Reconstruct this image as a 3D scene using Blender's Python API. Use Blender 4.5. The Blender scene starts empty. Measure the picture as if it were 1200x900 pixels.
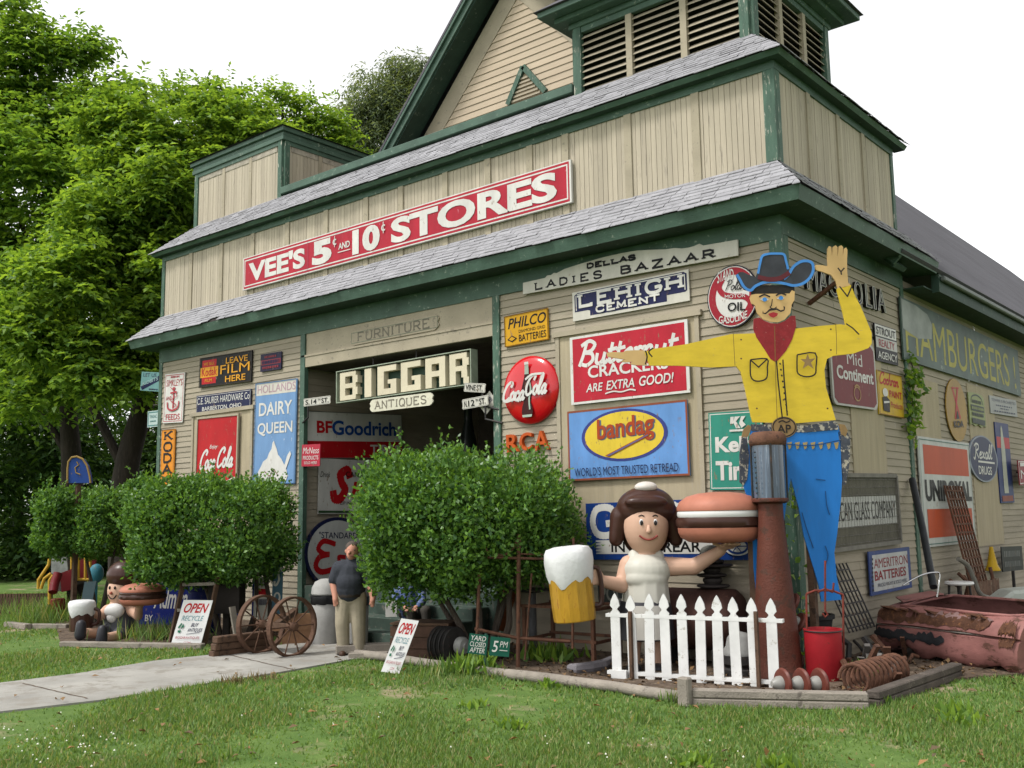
import bpy, bmesh, math, random
import numpy as np
from mathutils import Vector, Matrix
random.seed(7); RNG = np.random.default_rng(7)
SC = bpy.context.scene
COL = SC.collection
PI = math.pi
# ------------------------------------------------------------------ camera
YAW, PIT, ROL, FPX = -0.69729907, 0.13174099, -0.01502599, 1176.69
def _cam_axes():
    cy, sy, cp, sp, cr, sr = math.cos(YAW), math.sin(YAW), math.cos(PIT), math.sin(PIT), math.cos(ROL), math.sin(ROL)
    F = np.array([sy*cp, cy*cp, sp]); R = np.array([cy, -sy, 0.]); U = np.cross(R, F)
    return cr*R + sr*U, sr*R - cr*U, F          # right, down, forward
CR, CD, CF = _cam_axes()
CAM = np.array([5.641, -12.407, 2.0])
cam = bpy.data.cameras.new('camera'); camo = bpy.data.objects.new('camera', cam); COL.objects.link(camo)
cam.sensor_width = 36; cam.lens = FPX/1200*36; cam.clip_end = 2000; cam.clip_start = .1
mw = Matrix.Identity(4)
for i in range(3):
    mw[i][0] = CR[i]; mw[i][1] = -CD[i]; mw[i][2] = -CF[i]; mw[i][3] = CAM[i]
camo.matrix_world = mw
SC.camera = camo
# ------------------------------------------------------------------ sky, sun, exposure
SUN_EL, SUN_AZ = math.radians(57), math.radians(206)     # azimuth clockwise from +Y
W = bpy.data.worlds.new('World'); SC.world = W; W.use_nodes = True
nt = W.node_tree; nt.nodes.clear()
sky = nt.nodes.new('ShaderNodeTexSky'); sky.sky_type = 'NISHITA'; sky.sun_disc = False
sky.sun_elevation = SUN_EL; sky.sun_rotation = SUN_AZ; sky.dust_density = 1.5; sky.air_density = 1.0; sky.ozone_density = 1.0
hs = nt.nodes.new('ShaderNodeHueSaturation'); hs.inputs['Saturation'].default_value = .04; hs.inputs['Value'].default_value = 1.0
bg = nt.nodes.new('ShaderNodeBackground'); bg.inputs['Strength'].default_value = .15
out = nt.nodes.new('ShaderNodeOutputWorld')
nt.links.new(sky.outputs[0], hs.inputs['Color']); nt.links.new(hs.outputs[0], bg.inputs['Color']); nt.links.new(bg.outputs[0], out.inputs['Surface'])
sl = bpy.data.lights.new('sun', 'SUN'); sl.energy = 1.5; sl.angle = math.radians(10); sl.color = (1, .97, .92)
so = bpy.data.objects.new('sun', sl); COL.objects.link(so)
sd = Vector((math.sin(SUN_AZ)*math.cos(SUN_EL), math.cos(SUN_AZ)*math.cos(SUN_EL), math.sin(SUN_EL)))
so.rotation_euler = sd.to_track_quat('Z', 'Y').to_euler()
SC.view_settings.view_transform = 'Standard'; SC.view_settings.look = 'None'
SC.view_settings.exposure = 1.13; SC.view_settings.gamma = 1; SC.view_settings.use_curve_mapping = False
SC.cycles.max_bounces = 8; SC.cycles.diffuse_bounces = 6; SC.cycles.transparent_max_bounces = 6
SC.cycles.use_denoising = True

# ------------------------------------------------------------------ measuring: a pixel of the photo seen onto a real plane
def ray(px, py): return ((px-600)*CR + (py-450)*CD)/FPX + CF
def onY(px, py, y=0.): r = ray(px, py); return Vector(CAM + r*((y-CAM[1])/r[1]))
def onX(px, py, x=0.): r = ray(px, py); return Vector(CAM + r*((x-CAM[0])/r[0]))
def onZ(px, py, z=0.): r = ray(px, py); return Vector(CAM + r*((z-CAM[2])/r[2]))
def onD(px, py, d): return Vector(CAM + ray(px, py)*d)
RH = Vector((CR[0], CR[1], 0)).normalized()            # to the viewer's right, level
TH = Vector((-CF[0], -CF[1], 0)).normalized()          # towards the viewer, level
UP = Vector((0, 0, 1))

# ------------------------------------------------------------------ materials
_M = {}
def lin(r, g, b):
    f = lambda c: (c/255/12.92 if c <= 10 else ((c/255+.055)/1.055)**2.4)
    return (f(r), f(g), f(b))
def mat(name, col, rough=.6, var=.12, scale=3., wear=None, wamt=.5, wscale=9., bump=0., bscale=40., metal=0., stretch=(1,1,1), spec=.22, island=0., coat=0.):
    """procedural paint / wood / metal: base colour with large soft variation, optional worn-through second colour, bump"""
    if name in _M: return _M[name]
    m = bpy.data.materials.new(name); m.use_nodes = True; _M[name] = m
    n = m.node_tree.nodes; l = m.node_tree.links; b = n['Principled BSDF']
    b.inputs['Roughness'].default_value = rough; b.inputs['Metallic'].default_value = metal
    b.inputs['Specular IOR Level'].default_value = spec; b.inputs['Coat Weight'].default_value = coat
    tc = n.new('ShaderNodeTexCoord'); mp = n.new('ShaderNodeMapping'); mp.inputs['Scale'].default_value = stretch
    l.new(tc.outputs['Object'], mp.inputs['Vector'])
    nz = n.new('ShaderNodeTexNoise'); nz.inputs['Scale'].default_value = scale; nz.inputs['Detail'].default_value = 6; nz.inputs['Roughness'].default_value = .65
    l.new(mp.outputs[0], nz.inputs['Vector'])
    rp = n.new('ShaderNodeMapRange'); rp.inputs[1].default_value = .25; rp.inputs[2].default_value = .75
    rp.inputs[3].default_value = 1-var*1.6; rp.inputs[4].default_value = 1+var
    l.new(nz.outputs['Fac'], rp.inputs[0])
    mx = n.new('ShaderNodeVectorMath'); mx.operation = 'SCALE'; mx.inputs[0].default_value = col[:3]
    fac = rp.outputs[0]
    if island:
        ge = n.new('ShaderNodeNewGeometry'); r2 = n.new('ShaderNodeMapRange'); r2.inputs[3].default_value = 1-island; r2.inputs[4].default_value = 1+island
        l.new(ge.outputs['Random Per Island'], r2.inputs[0]); mm = n.new('ShaderNodeMath'); mm.operation = 'MULTIPLY'
        l.new(fac, mm.inputs[0]); l.new(r2.outputs[0], mm.inputs[1]); fac = mm.outputs[0]
    l.new(fac, mx.inputs['Scale'])
    c = mx.outputs[0]
    if wear is not None:
        wn = n.new('ShaderNodeTexNoise'); wn.inputs['Scale'].default_value = wscale; wn.inputs['Detail'].default_value = 8; wn.inputs['Roughness'].default_value = .7
        l.new(mp.outputs[0], wn.inputs['Vector'])
        wr = n.new('ShaderNodeMapRange'); t = .72-.34*wamt; wr.inputs[1].default_value = t; wr.inputs[2].default_value = t+.06
        l.new(wn.outputs['Fac'], wr.inputs[0])
        mi = n.new('ShaderNodeMix'); mi.data_type = 'RGBA'; l.new(wr.outputs[0], mi.inputs['Factor']); l.new(c, mi.inputs[6]); mi.inputs[7].default_value = (*wear[:3], 1)
        c = mi.outputs[2]
    l.new(c, b.inputs['Base Color'])
    if bump:
        bn = n.new('ShaderNodeTexNoise'); bn.inputs['Scale'].default_value = bscale; bn.inputs['Detail'].default_value = 5
        l.new(mp.outputs[0], bn.inputs['Vector'])
        bu = n.new('ShaderNodeBump'); bu.inputs['Strength'].default_value = bump; bu.inputs['Distance'].default_value = .02
        l.new(bn.outputs['Fac'], bu.inputs['Height']); l.new(bu.outputs[0], b.inputs['Normal'])
    return m
def leaf_mat(name, col, var=.35, trans=.35, rough=.5, hue=.25):
    if name in _M: return _M[name]
    m = bpy.data.materials.new(name); m.use_nodes = True; _M[name] = m
    n = m.node_tree.nodes; l = m.node_tree.links; b = n['Principled BSDF']; o = n['Material Output']
    b.inputs['Roughness'].default_value = rough; b.inputs['Specular IOR Level'].default_value = .35
    ge = n.new('ShaderNodeNewGeometry'); rp = n.new('ShaderNodeValToRGB')
    e = rp.color_ramp.elements; e[0].color = (col[0]*(1-var), col[1]*(1-var*.8), col[2]*(1-var*.6), 1); e[1].color = (col[0]*(1+var+hue), col[1]*(1+var), col[2]*(1+var*.3), 1)
    l.new(ge.outputs['Random Per Island'], rp.inputs[0]); l.new(rp.outputs[0], b.inputs['Base Color'])
    tr = n.new('ShaderNodeBsdfTranslucent'); br = n.new('ShaderNodeVectorMath'); br.operation = 'MULTIPLY'; br.inputs[1].default_value = (1.5, 1.35, .6)
    l.new(rp.outputs[0], br.inputs[0]); l.new(br.outputs[0], tr.inputs['Color'])
    mi = n.new('ShaderNodeMixShader'); mi.inputs[0].default_value = trans
    l.new(b.outputs[0], mi.inputs[1]); l.new(tr.outputs[0], mi.inputs[2]); l.new(mi.outputs[0], o.inputs['Surface'])
    return m

# ------------------------------------------------------------------ mesh builder
def frame_from(d):
    d = Vector(d).normalized(); a = Vector((0, 0, 1)) if abs(d.z) < .95 else Vector((1, 0, 0))
    x = a.cross(d).normalized(); return x, d.cross(x), d
class MB:
    def __init__(s): s.v = []; s.f = []; s.m = []
    def add(s, vs, fs, mi=0):
        o = len(s.v); s.v += [tuple(v) for v in vs]; s.f += [tuple(i+o for i in f) for f in fs]; s.m += [mi]*len(fs); return s
    def box(s, lo, hi, mi=0):
        (x0, y0, z0), (x1, y1, z1) = lo, hi
        return s.add([(x0,y0,z0),(x1,y0,z0),(x1,y1,z0),(x0,y1,z0),(x0,y0,z1),(x1,y0,z1),(x1,y1,z1),(x0,y1,z1)],
                     [(3,2,1,0),(4,5,6,7),(0,1,5,4),(1,2,6,5),(2,3,7,6),(3,0,4,7)], mi)
    def obox(s, c, ax, half, mi=0):     # oriented box: centre, three axes, half sizes
        c = Vector(c); a = [Vector(k)*h for k, h in zip(ax, half)]; vs = []
        for k in (-1, 1):
            for i, j in ((-1,-1),(1,-1),(1,1),(-1,1)): vs.append(c + a[0]*i + a[1]*j + a[2]*k)
        return s.add(vs, [(3,2,1,0),(4,5,6,7),(0,1,5,4),(1,2,6,5),(2,3,7,6),(3,0,4,7)], mi)
    def bar(s, p, q, w, h=None, mi=0, upv=None):
        p, q = Vector(p), Vector(q); d = (q-p).normalized(); h = w if h is None else h
        if upv is None: x, y, d = frame_from(d)
        else: y = (Vector(upv)-d*d.dot(Vector(upv))).normalized(); x = y.cross(d)
        return s.obox((p+q)/2, (x, y, d), (w/2, h/2, (q-p).length/2), mi)
    def tube(s, pts, r, n=10, mi=0, cap=True, closed=False):
        pts = [Vector(p) for p in pts]; N = len(pts); rs = r if isinstance(r, (list, tuple)) else [r]*N
        vs = []; px = None
        for i, p in enumerate(pts):
            d = (pts[(i+1) % N]-pts[i-1]) if closed else (pts[min(i+1, N-1)]-pts[max(i-1, 0)])
            if d.length < 1e-9: d = Vector((0,0,1))
            d.normalize()
            if px is None: x, y, _ = frame_from(d)
            else:
                x = px - d*px.dot(d)
                x = x.normalized() if x.length > 1e-6 else frame_from(d)[0]
                y = d.cross(x)
            px = x
            for k in range(n):
                a = 2*PI*k/n; vs.append(p + (x*math.cos(a)+y*math.sin(a))*rs[i])
        fs = []
        for i in range(N if closed else N-1):
            j = (i+1) % N
            for k in range(n): fs.append((i*n+k, i*n+(k+1) % n, j*n+(k+1) % n, j*n+k))
        if cap and not closed: fs += [tuple(range(n-1, -1, -1)), tuple((N-1)*n+k for k in range(n))]
        return s.add(vs, fs, mi)
    def lathe(s, o, axis, prof, n=24, mi=0, sx=1., ref=None):     # prof: (radius, height) from bottom to top
        o = Vector(o); x, y, d = frame_from(axis)
        if ref is not None: x = (Vector(ref)-d*d.dot(Vector(ref))).normalized(); y = d.cross(x)
        vs = []; fs = []
        for r, h in prof:
            for k in range(n):
                a = 2*PI*k/n; vs.append(o + d*h + (x*math.cos(a)*sx+y*math.sin(a))*max(r, 1e-4))
        N = len(prof)
        for i in range(N-1):
            for k in range(n): fs.append((i*n+k, i*n+(k+1) % n, (i+1)*n+(k+1) % n, (i+1)*n+k))
        fs += [tuple(range(n-1, -1, -1)), tuple((N-1)*n+k for k in range(n))]
        return s.add(vs, fs, mi)
    def caps(s, p, r0, q, r1, n=12, mi=0):     # tapered capsule
        p, q = Vector(p), Vector(q); L = (q-p).length
        pr = [(r0*math.sin(a), -r0*math.cos(a)) for a in (.05, .5, 1., 1.57)] + [(r1*math.cos(a), L+r1*math.sin(a)) for a in (0., .55, 1.05, 1.52)]
        return s.lathe(p, q-p if L > 1e-6 else (0,0,1), pr, n, mi)
    def ell(s, c, ax, rad, n=16, k=10, mi=0):
        c = Vector(c); ax = [Vector(a) for a in ax]; vs = []; fs = []
        for i in range(1, k):
            t = PI*i/k
            for j in range(n):
                a = 2*PI*j/n
                vs.append(c + ax[0]*rad[0]*math.sin(t)*math.cos(a) + ax[1]*rad[1]*math.sin(t)*math.sin(a) - ax[2]*rad[2]*math.cos(t))
        for i in range(k-2):
            for j in range(n): fs.append((i*n+j, i*n+(j+1) % n, (i+1)*n+(j+1) % n, (i+1)*n+j))
        b = len(vs); vs += [c-ax[2]*rad[2], c+ax[2]*rad[2]]
        for j in range(n): fs.append((b, (j+1) % n, j)); fs.append((b+1, (k-2)*n+j, (k-2)*n+(j+1) % n))
        return s.add(vs, fs, mi)
    def prism(s, poly, o, u, v, w, t0, t1, mi=0):      # 2-D polygon on plane (o,u,v) extruded along w from t0 to t1
        o, u, v, w = Vector(o), Vector(u), Vector(v), Vector(w); N = len(poly)
        vs = [o+u*a+v*b+w*t0 for a, b in poly] + [o+u*a+v*b+w*t1 for a, b in poly]
        fs = [tuple(range(N-1, -1, -1)), tuple(range(N, 2*N))] + [(i, (i+1) % N, N+(i+1) % N, N+i) for i in range(N)]
        return s.add(vs, fs, mi)
    def quad(s, a, b, c, d, mi=0): return s.add([a, b, c, d], [(0,1,2,3)], mi)
    def build(s, name, mats, root=None, parent=None, smooth=False, bevel=0., off=None):
        me = bpy.data.meshes.new(name)
        off = off if off is not None else (Vector(root['_o']) if root is not None else Vector((0,0,0)))
        me.from_pydata([(a-off[0], b-off[1], c-off[2]) for a, b, c in s.v], [], s.f)
        ms = mats if isinstance(mats, (list, tuple)) else [mats]
        for m in ms: me.materials.append(m)
        if len(ms) > 1: me.polygons.foreach_set('material_index', s.m)
        bm = bmesh.new(); bm.from_mesh(me); bmesh.ops.recalc_face_normals(bm, faces=bm.faces)
        if bevel: bmesh.ops.bevel(bm, geom=[e for e in bm.edges if len(e.link_faces) == 2 and e.calc_face_angle(0) > .6], offset=bevel, segments=1, affect='EDGES', clamp_overlap=True)
        bm.to_mesh(me); bm.free()
        if smooth:
            me.polygons.foreach_set('use_smooth', [True]*len(me.polygons)); me.set_sharp_from_angle(angle=math.radians(42))
        o = bpy.data.objects.new(name, me); COL.objects.link(o)
        if parent is not None: o.parent = parent
        elif root is not None: o.parent = root
        else: o.location = off
        return o
def thing(name, label, cat, loc=(0,0,0), group=None):
    o = bpy.data.objects.new(name, None); COL.objects.link(o); o.location = loc; o.empty_display_size = .2
    o['_o'] = list(loc); o['label'] = label; o['category'] = cat
    if group: o['group'] = group
    return o
def tag(o, label, cat, group=None):
    o['label'] = label; o['category'] = cat
    if group: o['group'] = group
    return o
def structure(o): o['kind'] = 'structure'; return o
def copy_tree(o, loc=None, rz=None, label=None):
    c = o.copy(); COL.objects.link(c)
    if loc is not None: c.location = loc
    if rz is not None: c.rotation_euler = (0, 0, rz)
    if label: c['label'] = label
    for a in list(o.children):
        b = a.copy(); COL.objects.link(b); b.parent = c
        for d in list(a.children): e = d.copy(); COL.objects.link(e); e.parent = b
    return c
def from_np(name, V, F, m, root=None, off=(0,0,0), smooth=False):
    """large meshes: V (n,3), F (k,3 or 4)"""
    me = bpy.data.meshes.new(name); V = np.asarray(V, dtype=np.float32)-np.array(off, dtype=np.float32); F = np.asarray(F, dtype=np.int32); k = F.shape[1]
    me.vertices.add(len(V)); me.vertices.foreach_set('co', V.ravel())
    me.loops.add(F.size); me.loops.foreach_set('vertex_index', F.ravel())
    me.polygons.add(len(F)); me.polygons.foreach_set('loop_start', np.arange(0, F.size, k, dtype=np.int32))
    me.materials.append(m); me.update(calc_edges=True); me.validate()
    o = bpy.data.objects.new(name, me); COL.objects.link(o)
    if root is not None: o.parent = root
    else: o.location = off
    return o
def sculpt(name, mb, m, root, parent=None, vox=.015, smooth=6):
    """fuse overlapping closed pieces into one continuous skin"""
    o = mb.build(name, m, root, parent)
    md = o.modifiers.new('fuse', 'REMESH'); md.mode = 'VOXEL'; md.voxel_size = vox
    sm = o.modifiers.new('soft', 'SMOOTH'); sm.iterations = smooth; sm.factor = .5
    me0 = o.data
    dg = bpy.context.evaluated_depsgraph_get(); me = bpy.data.meshes.new_from_object(o.evaluated_get(dg))
    o.modifiers.clear(); o.data = me; me.name = name; bpy.data.meshes.remove(me0)
    me.polygons.foreach_set('use_smooth', [True]*len(me.polygons))
    return o

# ------------------------------------------------------------------ lettering
_TX = {}
def text_geo(s, bold=0., shear=0.):
    if 'M' in s or 'W' in s: bold = 0.
    k = (s, bold, shear)
    if k not in _TX:
        cu = bpy.data.curves.new('t', 'FONT'); cu.body = s; cu.size = 1; cu.offset = bold*.55; cu.shear = shear; cu.resolution_u = 4; cu.fill_mode = 'BOTH'
        ob = bpy.data.objects.new('t', cu); me = ob.to_mesh()
        V = np.array([v.co[:] for v in me.vertices]) if len(me.vertices) else np.zeros((1, 3)); F = [tuple(p.vertices) for p in me.polygons]
        ob.to_mesh_clear(); bpy.data.objects.remove(ob); bpy.data.curves.remove(cu)
        lo, hi = V.min(0), V.max(0); _TX[k] = ((V-lo)/np.maximum(hi-lo, 1e-6), F)
    return _TX[k]
def crom(pts, k=6):
    P = [Vector(p) for p in pts]; o = []
    for i in range(len(P)-1):
        a, b, c, d = P[max(i-1, 0)], P[i], P[i+1], P[min(i+2, len(P)-1)]
        for j in range(k):
            t = j/k; o.append(.5*((2*b)+(c-a)*t+(2*a-5*b+4*c-d)*t*t+(3*b-a-3*c+d)*t**3))
    o.append(P[-1]); return o
SCRIPT = {  # joined-hand letters: advance, strokes
 'C': (1.0, [[(.95,1.2),(1.05,1.5),(.8,1.62),(.4,1.35),(.15,.7),(.25,.1),(.55,-.02),(.95,.25)]]),
 'o': (.62, [[(.35,.72),(.12,.5),(.12,.12),(.34,-.02),(.52,.2),(.5,.55),(.35,.72),(.5,.6),(.66,.62)]]),
 'c': (.55, [[(.48,.55),(.36,.72),(.12,.5),(.12,.15),(.3,-.02),(.58,.2)]]),
 'a': (.66, [[(.5,.6),(.34,.72),(.1,.42),(.12,.08),(.28,-.02),(.46,.3),(.54,.7)],[(.54,.7),(.48,.2),(.56,0),(.7,.15)]]),
 'l': (.42, [[(0,.2),(.3,.9),(.4,1.5),(.28,1.6),(.17,1.1),(.15,.3),(.22,0),(.44,.15)]]),
 'B': (1.0, [[(.35,1.5),(.25,.7),(.1,-.05)],[(.05,1.35),(.5,1.62),(.85,1.35),(.7,.95),(.38,.85),(.75,.72),(.85,.3),(.55,-.02),(.2,.1)]]),
 'u': (.7, [[(.08,.7),(.08,.15),(.25,0),(.45,.2),(.52,.7)],[(.52,.7),(.5,.15),(.6,0),(.72,.15)]]),
 't': (.46, [[(.2,1.3),(.14,.3),(.22,0),(.46,.15)],[(-.02,.8),(.5,.88)]]),
 'e': (.55, [[(.08,.32),(.42,.5),(.34,.72),(.1,.5),(.1,.15),(.28,-.02),(.58,.2)]]),
 'r': (.5, [[(.06,.65),(.16,.6),(.12,0)],[(.14,.4),(.3,.7),(.48,.62)]]),
 'n': (.66, [[(.06,.68),(.12,.6),(.1,0)],[(.1,.4),(.3,.7),(.46,.6),(.46,.1),(.54,0),(.68,.14)]]),
 'R': (1.0, [[(.35,1.5),(.3,.7),(.15,-.1),(-.1,.05)],[(-.05,1.3),(.3,1.62),(.75,1.5),(.75,1.05),(.35,.8),(.6,.4),(.95,0)]]),
 'x': (.6, [[(.05,.65),(.2,.6),(.4,.1),(.6,.1)],[(.5,.7),(.1,0)]]),
 'd': (.68, [[(.5,.6),(.34,.72),(.1,.42),(.12,.08),(.28,-.02),(.46,.3),(.58,1.5)],[(.56,1.2),(.48,.2),(.56,0),(.7,.15)]]),
 'k': (.6, [[(.12,1.5),(.08,0)],[(.5,.75),(.1,.35),(.34,.3),(.56,0)]]),
 'g': (.66, [[(.5,.6),(.34,.72),(.1,.42),(.12,.08),(.28,-.02),(.46,.3),(.54,.7)],[(.54,.7),(.5,-.3),(.3,-.5),(.08,-.3)]]),
 'y': (.66, [[(.08,.7),(.12,.2),(.3,.05),(.46,.3),(.52,.7)],[(.52,.7),(.46,-.3),(.26,-.5),(.06,-.3)]]),
 'h': (.66, [[(.2,1.4),(.3,1.55),(.2,.9),(.1,0)],[(.1,.4),(.3,.7),(.46,.6),(.46,.1),(.54,0),(.68,.14)]]),
 'D': (1.0, [[(.3,1.5),(.2,0)],[(.02,1.4),(.5,1.6),(.95,1.1),(.8,.3),(.35,-.02),(.05,.05)]]),
 'S': (.8, [[(.75,1.3),(.55,1.6),(.25,1.35),(.4,.9),(.65,.5),(.5,.02),(.2,0),(.05,.3)]]),
 'i': (.3, [[(.1,.7),(.08,.15),(.16,0),(.32,.15)],[(.14,1.0),(.16,1.06)]]),
 'M': (1.2, [[(0,0),(.3,1.5),(.5,.4),(.85,1.5),(.95,.1),(1.15,.1)]]),
 'E': (.8, [[(.75,1.35),(.5,1.6),(.25,1.3),(.4,.9),(.55,.85),(.35,.85),(.1,.5),(.2,.05),(.45,-.02),(.75,.3)]]),
 'P': (.9, [[(.35,1.5),(.25,.7),(.1,-.05)],[(.05,1.35),(.5,1.62),(.85,1.35),(.7,.9),(.3,.8)]]),
 's': (.5, [[(.0,.1),(.3,.75),(.42,.25),(.25,-.02),(.05,.1)]]),
 '-': (.3, [[(.02,.42),(.26,.46)]]), ' ': (.4, []), '.': (.2, [[(.05,0),(.08,.02)]]),
}
CAPS = {  # drawn capitals for slab lettering
 'A': [[(0,0),(.5,1),(1,0)],[(.2,.36),(.8,.36)]], 'B': [[(.08,0),(.08,1),(.6,1),(.86,.88),(.86,.66),(.6,.54),(.08,.54)],[(.6,.54),(.95,.42),(.95,.12),(.65,0),(.08,0)]],
 'C': [[(.95,.78),(.8,.95),(.5,1),(.2,.92),(.05,.65),(.05,.35),(.2,.08),(.5,0),(.8,.05),(.95,.22)]], 'D': [[(.08,0),(.08,1),(.55,1),(.88,.8),(.95,.5),(.88,.2),(.55,0),(.08,0)]],
 'E': [[(.9,.85),(.9,1),(.1,1),(.1,0),(.92,0),(.92,.15)],[(.1,.52),(.65,.52)]], 'F': [[(.9,.85),(.9,1),(.1,1),(.1,0)],[(.1,.52),(.65,.52)]],
 'G': [[(.93,.8),(.78,.95),(.5,1),(.2,.92),(.05,.65),(.05,.35),(.2,.08),(.5,0),(.8,.06),(.93,.2),(.93,.42),(.58,.42)]], 'H': [[(.08,0),(.08,1)],[(.92,0),(.92,1)],[(.08,.52),(.92,.52)]],
 'I': [[(.5,0),(.5,1)]], 'K': [[(.1,0),(.1,1)],[(.9,1),(.1,.42)],[(.35,.6),(.95,0)]], 'L': [[(.1,1),(.1,0),(.9,0),(.9,.2)]], 'M': [[(.04,0),(.08,1),(.5,.25),(.92,1),(.96,0)]],
 'N': [[(.08,0),(.08,1),(.92,0),(.92,1)]], 'O': [[(.5,0),(.2,.07),(.04,.35),(.04,.65),(.2,.93),(.5,1),(.8,.93),(.96,.65),(.96,.35),(.8,.07),(.5,0)]],
 'Q': [[(.5,0),(.2,.07),(.04,.35),(.04,.65),(.2,.93),(.5,1),(.8,.93),(.96,.65),(.96,.35),(.8,.07),(.5,0)],[(.6,.25),(.98,-.08)]], 'R': [[(.08,0),(.08,1),(.65,1),(.9,.86),(.9,.62),(.65,.48),(.08,.48)],[(.5,.48),(.95,0)]],
 'S': [[(.9,.78),(.75,.96),(.4,1),(.12,.86),(.12,.64),(.4,.54),(.7,.46),(.92,.32),(.88,.1),(.6,0),(.25,.02),(.07,.22)]], 'T': [[(.02,.84),(.02,1),(.98,1),(.98,.84)],[(.5,1),(.5,0)]],
 'U': [[(.08,1),(.08,.25),(.25,.03),(.5,0),(.75,.03),(.92,.25),(.92,1)]], 'V': [[(0,1),(.5,0),(1,1)]], 'Z': [[(.06,.85),(.06,1),(.92,1),(.06,0),(.94,0),(.94,.15)]], "'": [[(.5,1),(.45,.78)]],
}
class Face:
    """drawing on a flat board: u 0..1 to the right, v 0..1 up; paint layers stand a hair proud of each other"""
    def __init__(s, o, u, v, w, W, H, base): s.o, s.u, s.v, s.w, s.W, s.H, s.z, s.mbs = Vector(o), Vector(u), Vector(v), Vector(w), W, H, base, {}
    def P(s, a, b, dz=0.): return s.o + s.u*((a-.5)*s.W) + s.v*((b-.5)*s.H) + s.w*(s.z+dz)
    def mb(s, m, name, own=None): return s.mbs.setdefault((name, m.name+(str(own) if own else '')), (MB(), m))[0]
    def up(s, d=.0025): s.z += d
    def rect(s, m, a0, b0, a1, b1, name='panel'): s.mb(m, name).quad(s.P(a0,b0), s.P(a1,b0), s.P(a1,b1), s.P(a0,b1)); s.up()
    def poly(s, m, pts, name='emblem'): s.mb(m, name).add([s.P(*p) for p in pts], [tuple(range(len(pts)))]); s.up()
    def ell(s, m, c, r, n=40, name='emblem', a0=0, a1=2*PI):
        s.poly(m, [(c[0]+r[0]*math.cos(a0+(a1-a0)*k/n), c[1]+r[1]*math.sin(a0+(a1-a0)*k/n)) for k in range(n + (a1-a0 < 6.2))], name)
    def ring(s, m, c, r, t, n=40, name='border', a0=0., a1=2*PI):
        mb = s.mb(m, name); vs = []
        for k in range(n+1):
            a = a0+(a1-a0)*k/n
            for q in (0, t): vs.append(s.P(c[0]+(r[0]-q/s.W)*math.cos(a), c[1]+(r[1]-q/s.H)*math.sin(a)))
        mb.add(vs, [(2*k, 2*k+1, 2*k+3, 2*k+2) for k in range(n)]); s.up()
    def border(s, m, t, ins=0., name='border'):
        a, b, x, y = ins/s.W, ins/s.H, t/s.W, t/s.H; mb = s.mb(m, name)
        for q in ((a,b,1-a,b+y),(a,1-b-y,1-a,1-b),(a,b+y,a+x,1-b-y),(1-a-x,b+y,1-a,1-b-y)):
            mb.quad(s.P(q[0],q[1]), s.P(q[2],q[1]), s.P(q[2],q[3]), s.P(q[0],q[3]))
        s.up()
    def text(s, m, t, a0, b0, a1, b1, bold=.02, shear=0., name='lettering', slope=0., arch=0.):
        V, F = text_geo(t, bold, shear); mb = s.mb(m, name, (t, b0))
        mb.add([s.P(a0+(a1-a0)*x, b0+(b1-b0)*y+slope*x+arch*(1-(2*x-1)**2)) for x, y, _ in V], F); s.up(.0015)
    def ribbon(s, mb, pts, w, serif=0.):      # pts in metres on the board
        n = len(pts)
        for i in range(n-1):
            p, q = Vector(pts[i]), Vector(pts[i+1]); d = (q-p)
            if d.length < 1e-6: continue
            d.normalize(); nn = Vector((-d.y, d.x)); e = w*.42 if n > 2 else 0
            p = p-d*(e if i else 0); q = q+d*(e if i < n-2 else 0); zz = .00006*(len(mb.f) % 40)
            mb.add([s.o+s.u*k.x+s.v*k.y+s.w*(s.z+zz) for k in (p-nn*w/2, q-nn*w/2, q+nn*w/2, p+nn*w/2)], [(0,1,2,3)])
    def M2(s, a, b): return ((a-.5)*s.W, (b-.5)*s.H)
    def slab(s, m, t, a0, b0, a1, b1, w, serif=True, gap=.28, name='lettering', slope=0., widths=None):
        adv = [(.55 if c in " '" else .42 if c == 'I' else 1.) for c in t]; tot = sum(adv)+gap*(len(t)-1); x = 0.; mb = s.mb(m, name, (t, b0))
        x0, y0 = s.M2(a0, b0); x1, y1 = s.M2(a1, b1); kx = (x1-x0)/tot; h = y1-y0
        for c, ad in zip(t, adv):
            for st in CAPS.get(c, []):
                yy = y0+slope*s.H*(x/tot)
                pts = [(x0+(x+(p[0] if c != 'I' else p[0]-.29))*kx, yy+p[1]*h) for p in st]
                if len(pts) > 5: pts = [q[:2] for q in crom([(a, b, 0) for a, b in pts], 3)] if c in 'COGQSU' else pts
                s.ribbon(mb, pts, w)
                if serif:
                    for e in (0, -1):
                        if st[e][1] in (0, 1) and c not in 'COGQSDBEZT' and not (c in 'NMAV' and len(st) > 2 and st[e][1] == 0 and c == 'V'):
                            px, py = pts[e]; s.ribbon(mb, [(px-w*1.05, py+(w*.3 if st[e][1] == 0 else -w*.3)), (px+w*1.05, py+(w*.3 if st[e][1] == 0 else -w*.3))], w*.6)
            x += ad+gap
        s.up(.003)
    def script(s, m, t, a0, b0, a1, b1, w, name='lettering', slant=.25, slope=0.):
        tot = sum(SCRIPT[c][0] for c in t); x = 0.; mb = s.mb(m, name, (t, b0)); x0, y0 = s.M2(a0, b0); x1, y1 = s.M2(a1, b1); kx = (x1-x0)/(tot+.3); ky = (y1-y0)/1.6
        for c in t:
            for st in SCRIPT[c][1]:
                pts = [(x0+(x+p.x)*kx+slant*p.y*ky, y0+p.y*ky+slope*s.H*(x/tot)) for p in crom([(a, b, 0) for a, b in st], 5)]
                s.ribbon(mb, pts, w)
            x += SCRIPT[c][0]
        s.up(.003)
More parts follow.
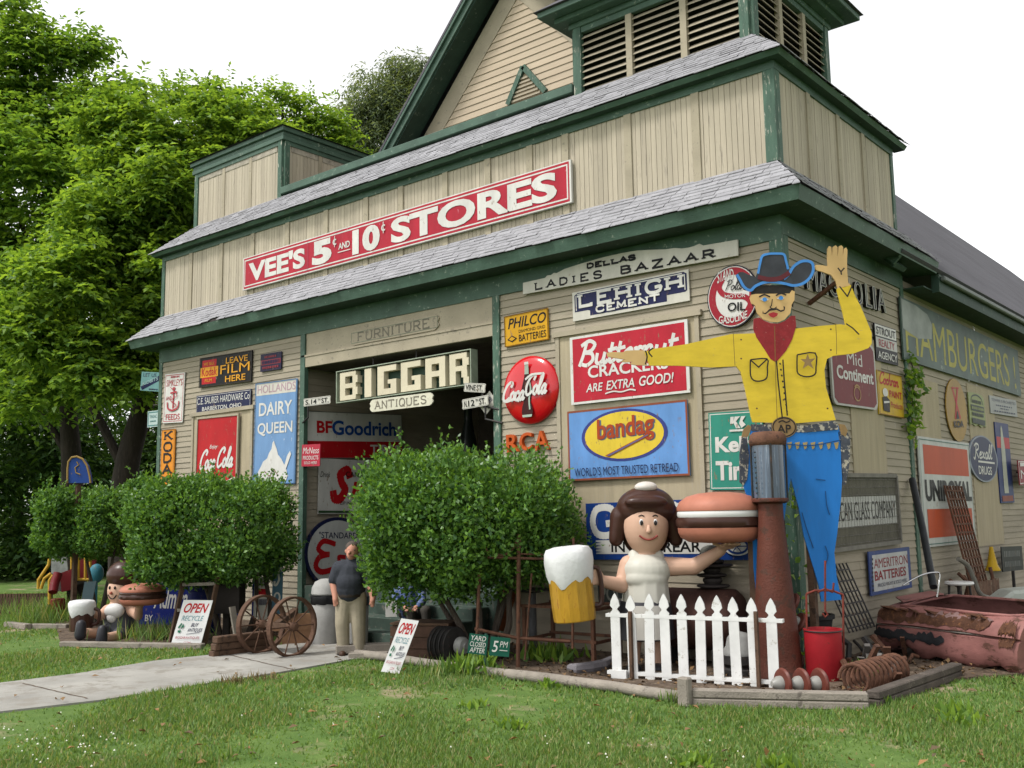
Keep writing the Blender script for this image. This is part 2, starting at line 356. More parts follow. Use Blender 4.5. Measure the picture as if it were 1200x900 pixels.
    def curve(s, m, pts, w, name='emblem', k=5):
        s.ribbon(s.mb(m, name), [s.M2(p.x, p.y) for p in crom([(a, b, 0) for a, b in pts], k)], w); s.up(.003)
    def worn_lines(s, m, a0, b0, a1, b1):      # print too faded to read: a broken row of small marks
        x = a0; k = 0
        while x < a1-.02:
            w = random.uniform(.03,.07); s.mb(m, 'faded_print', b0).quad(s.P(x,b0), s.P(min(x+w,a1),b0), s.P(min(x+w,a1),b1), s.P(x,b1)); x += w+random.uniform(.015,.035)
        s.up()
    def done(s, root, parent=None):
        r = []
        for (nm, _), (mb, m) in s.mbs.items(): r.append(mb.build(nm, m, root, parent))
        return r
# ------------------------------------------------------------------ colours
CREAM = mat('cream_clapboard_paint', (.275,.239,.180), .75, .13, 1.2, wear=(.20,.172,.128), wamt=.34, wscale=7, bump=.25, bscale=60, stretch=(.5,.5,3), island=.06)
CREAM_P = mat('cream_board_paint', (.365,.318,.245), .75, .12, 1.5, wear=(.25,.22,.175), wamt=.38, wscale=6, bump=.3, bscale=40, stretch=(4,4,.35), island=.09)
CREAM_T = mat('cream_trim_paint', (.305,.265,.195), .75, .14, 2, wear=(.2,.175,.135), wamt=.42, wscale=8, bump=.2)
CREAM_G = mat('gable_cream_paint', (.38,.31,.225), .75, .08, 2, island=.04, stretch=(.4,.4,2), bump=.2)
GREEN = mat('green_trim_paint', (.054,.098,.072), .55, .2, 2.5, wear=(.20,.24,.19), wamt=.33, wscale=10, bump=.2, stretch=(1,1,1))
GREEN_W = mat('peeling_green_paint', (.055,.105,.075), .6, .25, 3, wear=(.38,.37,.31), wamt=.42, wscale=9, bump=.4, stretch=(3,3,.5))
GREEN_D = mat('shaded_green_soffit_paint', (.026,.052,.038), .65, .25, 2, wear=(.1,.13,.1), wamt=.35)  # trim green darkened in colour for the shade under the eaves
SHING = mat('weathered_grey_shingle', (.25,.247,.262), .85, .14, 6, wear=(.17,.17,.17), wamt=.35, wscale=14, bump=.4, bscale=80, island=.10)
ROOFD = mat('dark_asphalt_roofing', (.07,.067,.077), .85, .2, 1.2, wear=(.07,.068,.075), wamt=.5, wscale=2.5, bump=.5, bscale=30, stretch=(1,.3,1))
PLY = mat('weathered_plywood', (.33,.28,.19), .8, .14, 1.5, wear=(.31,.27,.2), wamt=.45, wscale=5, bump=.3, stretch=(5,5,.5))
DARKW = mat('dark_interior_boards', (.022,.018,.016), .9, .3, 3)
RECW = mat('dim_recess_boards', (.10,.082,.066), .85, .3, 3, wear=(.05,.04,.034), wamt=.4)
DARKV = mat('tower_shade_black', (.012,.012,.012), .95)  # near-black fill standing in for the shade inside the towers
CONC = mat('walk_concrete', (.28,.27,.245), .85, .22, .8, wear=(.21,.195,.17), wamt=.6, wscale=2.2, bump=.35, bscale=70)
DIRT = mat('bed_soil', (.085,.06,.042), .95, .35, 3, wear=(.14,.105,.075), wamt=.55, wscale=12, bump=.9, bscale=30)

# ------------------------------------------------------------------ ground
def lawn_mat():
    m = bpy.data.materials.new('lawn_ground'); m.use_nodes = True; n = m.node_tree.nodes; l = m.node_tree.links; b = n['Principled BSDF']; b.inputs['Roughness'].default_value = .95; b.inputs['Specular IOR Level'].default_value = .15
    tc = n.new('ShaderNodeTexCoord')
    def nz(s, d=6):
        k = n.new('ShaderNodeTexNoise'); k.inputs['Scale'].default_value = s; k.inputs['Detail'].default_value = d; k.inputs['Roughness'].default_value = .65; l.new(tc.outputs['Object'], k.inputs['Vector']); return k
    r1 = n.new('ShaderNodeValToRGB'); e = r1.color_ramp.elements; e[0].position = .3; e[0].color = (.06,.115,.024,1); e[1].position = .7; e[1].color = (.11,.17,.042,1)
    l.new(nz(2.2).outputs['Fac'], r1.inputs[0])
    r2 = n.new('ShaderNodeMapRange'); r2.inputs[1].default_value = .55; r2.inputs[2].default_value = .66; l.new(nz(.8, 8).outputs['Fac'], r2.inputs[0])
    mx = n.new('ShaderNodeMix'); mx.data_type = 'RGBA'; l.new(r2.outputs[0], mx.inputs['Factor']); l.new(r1.outputs[0], mx.inputs[6]); mx.inputs[7].default_value = (.25,.205,.13,1)
    l.new(mx.outputs[2], b.inputs['Base Color'])
    bu = n.new('ShaderNodeBump'); bu.inputs['Strength'].default_value = .7; bu.inputs['Distance'].default_value = .03; l.new(nz(40).outputs['Fac'], bu.inputs['Height']); l.new(bu.outputs[0], b.inputs['Normal'])
    return m
LAWN = lawn_mat()
g = MB(); g.quad((-700,-500,0), (700,-500,0), (700,900,0), (-700,900,0)); structure(g.build('ground', LAWN))
walk_lo = [(-700,1010), (-300,885), (0,836), (120,822), (240,803), (330,789), (428,771)]
walk_hi = [(330,757), (300,759.5), (245,769), (180,776), (90,791), (0,802), (-300,838), (-700,925)]
WALK = [tuple(onZ(*p))[:2] for p in walk_lo] + [(-5.25,-1.25), (-8.1,-1.25)] + [tuple(onZ(*p))[:2] for p in walk_hi]
mb = MB()
mb.prism(WALK, (0,0,0), (1,0,0), (0,1,0), (0,0,1), -.06, .022)
structure(mb.build('walk', CONC))
for (xa, ya), (xb, yb) in (((27,803),(103,821)), ((262,768),(345,787))):
    a, b = onZ(xa, ya), onZ(xb, yb); d = (b-a).normalized(); mb = MB(); n = 14; w = UP.cross(d)
    pts = [a+(b-a)*(k/n)+w*random.uniform(-.012,.012) for k in range(n+1)]; mb.add([p+w*q+UP*.0262 for p in pts for q in (-.012,.012)], [(2*k,2*k+2,2*k+3,2*k+1) for k in range(n)]); structure(mb.build('walk_joint', DIRT))
BED = [(-4.6,-2.15), (-3.4,-2.42), (-1.7,-2.6), (-.08,-2.72), (1.48,-1.78), (1.75,.3), (2.6,1.6), (3.2,4.0), (3.2,30), (.0,30), (0,0), (-5.0,0)]
mb = MB(); mb.prism(BED, (0,0,0), (1,0,0), (0,1,0), (0,0,1), -.05, .035)
structure(mb.build('soil', DIRT))
BED2 = [tuple(onZ(*p))[:2] for p in [(72,757), (240,757), (265,752), (330,745)]] + [(-10.2,-.05), (-15.3,-.05), (-17,-1.5)]
mb = MB(); mb.prism(BED2, (0,0,0), (1,0,0), (0,1,0), (0,0,1), -.05, .03)
structure(mb.build('planting_soil', DIRT))

# ------------------------------------------------------------------ the store
FW, DP = -15.35, 4.55                     # front runs x FW..0 on y=0, right side y 0..DP on x=0
STORE = thing('store_building', 'old cream clapboard storefront with green trim, grey shingled skirts and corner towers', 'building', (-7.7, 0, 0))
def part(name, mb, m, parent=None, **k): return mb.build(name, m, STORE, parent, **k)
def siding(mb, o, u, w, u0, u1, z0, z1, ex=.118, lip=.017, clip=None, seg=3.1):
    o, u, w = Vector(o), Vector(u), Vector(w); k = math.floor(z0/ex)
    while k*ex < z1-.01:
        a, b = max(k*ex, z0), min((k+1)*ex, z1)
        p, q = (u0, u1) if clip is None else clip((a+b)/2)
        cuts = [p]
        while cuts[-1] < q-.3: cuts.append(min(q, cuts[-1]+seg*random.uniform(.5, 1.3)))
        if cuts[-1] < q: cuts[-1] = q
        for c, d in zip(cuts, cuts[1:]):
            P = lambda t, z, n: o+u*t+w*n+Vector((0,0,z))
            c2, d2 = c+.0015, d-.0015; j = random.uniform(-.002, .003); L = lip+j
            mb.add([P(c2,a,L), P(d2,a,L), P(d2,b,.002), P(c2,b,.002), P(c2,a,0), P(d2,a,0)], [(0,1,2,3), (4,5,1,0)])
        k += 1
X_, Y_, NX, NY = Vector((1,0,0)), Vector((0,1,0)), Vector((-1,0,0)), Vector((0,-1,0))
DL, DR, DTOP = -10.14, -5.10, 4.98        # doorway
mb = MB(); siding(mb, (0,0,0), X_, NY, FW, DL, 0, 5.65); part('front_wall', mb, CREAM)
mb = MB(); siding(mb, (0,0,0), X_, NY, DR, 0, 0, 5.65); part('front_wall', mb, CREAM)
mb = MB(); mb.box((FW,44.98,0),(0,45,6)); part('back_wall', mb, CREAM_T)
mb = MB(); siding(mb, (0,0,0), Y_, X_, 0, DP, 0, 5.75); part('side_wall', mb, CREAM)
mb = MB(); siding(mb, (0,0,0), Y_, X_, DP, 45, 0, 5.9, seg=4.5); part('hall_side_wall', mb, CREAM)
mb = MB(); mb.box((FW-.02,.03,0), (FW,DP,8.1)); part('left_wall', mb, CREAM_T)
mb = MB(); mb.box((FW,DP,0),(FW+.02,45,6)); part('hall_left_wall', mb, CREAM_T)
# recess behind the doorway
mb = MB(); siding(mb, (DL-.03,0,0), Y_, X_, .02, 5.2, 0, DTOP, ex=.13); part('recess_wall', mb, CREAM)
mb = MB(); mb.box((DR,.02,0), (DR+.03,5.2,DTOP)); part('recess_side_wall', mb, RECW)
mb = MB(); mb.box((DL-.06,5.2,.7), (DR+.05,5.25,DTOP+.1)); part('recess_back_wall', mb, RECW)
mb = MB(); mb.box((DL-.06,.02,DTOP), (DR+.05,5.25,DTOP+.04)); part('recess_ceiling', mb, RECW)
PORCH = mat('green_porch_paint', (.05,.075,.06), .7, .25, 4, wear=(.14,.13,.11), wamt=.45)
mb = MB(); mb.box((DL,.0,.0), (DR,5.2,.76)); part('porch_floor', mb, PORCH)
mb = MB()
for i in range(3): mb.box((-8.0,-1.2+.4*i,0), (-5.3,-1.2+.4*(i+1)-.003,.19*(i+1)))
part('steps', mb, PORCH, bevel=.012)
# header boards over the doorway
mb = MB(); mb.box((DL,-.012,5.19), (DR,.06,5.66)); part('header_board', mb, CREAM_T)
mb = MB(); mb.box((DL,-.035,DTOP), (DR,.06,5.187)); part('header_beam', mb, CREAM_T, bevel=.006)
mb = MB(); mb.box((DL,-.05,5.187), (DR,-.013,5.225)); part('header_molding', mb, CREAM_T)
# frieze and corner boards
def post(name, x, y, w, d, z0, z1, m): mbx = MB(); mbx.box((x,y,z0), (x+w,y+d,z1)); return part(name, mbx, m, bevel=.004)
mb = MB(); mb.box((FW-.03,-.036,5.65), (.03,.02,6.03)); part('frieze', mb, GREEN)
mb = MB(); mb.box((-.02,-.03,5.72), (.036,DP+.05,6.03)); part('side_frieze', mb, GREEN)
post('corner_board', -.16, -.034, .194, .06, 0, 5.65, GREEN_W); post('corner_board', -.02, .028, .052, .13, 0, 5.72, GREEN_W)
post('corner_board', FW-.025, -.03, .13, .06, 0, 5.65, GREEN); post('door_post', DL-.03, -.05, .14, .1, .0, 5.65, GREEN)
post('door_post', DR-.02, -.05, .15, .1, .0, 5.65, GREEN_W); post('corner_board', -.02, DP-.05, .058, .14, 0, 5.95, GREEN_W)
# pent roofs of shingles over fascia and soffit
def pent(ye, ze, yt, zt, rows, tag_, ext=0., facing=.16, soff=5.99):
    """hip-cornered skirt round the front and both ends; eave at y=-ye, top at y=yt"""
    for nm, o, u, inn, L0, L1 in (('front', Vector((0,0,0)), X_, Y_, FW, 0), ('side', Vector((0,0,0)), Y_, NX, 0, DP), ('left', Vector((FW,0,0)), Y_, X_, 0, DP)):
        mb = MB(); N = rows; under = MB()
        for i in range(N):
            a, b = i/N-.0, (i+1)/N+.12/N
            for_s = lambda t: (-ye+(yt+ye)*t, ze+(zt-ze)*t)
            d0, z0 = for_s(a); d1, z1 = for_s(b)
            def lim(d): return ((L0+d, L1-d) if nm == 'front' else (L0+d, L1+(ext if nm != 'front' else 0)))
            lo0, hi0 = lim(d0); lo1, hi1 = lim(d1); x = lo0
            while x < hi0-.02:
                w = random.uniform(.2, .36); e = min(x+w, hi0); j = random.uniform(-.018, .012) if i else random.uniform(-.03, .008); lift = .014+random.uniform(0, .012)
                if nm == 'front' and tag_ == 'lower' and i == 0 and random.random() < .04: x = e; continue
                f = lambda t: min(max(t, lo1), hi1)
                p = lambda t, d, z, up: o+u*t+inn*d+Vector((0,0,z+up))
                xa, xb = x+.003, e-.003
                mb.add([p(xa,d0+j,z0+j*.8,lift), p(xb,d0+j,z0+j*.8,lift+random.uniform(-.004,.004)), p(f(xb),d1,z1,.002), p(f(xa),d1,z1,.002), p(xa,d0+j,z0+j*.8,lift-.012), p(xb,d0+j,z0+j*.8,lift-.012)], [(0,1,2,3), (4,5,1,0)])
                x = e
        part(tag_+'_shingles', mb, SHING)
        d0, d1 = -ye+.03, yt; lo0, hi0 = lim(d0); lo1, hi1 = lim(d1)
        P = lambda t, d, z: o+u*t+inn*d+Vector((0,0,z))
        mb2 = MB(); mb2.add([P(lo0,d0,ze-.005), P(hi0,d0,ze-.005), P(hi1,d1,zt-.012), P(lo1,d1,zt-.012)], [(0,1,2,3)]); part('roof_deck', mb2, DARKW)
        mf = MB(); zz0, zz1 = ze-facing, ze-.006
        mf.add([P(lo0,d0,zz1), P(hi0,d0,zz1), P(lim(d0+.05)[1],d0+.05,zz0), P(lim(d0+.05)[0],d0+.05,zz0)], [(0,1,2,3)]); part(tag_+'_fascia', mf, GREEN)
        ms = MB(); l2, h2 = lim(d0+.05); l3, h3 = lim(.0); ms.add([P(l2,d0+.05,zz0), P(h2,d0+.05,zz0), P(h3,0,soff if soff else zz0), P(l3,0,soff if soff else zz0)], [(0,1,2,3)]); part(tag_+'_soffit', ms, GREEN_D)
pent(.57, 6.175, .0, 6.76, 8, 'lower', ext=.45, facing=.19, soff=5.985)
pent(.26, 8.235, .55, 8.96, 10, 'upper', ext=.2, facing=.07, soff=8.165)
# second tier: vertical boards and battens
def tier_boards(o, u, w, u0, u1, z0, z1, batt, corner=.0):
    mb = MB(); x = u0
    o, u, w = Vector(o), Vector(u), Vector(w)
    while x < u1-.01:
        e = min(x+.088, u1); t = .018+random.uniform(-.002, .003)
        mb.obox(o+u*((x+e)/2)+w*(t/2)+Vector((0,0,(z0+z1)/2)), (u, w, UP), ((e-x)/2-.0035, t/2, (z1-z0)/2)); x = e
    part('board_panel', mb, CREAM_P)
    for b in batt:
        mb = MB(); mb.obox(o+u*b+w*.022+Vector((0,0,(z0+z1)/2)), (u, w, UP), (.065, .022, (z1-z0)/2)); part('batten', mb, CREAM_T, bevel=.004)
mb = MB(); mb.box((FW+.01,.006,6.7), (-.006,DP-.05,8.17)); part('upper_core', mb, DARKW)
fb = [onY(px, 290-.3*(px-225), 0).x for px in (225.7, 261.2, 298, 338.5, 383.6, 430.4)]
fb += [onY(px, py, 0).x for px, py in ((471,230), (523,215), (573,205), (622,190), (664,180), (737,160), (816,135))]
tier_boards((0,0,0), X_, NY, FW+.1, -.12, 6.72, 8.12, fb)
sb = [onX(px, py, 0).y for px, py in ((947,170), (982,190), (1011,205))]
tier_boards((0,0,0), Y_, X_, .1, DP-.1, 6.72, 8.12, sb)
mb = MB(); mb.box((FW-.02,-.045,8.05), (.045,.0,8.17)); part('upper_frieze', mb, GREEN); mb = MB(); mb.box((.0,.0,8.05), (.045,DP,8.17)); part('upper_side_frieze', mb, GREEN)
for x, m in ((FW-.02, GREEN_W), (-.135, GREEN_W)): post('upper_corner_board', x, -.042, .175 if x > -1 else .12, .05, 6.74, 8.05, m)
post('upper_corner_board', -.02, .009, .062, .12, 6.74, 8.05, GREEN_W); post('upper_corner_board', -.02, DP-.12, .062, .12, 6.74, 8.05, GREEN_W)
mb = MB(); mb.box((FW+.5,.55,8.85), (-.5,3.9,8.93)); part('deck_roof', mb, ROOFD)
mb = MB(); mb.box((-11.6,.47,8.985), (-3.75,.62,9.14)); part('coping', mb, GREEN, bevel=.01)
# right louvred tower
TX0, TX1, TY0, TY1, TZ0, TZ1 = -3.72, -.55, .55, 3.35, 8.86, 10.08
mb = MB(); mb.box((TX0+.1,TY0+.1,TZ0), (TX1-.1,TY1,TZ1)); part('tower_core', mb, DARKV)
mb = MB(); mb.box((TX0+.02,TY1+.002,TZ0), (TX1-.02,TY1+.05,TZ1)); part('tower_back', mb, CREAM_T)
def louvers(o, u, w, L, n, z0, z1):
    o, u, w = Vector(o), Vector(u), Vector(w); c = .15; mu = .11; bay = (L-2*c-(n-1)*mu)/n
    for e in (0, L-c):
        mb = MB(); mb.obox(o+u*(e+c/2)+w*.012+Vector((0,0,(z0+z1)/2)), (u, w, UP), (c/2, .05, (z1-z0)/2)); part('tower_corner_board', mb, GREEN_W, bevel=.004)
    mb = MB(); mb.obox(o+u*(L/2)+Vector((0,0,z1-.05)), (u, w, UP), (L/2-c-.002, .045, .05)); part('tower_header', mb, GREEN)
    for i in range(n):
        a = c+i*(bay+mu); mb = MB(); ns = 9; h = (z1-.1-z0)/ns
        for k in range(ns):
            z = z0+(k+.45)*h; p = lambda t, d, zz: o+u*t+w*d+Vector((0,0,zz)); zt = random.uniform(-.006, .006)
            v = [p(a,.025,z-.042+zt), p(a+bay,.025,z-.042-zt), p(a+bay,-.07,z+.045), p(a,-.07,z+.045)]
            v += [q+Vector((0,0,.014)) for q in v]; mb.add(v, [(3,2,1,0),(4,5,6,7),(0,1,5,4),(1,2,6,5),(2,3,7,6),(3,0,4,7)])
        part('louver', mb, CREAM_T)
        if i < n-1:
            mb = MB(); mb.obox(o+u*(a+bay+mu/2)+w*.01+Vector((0,0,(z0+z1-.1)/2)), (u, w, UP), (mu/2, .04, (z1-.1-z0)/2)); part('tower_mullion', mb, CREAM_T)
louvers((TX0,TY0,0), X_, NY, TX1-TX0, 3, TZ0+.05, TZ1); louvers((TX1,TY0,0), Y_, X_, TY1-TY0, 3, TZ0+.05, TZ1)
louvers((TX0,TY0,0), Y_, NX, TY1-TY0, 3, TZ0+.05, TZ1)
def cornice(x0, x1, y0, y1, z, ov, m, roof_m, rise, nm):
    mb = MB(); mb.box((x0-.08,y0-.08,z), (x1+.08,y1+.08,z+.1)); mb.box((x0-ov*.55,y0-ov*.55,z+.1), (x1+ov*.55,y1+ov*.55,z+.19)); mb.box((x0-ov,y0-ov,z+.19), (x1+ov,y1+ov,z+.29)); part(nm+'_cornice', mb, m, bevel=.01)
    mb = MB(); cx, cy = (x0+x1)/2, (y0+y1)/2; o = ov+.05; k = (x1-x0-(y1-y0))/2
    mb.add([(x0-o,y0-o,z+.293),(x1+o,y0-o,z+.293),(x1+o,y1+o,z+.293),(x0-o,y1+o,z+.293),(cx-max(k,.02),cy,z+.3+rise),(cx+max(k,.02),cy,z+.3+rise)], [(0,1,5,4),(2,3,4,5),(1,2,5),(3,0,4),(3,2,1,0)]); part(nm+'_roof', mb, roof_m)
cornice(TX0, TX1, TY0, TY1, TZ1, .45, GREEN, ROOFD, 1.5, 'tower')
# left panelled tower
LX0, LX1, LY0, LY1, LZ0, LZ1 = -14.95, -11.6, .55, 3.4, 8.86, 10.26
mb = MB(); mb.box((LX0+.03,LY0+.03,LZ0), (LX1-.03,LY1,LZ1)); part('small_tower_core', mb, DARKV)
def tower_panels(o, u, w, L, n, z0, z1):
    o, u, w = Vector(o), Vector(u), Vector(w); c = .13; bay = (L-2*c)/n
    for e in (0, L-c):
        mb = MB(); mb.obox(o+u*(e+c/2)+w*.012+Vector((0,0,(z0+z1)/2)), (u, w, UP), (c/2, .045, (z1-z0)/2)); part('tower_corner_board', mb, GREEN_W, bevel=.004)
    mb = MB(); mb.obox(o+u*(L/2)+w*.01+Vector((0,0,z1-.07)), (u, w, UP), (L/2-c-.002, .04, .07)); part('tower_header', mb, GREEN)
    for i in range(n):
        mb = MB(); x = c+i*bay
        while x < c+(i+1)*bay-.01:
            e = min(x+.1, c+(i+1)*bay); mb.obox(o+u*((x+e)/2)+w*(random.uniform(-.002,.002))+Vector((0,0,(z0+z1-.14)/2)), (u, w, UP), ((e-x)/2-.003, .02, (z1-.14-z0)/2)); x = e
        part('tower_panel', mb, CREAM_P)
        mb = MB(); mb.obox(o+u*(c+i*bay+bay/2)+w*.012+Vector((0,0,z1-.2)), (u, w, UP), (bay/2-.06, .02, .06)); part('panel_rail', mb, mat('bare_grey_wood', (.3,.27,.22), .85, .25, 6, wear=(.18,.16,.13), wamt=.5))
        if i: mb = MB(); mb.obox(o+u*(c+i*bay)+w*.014+Vector((0,0,(z0+z1-.14)/2)), (u, w, UP), (.05, .022, (z1-.14-z0)/2)); part('tower_batten', mb, CREAM_T)
tower_panels((LX0,LY0,0), X_, NY, LX1-LX0, 3, LZ0+.05, LZ1); tower_panels((LX1,LY0,0), Y_, X_, LY1-LY0, 3, LZ0+.05, LZ1)
cornice(LX0, LX1, LY0, LY1, LZ1-.05, .12, GREEN, mat('black_tar_roofing', (.03,.03,.03), .8, .2, 4, bump=.3), .5, 'small_tower')
# hall: gable front and long roof
XR, ZR, SL, GY = -7.68, 14.72, 1.06, 3.9
zi = ZR-.55
mb = MB(); siding(mb, (0,GY,0), X_, NY, 0, 0, 8.9, 13.55, ex=.16, lip=.02, clip=lambda z: (XR-(13.62-z)/SL, XR+(13.62-z)/SL), seg=6); part('gable_siding', mb, CREAM_G)
mb = MB(); mb.add([(XR-7.6,GY+.03,zi-7.6*SL),(XR+7.6,GY+.03,zi-7.6*SL),(XR,GY+.03,zi)], [(0,1,2)]); part('gable_wall', mb, CREAM_T)
for s in (-1, 1):
    mb = MB(); d = Vector((s,0,-SL)).normalized(); nrm = Vector((s*SL,0,1)).normalized()
    a = Vector((XR,GY-.03,zi-.42)); b = a+d*10.2; mb.add([p+w*q+Y_*t for t in (0,.04) for p, q, w in ((a,-.2,nrm),(b,-.2,nrm),(b,.26,nrm),(a,.26,nrm))], [(0,1,2,3),(7,6,5,4),(0,1,5,4),(1,2,6,5),(2,3,7,6),(3,0,4,7)]); part('rake_trim', mb, CREAM_T)
    P0 = Vector((XR,3.28,ZR)); P1 = P0+d*11.95
    def plank(nm, m, lo, hi, y0, y1):
        mb = MB(); mb.add([p+nrm*q+Y_*(t-3.28) for t in (y0,y1) for p, q in ((P0,lo),(P1,lo),(P1,hi),(P0,hi))], [(0,1,2,3),(7,6,5,4),(0,1,5,4),(1,2,6,5),(2,3,7,6),(3,0,4,7)]); part(nm, mb, m)
    plank('rake_fascia', GREEN, -.24, -.03, 3.32, 3.37); plank('rake_molding', GREEN, -.10, -.03, 3.26, 3.32)
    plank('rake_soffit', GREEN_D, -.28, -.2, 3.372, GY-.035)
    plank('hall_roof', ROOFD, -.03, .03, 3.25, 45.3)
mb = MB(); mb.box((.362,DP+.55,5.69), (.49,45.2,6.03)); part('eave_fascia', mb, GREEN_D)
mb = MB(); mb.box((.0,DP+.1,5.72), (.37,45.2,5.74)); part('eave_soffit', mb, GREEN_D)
mb = MB(); mb.box((.493,DP+.6,5.88), (.58,45.2,5.97)); part('gutter', mb, mat('grey_gutter_metal', (.11,.125,.115), .55, .2, 3), bevel=.02)
va, vl, vr = onY(615,79,GY), onY(597,121,GY), onY(641,108,GY)
vz = min(vl.z, vr.z)
mb = MB()
for p, q in ((Vector((va.x,GY-.05,va.z)), Vector((vl.x,GY-.05,vz))), (Vector((va.x,GY-.05,va.z)), Vector((vr.x,GY-.05,vz)))): mb.bar(p, q, .12, .07, upv=(0,1,0))
vt = part('gable_vent', mb, GREEN_W)
mb = MB()
for k in range(6):
    z = vz+.04+k*.09; t = (va.z-z)/(va.z-vz); mb.obox((va.x,GY-.03,z), (X_, Y_, UP), (max(.05,(vr.x-vl.x)/2*t-.05), .02, .02))
part('vent_slat', mb, CREAM_T, parent=vt)
# boarded windows behind the signs
def board(nm, x0, x1, z0, z1, t=.03):
    mb = MB(); mb.box((x0,-t,z0), (x1,.005,z1)); b = part(nm, mb, PLY)
    for a in ((x0-.07,-t-.02,z0), (x1,-t-.02,z0)):
        mb = MB(); mb.box(a, (a[0]+.07,.004,z1)); part('window_casing', mb, CREAM_T, parent=b)
    mb = MB(); mb.box((x0-.12,-t-.045,z1), (x1+.12,.003,z1+.08)); part('window_cap', mb, CREAM_T, parent=b)
a, b = onY(657,400), onY(815,366); lo = onY(740,640).z
board('boarded_window', a.x, b.x, lo, (a.z+b.z)/2)
a, b = onY(229,490), onY(296,478); board('boarded_window', a.x, b.x, 1.2, (a.z+b.z)/2)
def sboard(nm, y0, y1, z0, z1): mb = MB(); mb.box((.0,y0,z0), (.026,y1,z1)); part(nm, mb, PLY)
a, b = onX(1064,440), onX(1097,450); sboard('side_plywood_patch', a.y, b.y, onX(1080,520).z, a.z)
a, b = onX(980,385), onX(1028,390); sboard('side_plywood_patch', a.y+.3, b.y, 2.3, a.z)
a, b = onX(1135,500), onX(1165,500); sboard('side_plywood_patch', a.y, b.y, onX(1150,640).z, onX(1150,455).z)
# the small house behind on the left
HS = thing('small_house', 'tan sided cottage with dark roof behind the trees left of the storefront', 'house', (-19, 8, 0))
mb = MB(); siding(mb, (0,8,0), X_, NY, -21.5, -15.7, 0, 3.6, clip=lambda z: (-21.5+max(0,z-1.6)*1.3, -15.7)); mb.box((-21.5,8.02,0),(-15.7,14,1.6)); mb.build('wall', CREAM, HS)
mb = MB(); mb.add([(-22.3,7.4,1.0),(-22.3,14.5,1.0),(-17.4,14.5,4.9),(-17.4,7.4,4.9),(-22.3,7.4,1.15),(-22.3,14.5,1.15),(-17.4,14.5,5.05),(-17.4,7.4,5.05)], [(3,2,1,0),(4,5,6,7),(0,1,5,4),(1,2,6,5),(2,3,7,6),(3,0,4,7)]); mb.build('roof', ROOFD, HS)
# ------------------------------------------------------------------ signs
def paint(r, g, b, wear=(.17,.11,.07), wamt=.32, rough=.5, k=.62):
    c = lin(r, g, b); nm = 'paint_%d_%d_%d%s' % (r, g, b, '' if wear is None else '_worn%d' % int(wamt*100))
    return mat(nm, tuple(x*k for x in c), rough, .13, 2.2, stretch=(1.6,1.6,.6), spec=.15, wear=wear, wamt=wamt, wscale=11)
WHITE = paint(232,230,224); WHITE_W = paint(222,218,206, (.33,.27,.2), .3); RED = paint(196,28,36); NAVY = paint(34,40,78); BLACK = paint(22,22,24); YEL = paint(238,190,40)
RUST = mat('rusted_iron', (.11,.052,.032), .85, .35, 6, wear=(.055,.028,.02), wamt=.5, wscale=14, bump=.4, bscale=60)
IRON = mat('dark_iron', (.03,.028,.027), .6, .3, 8, wear=(.07,.04,.03), wamt=.4, bump=.2)
RUSTW = (.16,.08,.045)
FACES = []
def axes(plane):
    return (X_, UP, NY) if plane == 'F' else (Y_, UP, X_)
def sign(name, label, cat, px, plane='F', m=WHITE, off=.03, t=.02, poly=None, group=None, rnd=0., at=None, edge=None):
    u, v, w = axes(plane) if at is None else at['axes']
    if at is None: hit = (lambda p: onY(p[0], p[1], -off-t)) if plane == 'F' else (lambda p: onX(p[0], p[1], off+t))
    else: hit = at['hit']
    TL, TR, BR, BL = [hit(p) for p in px]
    c = (TL+TR+BR+BL)/4; uu = ((TR-TL)+(BR-BL)); uu = (uu - w*uu.dot(w)).normalized(); vv = w.cross(uu)
    Wd = ((TR-TL).length+(BR-BL).length)/2; H = ((TL-BL).dot(vv)+(TR-BR).dot(vv))/2
    root = thing(name, label, cat, tuple(c-vv*H/2-w*t), group)
    F = Face(c, uu, vv, w, Wd, H, .002)
    if poly is None:
        if rnd:
            poly = []; rx, ry = rnd/Wd, rnd/H
            for cx, cy, a0 in ((1-rx,1-ry,0), (rx,1-ry,PI/2), (rx,ry,PI), (1-rx,ry,1.5*PI)):
                for k in range(7): a = a0+PI/2*k/6; poly.append((cx+rx*math.cos(a), cy+ry*math.sin(a)))
        else: poly = [(0,0),(1,0),(1,1),(0,1)]
    mb = MB(); mb.prism([((a-.5)*Wd, (b-.5)*H) for a, b in poly], c, uu, vv, w, -t, 0)
    mb.build('board', m, root); FACES.append((F, root))
    return root, F
def crop(ox, oy, k): return lambda *ps: [(ox+a/k, oy+b/k) for a, b in ps]
c1, c3, c5, c6, c7, cA, cB = crop(0,380,3.158), crop(330,360,3.214), crop(580,260,3.75), crop(600,460,3.75), crop(620,560,3.333), crop(960,300,4.5), crop(960,480,4.09)
cK = crop(1060,440,6.43)
